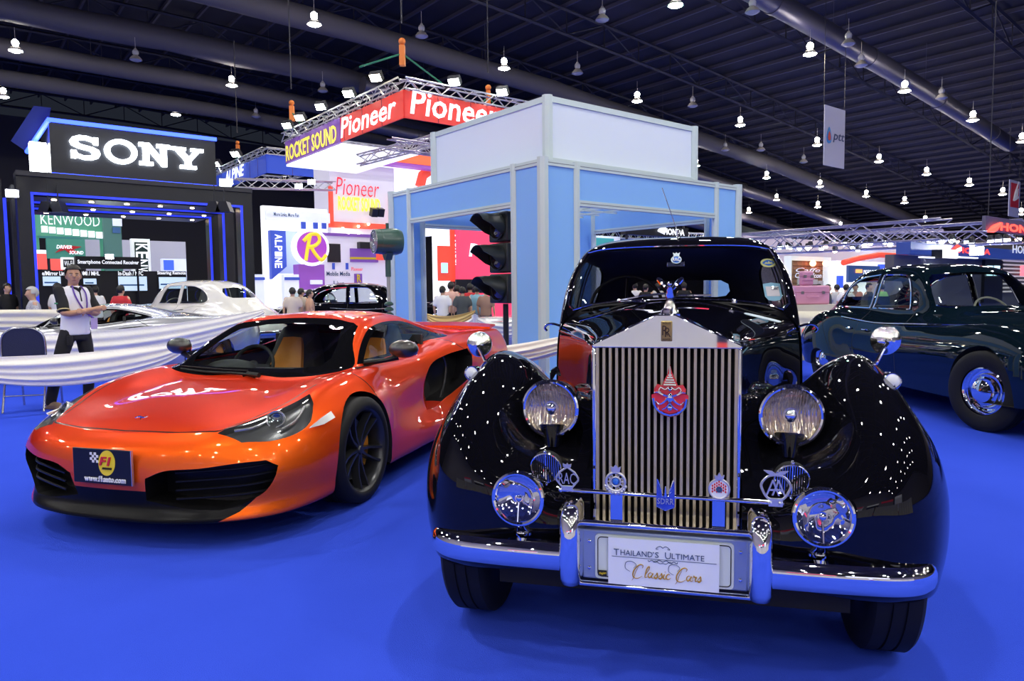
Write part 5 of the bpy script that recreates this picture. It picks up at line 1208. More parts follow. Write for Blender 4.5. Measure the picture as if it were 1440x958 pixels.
def pioneer():
    c = at(567, 140, 18.5); c.z = 0
    fr = Face(c, D1); fl = Face(c, D2)
    z1 = fr.tz(567, 126)[1]; z0 = fr.tz(567, 165)[1]; Lr = fr.tz(745, 160)[0]; Ll = fl.tz(402, 210)[0]
    root = thing('banner_ring', 'hanging square truss ring with red and purple name banners and floodlights', 'banner')
    zt = banner_ring(root, c, Lr, Ll, z0, z1, PR, PR)
    f = fl; tp = fl.tz(479, 190)[0]
    m = MB(); f.box(m, tp, Ll+.01, z0-.01, z1+.01, -.02, .06); m.build('purple_banner', PP, root)
    f.text('lettering', 'Pioneer', 481, 150, 560, 180, LIT, root, d=-.06, bold=.014, shear=.15); f.text('lettering', 'ROCKET SOUND', 404, 190, 476, 214, mat('letter_yellow', (.85, .75, .05), .5, emit=(.9, .8, .1), es=.6), root, d=-.06, bold=.02)
    fr.text('lettering', 'Pioneer', 575, 136, 700, 171, LIT, root, d=-.06, bold=.014, shear=.15)
    for i, (px, py) in enumerate(((418, 176), (436, 165), (466, 150), (506, 132), (545, 110), (628, 117), (695, 131))):
        fc = fl if px < 567 else fr; t, z = fc.tz(px, py+3); p = fc.M @ Vector((t, -.35, z)); flood(root, p, p+Vector((-.3, -1, -1.1)), (FL_G, FL_Y, FL_W)[i % 3], .95)
        m = MB().tube([p, fc.M @ Vector((t, .1, zt+.1))], .02, 4); m.build('lamp_arm', STEEL_DK, root)
    hoist(root, Vector((c.x, c.y, zt+.2))+D2*-.0, 2.0, D1); q = c+D2*(Ll*.92); hoist(root, Vector((q.x, q.y, zt+.2)), 1.2, D2)
    q = c+D1*Lr*1.0+D2*2; hoist(root, Vector((q.x, q.y, zt+.2)), 1.2, D1)
    # lower inner trusses and the lit ceiling panel
    lo = z0-.5
    truss(fl.M @ Vector((Ll*.45, .5, lo)), at(720, 170, 21), .28, root); truss(at(548, 202, 20), at(614, 212, 21), .28, root)
    a, b = fl.M @ Vector((Ll*.98, .1, z0-.05)), fl.M @ Vector((Ll*.45, .1, z0-.05))
    m = MB().box((0, 0, z0-.12), (2.6, (Ll*.55), z0-.05), M=Matrix.Translation(fl.o+D2*Ll*.45) @ HM); m.build('lit_ceiling_panel', LIT, root)
pioneer()
def alpine():
    c = at(374, 225, 31.); c.z = 0; fr = Face(c, D1); fl = Face(c, D2)
    z1 = fr.tz(375, 217)[1]; z0 = fr.tz(375, 243)[1]; Lr = fr.tz(480, 240)[0]; Ll = fl.tz(303, 250)[0]
    root = thing('banner_ring', 'hanging truss ring with plain blue banners, beside the red one', 'banner')
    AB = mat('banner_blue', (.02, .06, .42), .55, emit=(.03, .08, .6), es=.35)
    zt = banner_ring(root, c, Lr, Ll, z0, z1, AB, AB)
    fl.text('lettering', 'ALPINE', 318, 236, 345, 252, LIT, root, d=-.06, shear=.2, bold=.02)
    for px, py in ((312, 232), (340, 218)):
        t, z = fl.tz(px, py); p = fl.M @ Vector((t, -.3, z)); flood(root, p, p+Vector((-.3, -1, -1.1)), FL_G, 1.3)
    q = c+D2*Ll*.5; hoist(root, Vector((q.x, q.y, zt+.1)), .8, D2)
    for px, py in ((322, 256), (438, 256), (420, 262)): p = at(px, py, 22); flood(root, p, (0, 0, 1.3), emis('flood_hot3', (.93, 1., .98), 90), .7)
    truss(at(330, 258, 23), at(470, 262, 25), .28, root)
alpine()
# ------------------------------------------------------------------ white booths between the rings and the kiosk
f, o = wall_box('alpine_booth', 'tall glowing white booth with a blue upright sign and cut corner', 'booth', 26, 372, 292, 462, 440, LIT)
f.pbox(MB(), 372, 298, 462, 312, -.12, 0).build('fascia', LITS, o); f.text('lettering', 'More Links, More Fun', 383, 300, 418, 306, mat('print_navy', (.02, .06, .16)), o, d=-.15, bold=.01)
f.pbox(MB(), 383, 325, 425, 385, -.05, 0).build('picture_panel', mat('pale_pic', (.45, .55, .68), .5, emit=(.4, .5, .65), es=.5), o)
AL = mat('alpine_blue', (.03, .07, .42), .5, emit=(.04, .08, .5), es=.4)
t, z = f.tz(376, 325)[0], f.tz(385, 325)[1]; t2 = f.tz(398, 350)[0]; zb = f.tz(385, 393)[1]
MB().prism([(t, z), (t2, z), (t2, zb+.45), (t, zb)], -.30, -.05, M=f.M).build('upright_sign', AL, o)
for i, ch in enumerate('ALPINE'):
    tt, zz = f.tz(387, 334+8*i); text_mesh('lettering', ch, 1, LIT, o, f.M @ T(tt, -.33, zz) @ Matrix.Rotation(R(90), 4, 'Y'), width=.17, height=.26, bold=.02)
for x in (423, 440, 452): f.pbox(MB(), x, 312, x+6, 322, -.08, 0).build('blue_block', AL, o)
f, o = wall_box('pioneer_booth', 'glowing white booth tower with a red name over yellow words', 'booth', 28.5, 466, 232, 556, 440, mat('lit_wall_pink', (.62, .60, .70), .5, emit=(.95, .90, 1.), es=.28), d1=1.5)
f.pbox(MB(), 455, 222, 610, 233, -.5, 0).build('roof_band', mat('band_purple', (.28, .08, .40), .5, emit=(.35, .1, .5), es=.5), o)
f.pbox(MB(), 548, 220, 612, 234, -.55, 0).build('roof_band', mat('band_orange', (.85, .13, .05), .5, emit=(1., .15, .06), es=.6), o)
f.text('lettering', 'Pioneer', 471, 252, 532, 276, mat('letter_red', (.7, .02, .05), .5, emit=(.8, .02, .06), es=.5), o, d=-.06, shear=.2, bold=-.01); f.text('lettering', 'ROCKET SOUND', 474, 278, 533, 298, mat('letter_yellow', (.85, .75, .05)), o, d=-.10, bold=.04)
for x0, x1, y0, y1 in ((462, 467, 262, 318), (546, 551, 275, 312), (462, 551, 314, 322)): f.pbox(MB(), x0, y0, x1, y1, -.12, 0).build('red_trim', mat('trim_red', (.8, .06, .04), .5, emit=(1., .1, .05), es=.5), o)
f.pbox(MB(), 556, 226, 612, 330, .3, 1.4).build('white_wing', LIT, o)
m = MB().tube([f.M @ Vector((f.tz(594, 262)[0], .22, f.tz(594, 262)[1])), f.M @ Vector((f.tz(598, 246)[0], .22, f.tz(598, 246)[1])), f.M @ Vector((f.tz(610, 237)[0], .22, f.tz(610, 237)[1]))], .22, 8); m.build('red_arc', mat('trim_red', (.8, .06, .04)), o)
for px, py in ((478, 322), (500, 319), (514, 316), (486, 330), (500, 330)):
    MB().sphere(f.M @ Vector((f.tz(px, py)[0], -.25, f.tz(px, py)[1])), .05).build('spot_bulb', emis('spot_warm', (1., .8, .5), 25), o)
for px in (519, 528): MB().cbox((0, 0, 0), (.25, .25, .32), M=f.M @ T(f.tz(px, 300)[0], -.4, f.tz(px, 300)[1], rx=R(20))).build('track_lamp', SB, o)
f, o = wall_box('media_booth', 'low white counter booth with purple and yellow bands under the tower', 'booth', 26.6, 455, 330, 556, 440, mat('lit_wall_pink', (.9, .9, .95)), d1=.4)
f.pbox(MB(), 452, 329, 530, 333, -.1, 0).build('purple_band', PP, o); f.pbox(MB(), 492, 350, 530, 369, -.1, 0).build('purple_band', PP, o); f.pbox(MB(), 492, 362, 527, 365, -.12, 0).build('yellow_band', YELLOW, o); f.pbox(MB(), 527, 350, 555, 366, -.12, 0).build('red_band', mat('trim_red', (.8, .06, .04)), o)
f.pbox(MB(), 460, 343, 478, 369, -.06, 0).build('display_screen', SB, o); f.pbox(MB(), 502, 341, 520, 350, -.25, 0).build('loudspeaker', SB, o)
f.text('lettering', 'Mobile Media', 459, 382, 492, 388, mat('print_navy', (.02, .06, .16)), o, bold=.01); f.text('lettering', 'Live', 469, 395, 484, 402, mat('print_navy', (.02, .06, .16)), o)
for x in (467, 486): f.pbox(MB(), x, 370, x+3, 379, -.06, 0).build('blue_block', AL, o)
f.pbox(MB(), 498, 385, 508, 398, -.08, 0).build('purple_panel', PP, o); f.text('lettering', 'R', 500, 386, 506, 397, YELLOW, o, d=-.12, bold=.03); f.text('lettering', 'Pioneer', 494, 376, 510, 381, mat('letter_red', (.7, .02, .05)), o)
# round R sign on a purple pillar
f, o = wall_box('round_sign', 'purple pillar carrying a round purple sign with a yellow letter', 'sign', 25.2, 421, 372, 457, 440, mat('pillar_purple', (.22, .07, .36), .5, emit=(.22, .06, .38), es=.5), d1=.5)
t, z = f.tz(437.5, 348); rr = f.tz(459.5, 348)[0]-t
MB().lathe([(.001, -.15), (rr*1.12, -.15), (rr*1.12, .1), (.001, .1)], 40, axis='Y', M=f.M @ T(t, .1, z)).build('white_disc', LIT, o)
MB().lathe([(.001, -.20), (rr*.93, -.20), (rr*.93, -.1)], 40, axis='Y', M=f.M @ T(t, .1, z)).build('purple_disc', mat('disc_purple', (.35, .06, .50), .5, emit=(.4, .06, .55), es=.5), o)
YL = mat('disc_yellow', (.85, .65, .03), .5, emit=(.9, .7, .05), es=.5)
for pts in ([(-.45,-.8),(-.30,.0),(-.12,.75)], [(-.55,.35),(-.1,.75),(.35,.75),(.45,.40),(.15,.10),(-.25,.0)], [(-.1,.02),(.2,-.45),(.55,-.75),(.85,-.45)]):
    MB().tube([f.M @ Vector((t+rr*x, -.13, z+rr*y)) for x, y in s2(pts, 5, False)], rr*.11, 8).build('letter_stroke', YL, o)
f.pbox(MB(), 436, 394, 452, 400, -.1, 0).build('price_card', LITS, o)
for px0, px1, lab in ((357, 372, 'pale lit shelf booth at the left foot of the blue upright sign'), (400, 421, 'small white counter with blue top beside the purple pillar')):
    f, o = wall_box('counter_booth', lab, 'booth', 24.2, px0, 386, px1, 440, LITS); f.pbox(MB(), px0, 390, px1, 394, -.05, 0).build('blue_top', AL, o)
# red booth seen through the kiosk
RB = mat('red_wall', (.75, .03, .08), .5, emit=(1., .06, .14), es=.9)
f, o = wall_box('red_brand_wall', 'bright red lit wall seen through the blue kiosk opening', 'booth', 21, 646, 324, 735, 440, RB)
f.text('lettering', 'Pioneer', 658, 344, 732, 362, LIT, o, d=-.05, bold=.03, shear=.15)
f.pbox(MB(), 640, 393, 740, 412, -.05, 0).build('dark_base', SB, o)
f, o = wall_box('red_pillar_sign', 'red pillar with a white name running downward beside the bright red wall', 'sign', 20.5, 634, 320, 652, 440, mat('red_pillar', (.70, .06, .03), .5, emit=(.85, .08, .05), es=.5))
f.pbox(MB(), 634, 396, 652, 440, -.05, 0).build('dark_base', SB, o)
tt, zz = f.tz(643, 354); text_mesh('lettering', 'Pioneer', 1, LIT, o, f.M @ T(tt, -.04, zz) @ Matrix.Rotation(R(90), 4, 'Y'), width=.95, height=.20, bold=.02, shear=.15)
f, o = wall_box('white_red_booth', 'white and red booth with a small screen at the left of the kiosk opening', 'booth', 20, 615, 318, 633, 440, LIT)
f.pbox(MB(), 615, 346, 633, 395, -.05, 0).build('red_panel', mat('red_pillar', (.70, .06, .03)), o); f.pbox(MB(), 619, 370, 627, 384, -.10, 0).build('screen', emis('screen_cyan', (.3, .6, 1.), 1.5), o)
# white name board and small screens seen through the kiosk on the right
f, o = wall_box('far_name_board', 'distant dark board with white winged name seen through the kiosk', 'sign', 27, 880, 318, 968, 332, SB, base=False)
f.text('lettering', 'HONDA', 933, 322, 962, 331, LIT, o, bold=.03); MB().tube([f.M @ Vector((f.tz(924, 325)[0]+.0, -.05, f.tz(924, 325)[1])), f.M @ Vector((f.tz(931, 323)[0], -.05, f.tz(931, 323)[1]))], [.03, .18], 6).build('wing_mark', LIT, o)
for x in (884, 964): MB().tube([f.M @ Vector((f.tz(x, 325)[0], .1, f.tz(x, 318)[1])), f.M @ Vector((f.tz(x, 325)[0], .1, 0))], .05, 5).build('board_leg', STEEL_DK, o)
truss(at(820, 328, 30), at(1000, 334, 38), .35, o)
f, o = wall_box('teal_screen_booth', 'distant booth with a teal screen seen through the kiosk', 'booth', 26, 828, 332, 872, 430, LITS); f.pbox(MB(), 831, 335, 862, 350, -.05, 0).build('teal_screen', mat('teal', (.03, .2, .22), .4, emit=(.05, .35, .38), es=.6), o); f.text('lettering', 'Smart', 833, 337, 852, 341, LIT, o)
# ------------------------------------------------------------------ far right of the hall
TRB = mat('truss_blue', (.25, .24, .36), .4, .4)
def far_truss(pa, pb, label, lights, seed):
    rnd = random.Random(seed)
    root = thing('light_truss', label, 'truss')
    truss(pa, pb, .9, root, mt=TRB, step=1.2, r=.05); truss(Vector(pa)-D2*-3+Vector((0, 0, .3)), Vector(pb)-D2*-3+Vector((0, 0, .3)), .9, root, mt=TRB, step=1.2, r=.05)
    for i in range(lights):
        k = (i+rnd.random()*.8)/lights; p = Vector(pa)+(Vector(pb)-Vector(pa))*k+Vector((0, 0, -.45+.35*rnd.random()))
        mt = [emis('truss_cool', (.80, .88, 1.), 45), emis('truss_warm', (1., .62, .38), 28), emis('truss_mint', (.6, 1., .8), 35)][0 if rnd.random() < .68 else (1 if rnd.random() < .55 else 2)]
        m = MB().lathe([(.13, .05), (.15, .10), (.10, .26), (.001, .28)], 10, M=Matrix.Translation(p)); sh = m.build('spotlight', STEEL_DK, root)
        MB().sphere(p, .115, 10, 6).build('spot_glass', mt, sh)
    return root
far_truss(at(975, 352, 45), at(1445, 325, 29), 'long blue-lit lighting truss over the booths at the right', 44, 3)
far_truss(at(1035, 340, 62), at(1390, 334, 52), 'more distant lighting truss behind the first one on the right', 26, 5)
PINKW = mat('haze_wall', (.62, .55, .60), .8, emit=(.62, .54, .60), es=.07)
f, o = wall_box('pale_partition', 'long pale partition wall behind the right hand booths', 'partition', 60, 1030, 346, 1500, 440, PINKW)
# wooden cafe booth inside a white arch
f, o = wall_box('arch_booth', 'white framed booth with wooden sign wall and two warm lamps', 'booth', 24, 1112, 361, 1168, 430, mat('booth_white', (.75, .80, .76), .5, emit=(.7, .8, .75), es=.35))
f.pbox(MB(), 1113, 367, 1155, 430, -.04, 0).build('wood_wall', mat('plank_wood', (.30, .17, .08), .6, noise=(4, .4)), o)
m = MB()
for k in range(7): f.pbox(m, 1113, 368+6*k, 1155, 368.6+6*k, -.06, -.04)
m.build('plank_groove', mat('groove_dark', (.08, .04, .02), .7), o)
f.text('lettering', 'Caffe', 1116, 377, 1150, 383, LITS, o, d=-.08, shear=.3); f.text('lettering', 'Craft & Icon', 1115, 384, 1152, 391, LITS, o, d=-.08, shear=.3, bold=.01)
for x in (1131, 1149): MB().sphere(f.M @ Vector((f.tz(x, 371)[0], -.3, f.tz(x, 371)[1])), .10).build('red_lamp', emis('red_lamp', (1., .25, .12), 9), o)
for x0, x1, y0, y1 in ((1119, 1131, 391, 405), (1140, 1146, 393, 400), (1147, 1154, 395, 404)): f.pbox(MB(), x0, y0, x1, y1, -.10, -.04).build('menu_frame', mat('frame_pale', (.6, .6, .55), .5), o)
f, o = wall_box('screen_arcade_booth', 'dazzling white and blue booth with picture panels and a red roof edge', 'booth', 26, 1176, 368, 1258, 430, LIT)
f.pbox(MB(), 1190, 374, 1240, 397, -.08, 0).build('dark_screen', mat('night_screen', (.02, .04, .12), .4, emit=(.02, .08, .3), es=.5), o)
f.pbox(MB(), 1234, 372, 1244, 394, -.12, 0).build('blue_picture', mat('pic_blue', (.03, .08, .6)), o); f.pbox(MB(), 1200, 379, 1208, 384, -.12, 0).build('orange_mark', emis('orange_mark', (1., .35, .1), 1.5), o); f.text('lettering', 'MOTO SHOP', 1210, 380, 1230, 385, LIT, o, d=-.12)
a_ = [f.M @ Vector((f.tz(x, y)[0], -.3, f.tz(x, y)[1])) for x, y in ((1174, 370), (1195, 364), (1225, 359), (1262, 361))]
MB().tube(a_, .10, 8).build('red_roof_edge', mat('trim_red', (.8, .06, .04)), o)
f.pbox(MB(), 1176, 388, 1182, 405, -.1, 0).build('blue_column', mat('pic_blue', (.03, .08, .6)), o); f.pbox(MB(), 1218, 397, 1262, 425, -.6, 0).build('lit_counter', mat('counter_wood', (.5, .42, .38), .5), o)
# long dark motorcycle maker's booth
f, o = wall_box('honda_booth', 'long dark grey booth with a blue fascia and red name at the right', 'booth', 25, 1256, 364, 1500, 430, mat('booth_grey', (.085, .085, .10), .5))
f.pbox(MB(), 1260, 350, 1500, 364, -.4, 0).build('blue_fascia', mat('fascia_blue', (.02, .045, .20), .45, emit=(.02, .05, .25), es=.4), o)
f.text('lettering', 'HONDA', 1326, 350, 1372, 358, emis('name_red', (.9, .05, .04), 1.6), o, d=-.44, bold=.03)
MB().tube([f.M @ Vector((f.tz(1314, 356)[0], -.44, f.tz(1314, 356)[1])), f.M @ Vector((f.tz(1325, 351)[0], -.44, f.tz(1325, 351)[1]))], [.03, .14], 6).build('wing_mark', emis('name_red', (.9, .05, .04), 1.6), o)
flood(o, f.M @ Vector((f.tz(1329, 355)[0], -.9, f.tz(1329, 355)[1])), (0, 0, 1.3), emis('flood_hot4', (.9, .93, 1.), 220), 1.2)
f.text('lettering', 'HONDA', 1404, 347, 1440, 358, LITS, o, d=-.44, bold=.02)
for x0, x1 in ((1271, 1290), (1315, 1352)): f.pbox(MB(), x0, 362, x1, 364, -.5, -.4).build('strip_lamp', LIT, o)
for x in (1292, 1304): f.pbox(MB(), x, 375, x+5, 382, -.08, 0).build('wall_lamp', LITS, o)
f.pbox(MB(), 1290, 353, 1312, 365, -.7, -.4).build('loudspeaker', SB, o)
m = MB()
for k in range(9): f.pbox(m, 1406, 368+5*k, 1500, 370+5*k, -.12, -.06)
m.build('slat_screen', mat('slat_bright', (.55, .5, .5), .5, emit=(.7, .6, .6), es=.4), o); f.pbox(MB(), 1380, 366, 1406, 425, -.10, 0).build('dark_doorway', SB, o)
for x, c in ((1383, (.6, .9, 1.)), (1393, (.6, .9, 1.)), (1430, (1., .2, .25))): f.pbox(MB(), x, 374, x+6, 388, -.16, -.1).build('light_panel', emis('panel_%d' % x, c, 1.2), o)
f2, o2 = wall_box('red_name_sign', 'glowing red winged name sign high at the right edge', 'sign', 24, 1386, 312, 1500, 331, mat('sign_backing', (.10, .09, .15), .5), base=False, d1=.1)
o2.location = (0, 0, 0)
f2.text('lettering', 'HONDA', 1404, 317, 1465, 328, emis('name_red2', (1., .06, .04), 3), o2, d=-.05, bold=.04)
MB().tube([f2.M @ Vector((f2.tz(1386, 326)[0], -.06, f2.tz(1386, 326)[1])), f2.M @ Vector((f2.tz(1394, 322)[0], -.06, f2.tz(1394, 322)[1])), f2.M @ Vector((f2.tz(1403, 315)[0], -.06, f2.tz(1403, 315)[1]))], [.02, .12, .05], 6).build('wing_mark', emis('name_red2', (1., .06, .04), 3), o2)
for x in (1392, 1480): MB().tube([f2.M @ Vector((f2.tz(x, 315)[0], .05, f2.tz(x, 313)[1])), f2.M @ Vector((f2.tz(x, 315)[0], .05, 12.5))], .015, 4).build('hanging_wire', STEEL_DK, o2)
rolls()
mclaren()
# ------------------------------------------------------------------ other cars
def loop_path(bm, d=.004):
    """ordered outline of a patch, pushed out a little"""
    bm.normal_update(); bd = [e for e in bm.edges if e.is_boundary]; nx = {}
    for e in bd:
        for v in e.verts: nx.setdefault(v, []).append(e.other_vert(v))
    s = bd[0].verts[0]; path = [s]; prev = None; cur = s
    while True:
        n = [v for v in nx[cur] if v != prev]
        if not n: break
        prev, cur = cur, n[0]
        if cur == s or len(path) > 2000: break
        path.append(cur)
    P = [v.co+v.normal*d for v in path]; out = [P[0]]
    for p in P[1:]:
        if (p-out[-1]).length > .02: out.append(p)
    return out
def classic_wheel(parent, x, y, side, r=.36, w=.16, paint=CHROME, steer=0.):
    M = T(x, y, r, rz=steer) @ Matrix.Scale(side, 4, (1, 0, 0)); wh = thing('wheel', None, None); wh.parent = parent
    o = link('tyre', wheel_tyre(r, w, r*.60).bm(), RUBBER, wh); o.matrix_local = M
    q = r*.60
    m = MB().lathe([(q, -.05), (q, .065), (q*.94, .072), (q*.86, .05), (q*.82, .02), (q*.74, .015), (q*.70, .04), (q*.64, .055), (q*.60, .045), (q*.52, .05), (q*.46, .085), (q*.30, .10), (q*.14, .108), (.001, .112)], 40, axis='X')
    o = link('hub_cap', m.bm(), paint, wh); o.matrix_local = M
    return wh
def saloon(label, loc, rot, paint, scale=(1, 1, 1), steer=0., spat=True, chrome=True, name='classic_saloon'):
    S = [
     [(0,-.76,.90),(0,-.76,.90),(0,-.76,.90),(0,-.76,.90),(0,-.76,.90),(0,-.86,.75),(0,-.86,.50),(0,-.80,.28)],
     [(0,-.70,.93),(.12,-.70,.92),(.22,-.72,.88),(.34,-.76,.79),(.52,-.80,.80),(.60,-.86,.66),(.61,-.86,.48),(.58,-.80,.28)],
     [(0,-.45,.98),(.14,-.45,.97),(.26,-.47,.92),(.40,-.50,.83),(.68,-.55,.89),(.83,-.60,.72),(.85,-.62,.50),(.82,-.60,.28)],
     [(0,0,1.02),(.17,0,1.01),(.32,0,.96),(.47,0,.87),(.73,0,.945),(.875,0,.77),(.90,0,.5),(.87,0,.26)],
     [(0,.6,1.05),(.2,.6,1.04),(.40,.6,.99),(.55,.6,.93),(.74,.6,.915),(.885,.6,.75),(.90,.6,.5),(.87,.6,.24)],
     [(0,.98,1.07),(.24,.98,1.06),(.48,1.0,1.04),(.62,1.05,.99),(.76,1.08,.90),(.885,1.08,.73),(.90,1.08,.5),(.87,1.08,.24)],
     [(0,1.2,1.27),(.24,1.2,1.265),(.53,1.24,1.23),(.65,1.28,1.005),(.775,1.3,.885),(.885,1.3,.72),(.90,1.3,.5),(.87,1.3,.24)],
     [(0,1.42,1.47),(.24,1.42,1.465),(.49,1.48,1.42),(.655,1.5,1.01),(.785,1.5,.88),(.885,1.5,.71),(.90,1.5,.5),(.87,1.5,.24)],
     [(0,1.8,1.54),(.24,1.8,1.53),(.49,1.8,1.465),(.665,1.8,1.015),(.79,1.8,.88),(.885,1.8,.71),(.90,1.8,.5),(.87,1.8,.24)],
     [(0,2.4,1.55),(.24,2.4,1.54),(.49,2.4,1.47),(.67,2.4,1.02),(.80,2.4,.91),(.89,2.4,.74),(.90,2.4,.5),(.87,2.4,.24)],
     [(0,2.9,1.49),(.23,2.9,1.48),(.47,2.88,1.41),(.655,2.88,1.03),(.81,2.9,.965),(.91,2.9,.79),(.92,2.9,.5),(.87,2.9,.25)],
     [(0,3.28,1.32),(.22,3.27,1.31),(.42,3.24,1.26),(.58,3.2,1.03),(.79,3.28,.94),(.90,3.28,.76),(.91,3.28,.5),(.86,3.28,.26)],
     [(0,3.60,1.10),(.2,3.60,1.09),(.38,3.58,1.05),(.54,3.52,.96),(.74,3.6,.84),(.85,3.6,.70),(.87,3.6,.48),(.82,3.6,.27)],
     [(0,3.98,.88),(.18,3.98,.87),(.34,3.96,.83),(.46,3.94,.77),(.61,3.93,.69),(.70,3.94,.58),(.72,3.94,.44),(.68,3.9,.30)],
     [(0,4.12,.62),(0,4.12,.62),(0,4.12,.62),(0,4.12,.62),(0,4.12,.62),(0,4.16,.52),(0,4.15,.42),(0,4.08,.32)],
    ]
    G = surf(S, 6, 5)
    for r_ in G:
        for p in r_: p.x = max(0, p.x)
    bm = MB().grid(G).bm(); bmesh.ops.remove_doubles(bm, verts=bm.verts[:], dist=1e-5); bmesh.ops.recalc_face_normals(bm, faces=bm.faces[:])
    root = thing(name, label, 'car', loc, rot); root.scale = scale
    f = cut(bm, [(-.01,1.09),(.30,1.085),(.50,1.07),(.56,1.09),(.54,1.22),(.485,1.38),(.44,1.42),(-.01,1.445)], 'Y', lambda c: c.y < 1.6 and c.y > .9); ws = extract(bm, f)
    f = cut(bm, [(-.01,1.16),(.28,1.16),(.36,1.20),(.36,1.29),(.28,1.36),(-.01,1.38)], 'Y', lambda c: c.y > 2.9); rw = extract(bm, f)
    wins = []
    for poly in (s2([(1.46,1.045),(1.58,1.30),(1.70,1.41),(1.85,1.43)], 4, False)+[(2.16,1.435),(2.16,1.04)], [(2.24,1.04),(2.24,1.435)]+s2([(2.60,1.41),(2.86,1.33),(3.02,1.20),(3.05,1.10),(2.98,1.045)], 4, False)):
        wins.append(extract(bm, cut(bm, poly, 'X', lambda c: c.x > .4)))
    for cy, rr in ((0, .40),)+(((3.05, .40),) if not spat else ((3.05, .30),)):
        zc = .36 if rr > .35 else .20
        fs = cut(bm, arc_pts(cy, zc, rr, 0, PI, 20)+[(cy-rr, 0), (cy+rr, 0)], 'X', lambda c: c.x > .55 and c.z < .85); wl = extract(bm, fs)
        bd = [e for e in wl.edges if e.is_boundary and all(v.co.z > .25 for v in e.verts)]; old = wl.faces[:]; g = bmesh.ops.extrude_edge_only(wl, edges=bd)
        bmesh.ops.delete(wl, geom=old, context='FACES')
        for x in g['geom']:
            if isinstance(x, bmesh.types.BMVert): x.co.x -= .30
        w2 = mirrored(wl); link('wheel_arch', wl, BLACK_MATT, root, norm=False); link('wheel_arch', w2, BLACK_MATT, root, norm=False)
    for poly in (strip([(1.30,.30),(1.32,.7),(1.36,1.02)], .008), strip([(2.20,.28),(2.20,1.03)], .008), strip([(3.06,.95),(2.86,.72),(2.72,.5),(2.70,.30)], .008)):
        for x in cut(bm, poly, 'X', lambda c: c.x > .5): x.material_index = 1
    link('body', bm, [paint, BLACK_MATT], root, mirror=True, smooth=60)
    for pt, nm in ((ws, 'windscreen'), (rw, 'rear_window')):
        link(nm, pt, GLASS, root, mirror=True)
    for wb in wins:
        for sg in (1, -1):
            q = wb.copy() if sg == 1 else mirrored(wb); path = loop_path(q, .003)
            g_ = link('side_window', q, GLASS, root)
            m = MB().tube(path, .011, 6, closed=True); ym = sum(p.y for p in path)/len(path); zb_, zt_ = min(p.z for p in path), max(p.z for p in path)
            m.build('window_frame', CHROME if chrome else paint, g_)
    for sg in (1, -1):
        m = MB().tube(crv([(.70*sg,.20,.93),(.78*sg,1.1,.905),(.80*sg,1.9,.885),(.825*sg,2.6,.93)], 5), .008, 6); m.build('waist_strip', CHROME, root)
        for y in (1.98, 2.34): MB().tube([(.865*sg,y-.07,.80),(.885*sg,y,.80),(.865*sg,y+.07,.80)], .009, 6).build('door_handle', CHROME, root)
        classic_wheel(root, .80*sg, 0, sg, steer=steer); classic_wheel(root, .76*sg, 3.05, sg)
        MB().sphere((.56*sg,-.83,.74), 1, 20, 12, sc=(.10,.09,.10)).build('headlamp', GLASS_CL if 0 else mat('lamp_face', (.75,.78,.8), .1, .6), root)
        MB().sphere((.66*sg,3.97,.64), 1, 12, 8, sc=(.045,.05,.07)).build('tail_lamp', mat('tail_red', (.7,.03,.02), .25, emit=(1.,.1,.05), es=.6), root)
    m = MB().box((-.19,-.90,.42),(.19,-.82,.92)); 
    for k in range(9): m.box((-.17+.0425*k-.006,-.915,.44),(-.17+.0425*k+.006,-.90,.90))
    m.build('front_grille', CHROME, root, bevel=.01)
    for y0, sg in ((-.98, -1), (4.24, 1)):
        MB().tube(crv([(-.86,y0-sg*.30,.43),(-.80,y0-sg*.10,.43),(-.5,y0,.43),(0,y0+sg*.02,.43),(.5,y0,.43),(.80,y0-sg*.10,.43),(.86,y0-sg*.30,.43)], 5), .055, 12).build('bumper', CHROME, root)
    m = MB().box((-.6,1.2,.3),(.6,3.3,.34)); m.box((-.62,1.0,.7),(.62,1.3,1.0)); m.cbox((-.3,2.0,.75),(.5,.14,.55)); m.cbox((.3,2.0,.75),(.5,.14,.55)); m.cbox((0,2.95,.8),(1.1,.14,.5))
    m.build('cabin_interior', CABIN, root)
    m = MB(); Mw = T(.32,1.48,1.0,rx=R(-35)); m.tube([(.2*math.cos(2*PI*k/24),0,.2*math.sin(2*PI*k/24)) for k in range(24)], .012, 6, closed=True, M=Mw); m.tube([(-.19,0,0),(.19,0,0)], .01, M=Mw); m.build('steering_wheel', mat('ivory', (.5,.48,.42), .4), root)
    return root
GREENBLK = mat('dark_green_paint', (.002, .007, .012), .03); IVORY = mat('ivory_paint', (.72, .70, .66), .2, coat=1.)
BLACK2 = mat('gloss_black', (.003, .003, .005), .03); PINK = mat('pink_paint', (.62, .28, .40), .3, coat=.8); PALE = mat('pale_silver', (.62, .64, .70), .25, .3, coat=1.)
jag = saloon('large very dark green vintage saloon at the right edge, cut off by the frame', (5.02, 6.31, 0), R(2), GREENBLK, (.98, 1.0, 1.0), steer=R(14))
SILV = mat('silver_paint', (.55, .56, .60), .22, .5, coat=1.)
mclaren(SILV, (-7.7, 11.3, 0), R(-68), 'silver low supercar behind the white cloth barrier and the standing man', plate=False)
def by_px(px, Y): d = ray(px, 415); return (d.x/d.y*Y, Y, 0)
saloon('ivory white vintage saloon seen from behind, left of the orange car roof', (-8.9, 17.4, 0), R(-122), IVORY, (1.02, 1.05, 1.03), chrome=False)
saloon('black vintage saloon with chrome window frames behind the orange car roof', (-1.85, 18.2, 0), R(92), BLACK2, (.95, 1., .98))
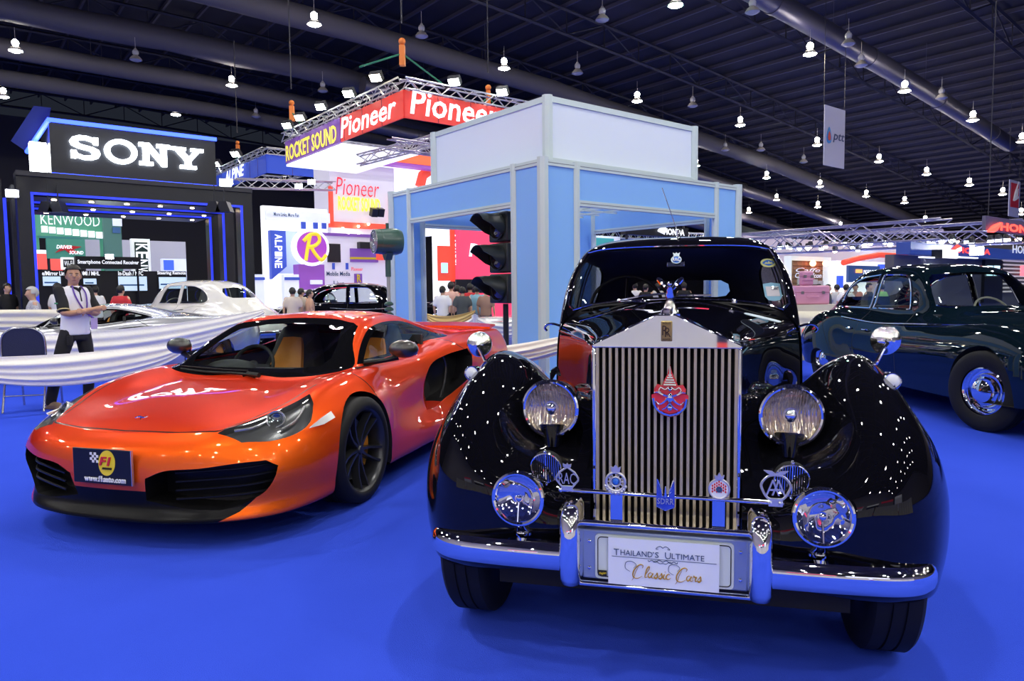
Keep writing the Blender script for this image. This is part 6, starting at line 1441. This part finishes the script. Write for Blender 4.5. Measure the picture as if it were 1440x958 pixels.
saloon('small pale vintage car far back between the ivory saloon and the black saloon', (-6.6, 20.9, 0), R(-10), IVORY, (.85, .8, .90))
saloon('pink vintage car with luggage on its boot, behind the barrier at the right', (6.5, 17.7, 0), R(170), PINK, (.95, .95, .72))
saloon('pale silver classic car seen through the left opening of the blue kiosk', by_px(657, 14.9), R(-84), PALE, (1., 1., .72))
# ------------------------------------------------------------------ cloth barriers
def swag(p0, p1, h0, h1, sag, depth, name, label, mt, group=None, gather=True, posts=(1, 1), nf=4, cat='barrier', floor=False, seed=1):
    """cloth draped between two posts: gathered ends, hanging in folds between"""
    rnd = random.Random(seed); p0, p1 = Vector(p0), Vector(p1); d = p1-p0; L = d.length; n = Vector((-d.y, d.x, 0)).normalized(); rows = []
    NU, NV = 40, 22; ph = [rnd.random()*6 for _ in range(4)]
    for i in range(NU+1):
        u = i/NU; top = h0+(h1-h0)*u-sag*4*u*(1-u)*.75; k = (4*u*(1-u))**.6 if gather else 1.
        dep = depth*(.22+.78*k); row = []
        for j in range(NV+1):
            v = j/NV; z = top-dep*v; fold = .020*math.sin(v*nf*2*PI*(.6+.4*v)+ph[0]+1.2*math.sin(u*3+ph[1]))*(.5+.5*k)+.010*math.sin(v*nf*3+ph[2]+u*4)
            if floor: z = top*(1-v); fold = .03*math.sin(u*L*9+ph[0]+.6*math.sin(v*3))*(.3+.7*v)
            b = .05*math.sin(v*PI)*k
            row.append(Vector((p0.x, p0.y, 0))+Vector((d.x, d.y, 0))*u+n*(fold-b)+Vector((0, 0, z)))
        rows.append(row)
    root = thing(name, label, cat, (0, 0, 0), 0, group); bm_ = MB().grid(rows).bm(); link('cloth', solid(bm_, .006), mt, root, smooth=80)
    for q, h, on in ((p0, h0, posts[0]), (p1, h1, posts[1])):
        if on:
            MB().lathe([(.001, 0), (.16, 0), (.16, .015), (.03, .03), (.022, .04), (.022, h+.02), (.03, h+.04), (.001, h+.06)], 16, M=Matrix.Translation((q.x, q.y, 0))).build('post', CHROME, root)
            m = MB()
            rr = [[(q.x+(.055+.012*math.sin(6*a+z*9))*math.cos(a)*(1+.3*(1-z)), q.y+(.055+.012*math.sin(6*a+z*9))*math.sin(a)*(1+.3*(1-z)), h*z+.02) for a in [2*PI*k/24 for k in range(24)]] for z in [i/8 for i in range(9)]]
            m.grid(rr, closeu=True); m.build('cloth_tail', mt, root)
    return root
g0, g1 = at(-70, 520, 7.3), at(262, 505, 8.6)
swag(g0, g1, .66, .72, .06, .36, 'cloth_barrier', 'white cloth swag nearest the camera at the left, in front of the man\'s legs', WHITECLOTH, posts=(1, 0), seed=2)
g0, g1 = at(-90, 470, 9.4), at(372, 450, 11.0)
swag(g0, g1, .78, 1.04, .16, .50, 'cloth_barrier', 'wide white cloth swag behind the standing man, in front of the silver car', WHITECLOTH, posts=(1, 0), seed=3, nf=5)
swag(at(-20, 440, 14.0), at(122, 440, 13.5), 1.02, 1.02, .0, .50, 'cloth_barrier', 'straight cream cloth barrier below the seated grey-haired man', CREAM, gather=False, posts=(1, 1), seed=4)
swag(at(668, 505, 8.45), at(832, 470, 7.75), .60, .86, .03, .22, 'cloth_barrier', 'narrow white cloth swag crossing the foot of the blue kiosk corner', WHITECLOTH, posts=(0, 1), seed=5)
swag(at(600, 438, 13.9), at(668, 438, 13.7), .86, .92, .10, .30, 'cloth_barrier', 'gold cloth swag behind the kiosk opening', GOLDCLOTH, posts=(0, 0), seed=6)
swag(at(600, 450, 13.5), at(668, 446, 13.4), .74, .82, .18, .30, 'cloth_barrier', 'pale cloth swag left of the gathered tail in the kiosk opening', WHITECLOTH, posts=(0, 1), seed=7)
swag(at(668, 446, 13.4), at(745, 446, 13.3), .82, .72, .14, .30, 'cloth_barrier', 'pale cloth swag right of the gathered tail in the kiosk opening', WHITECLOTH, posts=(0, 0), seed=8)
swag(at(1098, 450, 11.7), at(1200, 445, 11.9), .92, .92, .03, .70, 'cloth_barrier', 'cream cloth hanging behind the dark green saloon tail', CREAM, gather=False, posts=(1, 1), seed=9)
swag(at(1189, 430, 12.7), at(1240, 430, 12.9), 1.00, 1.02, .06, .42, 'cloth_barrier', 'gold cloth barrier beyond the pink luggage', GOLDCLOTH, posts=(1, 1), seed=10)
# ------------------------------------------------------------------ traffic signal
def traffic_light():
    p = at(702, 368, 9.35); th = R(-52)   # faces left of the camera
    root = thing('traffic_light', 'black three-lens traffic light with deep hoods on a pole inside the blue kiosk', 'traffic light', (p.x, p.y, 0), th)
    TL = mat('signal_black', (.018, .022, .022), .38); z0 = 1.12; H = .40
    for k in range(3):
        zc = z0+H/2+k*H
        m = MB().box((-.20, -.02, zc-H/2+.008), (.20, .22, zc+H/2-.008)); s = m.build('signal_housing', TL, root, bevel=.02)
        MB().lathe([(.150, -.02), (.165, -.03), (.165, -.045), (.150, -.05)], 32, axis='Y', M=T(0, 0, zc)).build('lens_ring', TL, s)
        MB().lathe([(.001, -.055), (.08, -.05), (.145, -.025), (.15, -.02)], 32, axis='Y', M=T(0, 0, zc)).build('lens', mat('dark_lens', (.035, .02, .018), .12, coat=1.), s)
        rows = []
        for y, dz in ((-.02, 0), (-.12, .0), (-.24, .0), (-.36, -.01)):
            a0, a1 = (R(-42) if y > -.1 else (R(-25) if y > -.2 else (R(5) if y > -.3 else R(30)))), None
            a1 = PI-a0; rows.append([(.168*math.cos(a), y, zc+dz+.168*math.sin(a)) for a in [a0+(a1-a0)*i/24 for i in range(25)]])
        b = MB().grid(rows).bm(); link('signal_hood', solid(b, .006), TL, s, smooth=50)
    m = MB().tube([(0, .10, 0), (0, .10, z0)], .038, 14); m.lathe([(.001, 0), (.22, 0), (.22, .03), (.06, .05), (.04, .10)], 20, M=T(0, .10, 0)); m.build('signal_pole', TL, root)
traffic_light()
# green studio lamp on a stand
def stand_lamp():
    p = at(545, 340, 8.6); root = thing('stand_lamp', 'dark green drum spotlight on a slim pale pole behind the orange car', 'lamp', (p.x, p.y, 0), R(-62))
    GR = mat('drum_green', (.03, .085, .07), .35, coat=.6); z = p.z
    M = T(0, 0, z)
    h = MB().lathe([(.135, -.17), (.145, -.17), (.148, -.10), (.152, -.10), (.152, -.08), (.158, 0), (.160, .10), (.152, .13), (.14, .16), (.08, .175), (.001, .178)], 36, axis='Y', M=M).build('lamp_drum', GR, root)
    MB().lathe([(.001, -.15), (.134, -.155)], 36, axis='Y', M=M).build('lamp_glass', mat('ribbed_glass', (.30, .34, .33), .3, .3), h)
    m = MB()
    for r in (.04, .075, .11, .14): ring(m, r, .004, -.172, 30, M=M)
    for k in range(12): a = 2*PI*k/12; m.tube([(.03*math.cos(a), -.172, .03*math.sin(a)), (.14*math.cos(a), -.172, .14*math.sin(a))], .003, 5, M=M)
    m.build('lamp_grille', SILVER, h)
    m = MB(); m.tube([(0, 0, z+.15), (0, 0, z+.22)], .02, 8); m.prism([(-.10, -.14), (.10, -.14), (.03, -.22), (-.03, -.22)], -.04, .04, M=M); m.tube([(0, 0, z-.22), (0, 0, z-.42)], .034, 12); m.build('yoke', GR, h)
    MB().tube([(0, 0, z-.42), (0, 0, .55)], .022, 12).build('pole', mat('pole_grey', (.38, .42, .40), .4, .4), root)
    m = MB()
    for k in range(4): m.lathe([(.03, 0), (.055, .01), (.055, .03), (.03, .05)], 18, M=T(0, 0, .93+.065*k))
    m.lathe([(.001, 0), (.28, 0), (.28, .03), (.10, .06), (.05, .12), (.035, .93)], 24); m.build('stand_base', GR, root)
stand_lamp()
# ------------------------------------------------------------------ folding banquet chair
def chair(label, loc, rot):
    root = thing('banquet_chair', label, 'chair', loc, rot); NV = mat('navy_fabric', (.008, .012, .055), .6, bump=(90, .2)); ST = mat('chair_steel', (.45, .46, .5), .25, .9)
    o = s2([(-.20, .50), (-.215, .70), (-.19, .86), (-.10, .925), (0, .935), (.10, .925), (.19, .86), (.215, .70), (.20, .50)], 4, False)
    b = MB().prism(o, .20, .235).build('backrest', NV, root, bevel=.012)
    m = MB().tube([(x*1.02, .235, z+.002) for x, z in o], .011, 8); m.build('back_frame', ST, b)
    MB().box((-.21, -.20, .43), (.21, .20, .48)).build('seat', NV, root, bevel=.02)
    for s in (1, -1):
        MB().tube([(.20*s, .235, .55), (.20*s, .20, .45), (.20*s, .34, .0)], .012, 8).build('rear_leg', ST, root); MB().tube([(.20*s, .18, .44), (.20*s, -.22, .42), (.20*s, -.26, .0)], .012, 8).build('front_leg', ST, root)
    MB().tube([(-.20, .29, .18), (.20, .29, .18)], .009, 8).build('stretcher', ST, root)
cp = at(38, 520, 8.05); chair('navy fabric banquet chair with rounded back beside the standing man', (cp.x, cp.y+.1, 0), R(195))
# luggage on the pink car
lp = at(1137, 425, 12.85)
def case(name, label, c, w, d, h, mt):
    root = thing(name, label, 'luggage', c); MB().box((-w/2, -d/2, 0), (w/2, d/2, h)).build('case_body', mt, root, bevel=.03)
    MB().box((-w/2-.004, -d/2-.004, h*.62), (w/2+.004, d/2+.004, h*.65)).build('case_seam', mat('pink_dark', (.35, .12, .2), .5), root)
    m = MB().tube(crv([(-.10, -d/2-.01, h*.42), (-.08, -d/2-.05, h*.42), (.08, -d/2-.05, h*.42), (.10, -d/2-.01, h*.42)], 3), .012, 6); m.build('handle', mt, root)
    for s in (-1, 1): MB().cbox((s*w*.3, -d/2-.01, h*.63), (.05, .02, .05)).build('latch', CHROME, root)
PKC = mat('pink_case', (.58, .26, .40), .4)
case('suitcase', 'large pink suitcase on the pink car beside the limousine roof pillar', (lp.x, lp.y, .985), .62, .34, .34, PKC); case('vanity_case', 'small pink case standing on top of the large pink suitcase', (lp.x-.05, lp.y, 1.325), .20, .18, .26, PKC)
MB_ = MB().box((lp.x-.45, lp.y-.3, 0), (lp.x+.45, lp.y+.3, .985)).build('luggage_stand', mat('stand_cream', (.6, .55, .45), .7)); tag(MB_, 'cream block carrying the pink suitcases', 'stand')
# ------------------------------------------------------------------ what stands behind the photographer (seen only mirrored in chrome and paint)
for i, (xa, ya, xb, yb) in enumerate(((-7.5, -1.5, -4.2, -3.4), (-4.2, -3.4, -.6, -4.2), (-.6, -4.2, 3.2, -4.0), (3.2, -4.0, 7.0, -2.2))):
    swag((xa+.1, ya, 0), (xb-.1, yb, 0), 1.20, 1.20, .10, 1.0, 'cloth_barrier', 'cream cloth swag behind the photographer, number %s from the left' % ('one', 'two', 'three', 'four')[i], CREAM, posts=(1, 0), seed=20+i, gather=False, floor=True)
REDC = mat('red_carpet', (.55, .02, .02), .8)
tag(MB().box((-9, -8.5, 0), (9, -5.6, .30)).build('stage', REDC), 'low red carpeted stage behind the photographer', 'stage')
for i, (x, w_, h_, mt) in enumerate(((-9, 4.5, 3.4, LITS), (-3.6, 3.5, 3.0, mat('wall_navy', (.02, .03, .08), .5)), (.8, 4.2, 3.2, mat('wall_grey', (.3, .3, .33), .6)), (6., 4.5, 3.6, LITS))):
    o = MB().box((x-w_/2, -12, .0), (x+w_/2, -11.6, h_)).build('exhibit_wall', mt); tag(o, 'exhibition booth wall behind the photographer, %s' % ('lit white at far left', 'navy blue', 'mid grey', 'lit white at far right')[i], 'wall')
    MB().box((x-w_/2, -11.62, h_-.5), (x+w_/2, -11.5, h_)).build('fascia', (RB, LIT, RB, LIT)[i], o)
# ------------------------------------------------------------------ people
SKIN = mat('skin', (.50, .27, .16), .5); SKIN2 = mat('skin_pale', (.55, .33, .22), .5); HAIRB = mat('hair_black', (.010, .009, .009), .5); HAIRG = mat('hair_grey', (.45, .45, .44), .6)
def cloth(name, c): return mat(name, c, .85)
NAVY = cloth('trousers_black', (.010, .010, .014)); JEANS = cloth('jeans', (.03, .05, .11)); SHOE = mat('shoe_tan', (.22, .14, .08), .6); SHOEB = mat('shoe_black', (.012, .012, .012), .4)
def remesh(m, vox, smooth=4):
    """melt overlapping shapes into one continuous skin"""
    bm = m.bm() if isinstance(m, MB) else m; me = bpy.data.meshes.new('t'); bm.to_mesh(me); bm.free(); o = bpy.data.objects.new('t', me); COL.objects.link(o)
    md = o.modifiers.new('r', 'REMESH'); md.mode = 'VOXEL'; md.voxel_size = vox; md.use_smooth_shade = True
    sm = o.modifiers.new('s', 'SMOOTH'); sm.iterations = smooth; sm.factor = .5
    dg = bpy.context.evaluated_depsgraph_get(); dg.update(); out = bpy.data.meshes.new_from_object(o.evaluated_get(dg)); bpy.data.objects.remove(o); bpy.data.meshes.remove(me)
    for p in out.polygons: p.use_smooth = True
    return out
def limb(m, pts, rs, n=10):
    P = crv(pts, 4); k = len(P)-1; R_ = []
    for i in range(len(P)):
        t = i/k*(len(rs)-1); a = int(min(t, len(rs)-2)); R_.append(rs[a]+(rs[a+1]-rs[a])*(t-a))
    m.tube(P, R_, n)
    m.sphere(P[0], R_[0], 10, 6); m.sphere(P[-1], R_[-1], 10, 6)
def ell_stack(m, secs, n=20):
    """torso from elliptical sections (cx, cy, z, rx, ry)"""
    rows = cr([Vector((*s_[:3], s_[3]) if 0 else (s_[0], s_[1], s_[2])) for s_ in secs], 3); rr = cr([Vector((s_[3], s_[4], 0)) for s_ in secs], 3)
    g = [[(c.x+r.x*math.cos(2*PI*k/n), c.y+r.y*math.sin(2*PI*k/n), c.z) for k in range(n)] for c, r in zip(rows, rr)]
    m.grid(g, closeu=True); b0 = len(m.v)-len(g)*n; m.f.append(list(range(b0, b0+n))); m.mi.append(0); m.f.append(list(range(len(m.v)-1, len(m.v)-1-n, -1))); m.mi.append(0)
def hand(m, wrist, dirv, up, s=1., curl=.5):
    d = Vector(dirv).normalized(); u = Vector(up).normalized(); sd = d.cross(u).normalized(); w0 = Vector(wrist)
    m.tube([w0, w0+d*.045, w0+d*.085], [.026, .034, .032], 8)
    for k, (off, ln) in enumerate(((-.027, .070), (-.009, .080), (.009, .075), (.027, .058))):
        b = w0+d*.085+sd*off; m.tube([b, b+d*ln*.5-u*ln*.12*curl, b+d*ln*.85-u*ln*.5*curl], [.0095, .009, .0075], 6)
    b = w0+d*.03+sd*(-.030 if s > 0 else .030); o = sd*(-1 if s > 0 else 1); m.tube([b, b+o*.025+d*.025, b+o*.030+d*.055], [.012, .010, .008], 6)
def figure(name, label, loc, rot, shirt, trousers, hair=HAIRB, skin=SKIN, pose='stand', vox=.02, h=1.68, detail=False, sleeve=None, shoes=SHOEB, group=None, arms=None, turn=0., long_hair=False):
    k = h/1.68; root = thing(name, label, 'person', loc, rot, group); root.scale = (k, k, k)
    sit = pose == 'sit'; dz = -.40 if sit else 0
    A = arms or {1: [(.185, 0, 1.385), (.235, .02, 1.13), (.235, -.06, .90)], -1: [(-.185, 0, 1.385), (-.235, .02, 1.13), (-.235, -.06, .90)]}
    A = {s: [(x, y, z+dz) for x, y, z in p] for s, p in A.items()}
    b = MB(); hc = Vector((0, -.015, 1.565+dz)); RT = Matrix.Translation(hc) @ Matrix.Rotation(turn, 4, 'Z')
    b.sphere((0, 0, .012), 1, 22, 16, sc=(.074, .092, .100), M=RT); b.sphere((0, -.020, -.045), 1, 18, 12, sc=(.060, .068, .065), M=RT); b.sphere((0, -.055, -.085), 1, 12, 8, sc=(.028, .024, .022), M=RT)
    b.tube([RT @ Vector((0, -.086, .020)), RT @ Vector((0, -.108, -.018)), RT @ Vector((0, -.092, -.028))], [.009, .016, .012], 8)
    for s in (1, -1):
        b.sphere((.076*s, .008, -.010), 1, 10, 8, sc=(.012, .022, .032), M=RT); b.sphere((.036*s, -.062, -.022), 1, 8, 6, sc=(.026, .022, .020), M=RT)
    b.tube([RT @ Vector((-.024, -.080, -.056)), RT @ Vector((0, -.088, -.054)), RT @ Vector((.024, -.080, -.056))], [.005, .009, .005], 6)
    limb(b, [(0, .0, 1.36+dz), (0, .0, 1.44+dz), (0, -.01, 1.52+dz)], [.07, .056, .054])
    for s in (1, -1):
        limb(b, A[s], [.050, .046, .040, .036, .026]); w_ = Vector(A[s][-1]); e_ = Vector(A[s][-2]); dd = (w_-e_).normalized(); up = Vector((0, -1, .2)) if abs(dd.z) < .6 else Vector((-s, 0, 0)); up = (up-dd*up.dot(dd)); hand(b, w_, dd, up, s)
    ell_stack(b, [(0, 0, .92+dz, .13, .09), (0, 0, 1.1+dz, .12, .085), (0, 0, 1.3+dz, .15, .095), (0, 0, 1.40+dz, .10, .07)])
    me = remesh(b, min(vox, .011) if detail else vox, 3); me.materials.append(skin); bo = bpy.data.objects.new('body', me); COL.objects.link(bo); bo.parent = root
    # shirt
    m = MB(); ell_stack(m, [(0, .0, .86+dz, .178, .122), (0, .0, .96+dz, .172, .122), (0, -.01, 1.08+dz, .165, .122), (0, -.005, 1.22+dz, .182, .125), (0, 0, 1.33+dz, .182, .115), (0, .005, 1.40+dz, .125, .085), (0, .0, 1.445+dz, .072, .068)])
    for s in (1, -1):
        a0, a1 = Vector(A[s][0]), Vector(A[s][1]); limb(m, [a0+Vector((-.03*s, 0, .0)), a0+(a1-a0)*.35, a0+(a1-a0)*.78], [.062, .060, .062, .060])
    me = remesh(m, vox, 3); me.materials.append(shirt); so = bpy.data.objects.new('shirt', me); COL.objects.link(so); so.parent = root
    if sleeve:
        for s in (1, -1):
            m = MB(); a0, a1 = Vector(A[s][0]), Vector(A[s][1]); limb(m, [a0+Vector((.02*s, 0, .01)), a0+(a1-a0)*.4, a0+(a1-a0)*.82], [.064, .064, .066, .066]); me = remesh(m, vox, 2); me.materials.append(sleeve[0]); q = bpy.data.objects.new('sleeve', me); COL.objects.link(q); q.parent = root
            c = a0+(a1-a0)*.90; m = MB().tube([c-(a1-a0)*.025, c+(a1-a0)*.01], .070, 14); m.build('sleeve_trim', sleeve[1], q)
    # trousers and shoes
    m = MB()
    if sit: legs = {s: [(.09*s, 0, .52), (.12*s, -.40, .52), (.12*s, -.38, .10)] for s in (1, -1)}
    elif pose == 'wide': legs = {1: [(.09, 0, .90), (.13, -.02, .50), (.14, .02, .08)], -1: [(-.09, 0, .90), (-.20, .06, .50), (-.27, .12, .08)]}
    else: legs = {s: [(.09*s, 0, .90), (.10*s, -.01, .50), (.10*s, .03, .08)] for s in (1, -1)}
    ell_stack(m, [(0, 0, (.80 if not sit else .44), .150, .115), (0, 0, .92+dz, .160, .115), (0, 0, 1.0+dz, .160, .110)])
    for s in (1, -1): limb(m, legs[s], [.092, .086, .068, .066, .058])
    me = remesh(m, vox, 3); me.materials.append(trousers); q = bpy.data.objects.new('trousers', me); COL.objects.link(q); q.parent = root
    for s in (1, -1):
        f_ = Vector(legs[s][-1]); m = MB(); m.sphere((f_.x, f_.y-.06, .045), 1, 12, 8, sc=(.048, .135, .045)); m.sphere((f_.x, f_.y+.01, .065), 1, 10, 8, sc=(.045, .06, .06)); m.box((f_.x-.042, f_.y-.18, 0), (f_.x+.042, f_.y+.06, .02)); me = remesh(m, vox*.7, 1); me.materials.append(shoes); q = bpy.data.objects.new('shoe', me); COL.objects.link(q); q.parent = root
    # hair: a cap over the skull, open over the face
    cap = MB().sphere((0, .004, .020), 1, 26, 18, sc=(.083, .100, .108), M=RT).bm()
    inv = RT.inverted(); kill = [v for v in cap.verts if (lambda p: (p.y < -.02 and p.z < .060+(-p.y-.02)*.1) or (p.z < -.015 and p.y < .03) or p.z < -.055)(inv @ v.co)]
    bmesh.ops.delete(cap, geom=kill, context='VERTS'); cap = solid(cap, -.010)
    hr = link('hair', cap, hair, root, smooth=60)
    if detail:
        for s in (1, -1):
            MB().sphere((.030*s, -.083, .006), 1, 10, 8, sc=(.013, .006, .006), M=RT).build('eye', mat('eye_white', (.7, .68, .65), .3), root)
            MB().sphere((.030*s, -.088, .006), 1, 8, 6, sc=(.006, .003, .006), M=RT).build('pupil', HAIRB, root)
            MB().tube([RT @ Vector((.014*s, -.092, .022)), RT @ Vector((.032*s, -.088, .027)), RT @ Vector((.050*s, -.076, .020))], [.003, .0045, .002], 6).build('eyebrow', HAIRB, root)
        MB().tube([RT @ Vector((-.022, -.084, -.056)), RT @ Vector((0, -.093, -.055)), RT @ Vector((.022, -.084, -.056))], [.002, .0045, .002], 6).build('mouth', mat('lips', (.30, .10, .08), .5), root)
    return root
# the standing attendant with folded arms
POLO = cloth('polo_white', (.80, .80, .84)); BLK = cloth('cloth_black', (.012, .012, .014))
cross = {-1: [(-.165, .0, 1.375), (-.215, -.10, 1.13), (.06, -.235, 1.165)], 1: [(.165, .0, 1.375), (.215, -.11, 1.125), (-.04, -.215, 1.14)]}
mp = at(108, 500, 8.25)
man = figure('person', 'man in white polo shirt with black sleeves standing with folded arms and a lanyard', (mp.x, mp.y, 0), R(70), POLO, NAVY, pose='wide', vox=.016, h=1.63, detail=True, sleeve=(BLK, mat('sleeve_gold', (.6, .5, .2), .6)), shoes=SHOE, arms=cross, turn=R(-34))
m = MB().tube(crv([(-.055, -.055, 1.445), (-.075, -.105, 1.36), (-.04, -.135, 1.24), (.015, -.165, 1.13), (.03, -.26, 1.06)], 4), .009, 6); m.tube(crv([(.055, -.055, 1.445), (.07, -.11, 1.36), (.06, -.14, 1.24), (.04, -.16, 1.13), (.035, -.26, 1.06)], 4), .009, 6)
m.build('lanyard', mat('lanyard_purple', (.12, .05, .35), .6), man)
MB().box((-.01, -.275, .93), (.075, -.265, 1.06)).build('name_badge', mat('badge_card', (.45, .35, .6), .4), man)
m = MB().tube([(-.065, -.035, 1.43), (-.02, -.085, 1.41), (0, -.10, 1.375), (.02, -.085, 1.41), (.065, -.035, 1.43)], [.014, .016, .010, .016, .014], 8); m.tube([(0, -.10, 1.39), (0, -.128, 1.26)], .008, 6); m.build('collar', BLK, man)
MB().cbox((-.155, -.10, .80), (.05, .05, .12)).build('belt_pouch', BLK, man, bevel=.01)
MB().cbox((-.262, -.045, 1.24), (.004, .05, .018)).build('sleeve_badge', mat('badge_green', (.05, .3, .12), .5), man)
# visitors
def shirtm(n, c): return cloth('shirt_'+n, c)
FIG = {}
def visitor(label, px, pyh, Y, rot, col, tr=JEANS, hair=HAIRB, pose='stand', arms=None, key=None, group=None, skin=SKIN2):
    """one visitor whose head top meets picture row pyh; bodies of one pose share their meshes"""
    p = at(px, pyh, Y); hz = max(1.35, min(1.80, p.z)) if pose == 'stand' else 1.68
    kk = (pose, key)
    if kk not in FIG:
        r = figure('person', label, (p.x, p.y, 0), rot, col, tr, hair, skin, pose, .026, 1.68, arms=arms, group=group); FIG[kk] = r
    else:
        r = copy_tree(FIG[kk]); r.location = (p.x, p.y, 0); r.rotation_euler = (0, 0, rot); tag(r, label, 'person')
        if 'group' in r: del r['group']
        if group: r['group'] = group
        for c in r.children:
            mt = {'shirt': col, 'trousers': tr, 'hair': hair, 'body': skin}.get(c.name.split('.')[0])
            if mt and len(c.material_slots): c.material_slots[0].link = 'OBJECT'; c.material_slots[0].material = mt
    k = hz/1.68; r.scale = (k, k, k)
    return r
fold = {-1: [(-.185, .0, 1.385), (-.25, -.06, 1.13), (-.10, -.26, 1.16)], 1: [(.185, .0, 1.385), (.25, -.06, 1.13), (.10, -.26, 1.16)]}
raised = {-1: [(-.185, .0, 1.385), (-.30, -.10, 1.22), (-.14, -.20, 1.48)], 1: [(.185, .0, 1.385), (.24, -.02, 1.13), (.22, -.08, .92)]}
visitor('woman with black hair in a black top at the left edge facing right', 9, 399, 15.2, R(75), BLK, NAVY)
e = visitor('grey-haired man in a pale checked shirt sitting behind the cream barrier', 46, 411, 14.9, R(-50), mat('shirt_check', (.45, .45, .50), .85, noise=(40, .35)), JEANS, HAIRG, 'sit', key='elder'); e.scale = (1.14,)*3
chair('navy banquet chair under the seated grey-haired man', (e.location.x, e.location.y+.05, 0), R(-50))
visitor('person in a white shirt partly hidden behind the standing attendant', 80, 399, 15.0, R(160), shirtm('white', (.75, .75, .78)), NAVY)
visitor('person in a white shirt leaning at the display wall beside the attendant', 133, 402, 15.8, R(-120), shirtm('white', (.75, .75, .78)), NAVY, arms=fold, key='fold')
visitor('person in a red shirt seen from behind, left of the ivory saloon', 169, 402, 15.0, R(172), shirtm('red', (.55, .03, .04)))
for i, (px, py, Y, rt, c, lab) in enumerate((
    (622, 403, 16.2, 170, shirtm('white', (.75, .75, .78)), 'person in white at the very left of the kiosk opening, seen from behind'),
    (634, 397, 16.65, 165, shirtm('salmon', (.70, .42, .36)), 'person in a salmon pink shirt seen from behind through the kiosk opening'),
    (643, 402, 17.1, 190, BLK, 'person in black between the salmon shirt and the grey shirt'),
    (650, 404, 16.15, 180, shirtm('charcoal', (.06, .07, .08)), 'person in a dark grey shirt seen from behind through the kiosk opening'),
    (661, 399, 16.9, 175, shirtm('red', (.55, .03, .04)), 'person in a red top between grey and light blue shirts'),
    (671, 402, 16.6, 185, shirtm('light_blue', (.22, .42, .55)), 'person in a light blue shirt below the traffic light hoods'),
    (683, 404, 16.2, 160, shirtm('brown', (.30, .18, .14)), 'person in brown right of the light blue shirt'),
    (411, 405, 16.4, 200, shirtm('cream', (.60, .52, .46)), 'person in cream behind the pale vintage car, leftmost of three'),
    (423, 406, 16.95, 150, shirtm('tan', (.50, .42, .36)), 'person in a tan shirt, middle of three beside the black saloon'),
    (435, 409, 16.5, 120, shirtm('ochre', (.55, .32, .22)), 'person in ochre, rightmost of three beside the black saloon'),
    (893, 398, 20., 175, shirtm('white', (.75, .75, .78)), 'person in white seen through the limousine windows at left'),
    (908, 400, 19., 140, BLK, 'person in black seen through the limousine windows'),
    (925, 399, 21., 200, shirtm('pale_grey', (.5, .5, .52)), 'person in pale grey seen through the limousine windows'),
    (962, 398, 20.5, 170, BLK, 'person in black right of the mascot seen through the limousine windows'),
    (1123, 402, 19.5, 30, BLK, 'dark-haired visitor in black above the pink suitcase'),
    (1141, 404, 20.5, -30, shirtm('light_blue', (.22, .42, .55)), 'visitor in a light blue shirt right of the pink case'),
    (1164, 407, 18.5, 60, shirtm('charcoal', (.06, .07, .08)), 'visitor in dark grey beside the man raising his arm'),
    (1177, 404, 19.5, 190, shirtm('pale_grey', (.5, .5, .52)), 'visitor in pale grey seen from behind above the gold cloth'),
    (1190, 405, 18.0, 150, shirtm('white', (.75, .75, .78)), 'visitor in white left of the dark green saloon roof'),
    (1203, 402, 20.0, -20, shirtm('brown', (.30, .18, .14)), 'visitor in brown by the dark green saloon rear window'),
    (1222, 399, 17.5, 40, BLK, 'visitor in black behind the dark green saloon'),
    (1240, 403, 19.0, 200, shirtm('green', (.20, .42, .12)), 'visitor in green seen through the saloon window'),
    (1280, 404, 18.5, 20, shirtm('white', (.75, .75, .78)), 'visitor in white seen through the saloon door window'))):
    visitor(lab, px, py, Y, R(rt), c, NAVY if i % 2 else JEANS)
visitor('man in grey raising a hand to his head near the pink luggage', 1152, 400, 18.0, R(-60), shirtm('mid_grey', (.16, .16, .18)), arms=raised, key='raised')
# ------------------------------------------------------------------ camera, world, view
cam = bpy.data.cameras.new('camera'); camo = bpy.data.objects.new('camera', cam); COL.objects.link(camo)
cam.sensor_width = 36; cam.lens = 36*1000/1440; cam.clip_end = 300



camo.matrix_world = Matrix.Translation(CAMP) @ Matrix((RV, UV, -FV)).transposed().to_4x4()
SC.camera = camo
w = bpy.data.worlds.new('world'); SC.world = w; w.use_nodes = True
w.node_tree.nodes['Background'].inputs[0].default_value = (.05, .06, .09, 1); w.node_tree.nodes['Background'].inputs[1].default_value = .25
SC.view_settings.view_transform = 'Standard'; SC.view_settings.look = 'None'; SC.view_settings.gamma = 1; SC.view_settings.use_curve_mapping = False
SC.view_settings.exposure = .12
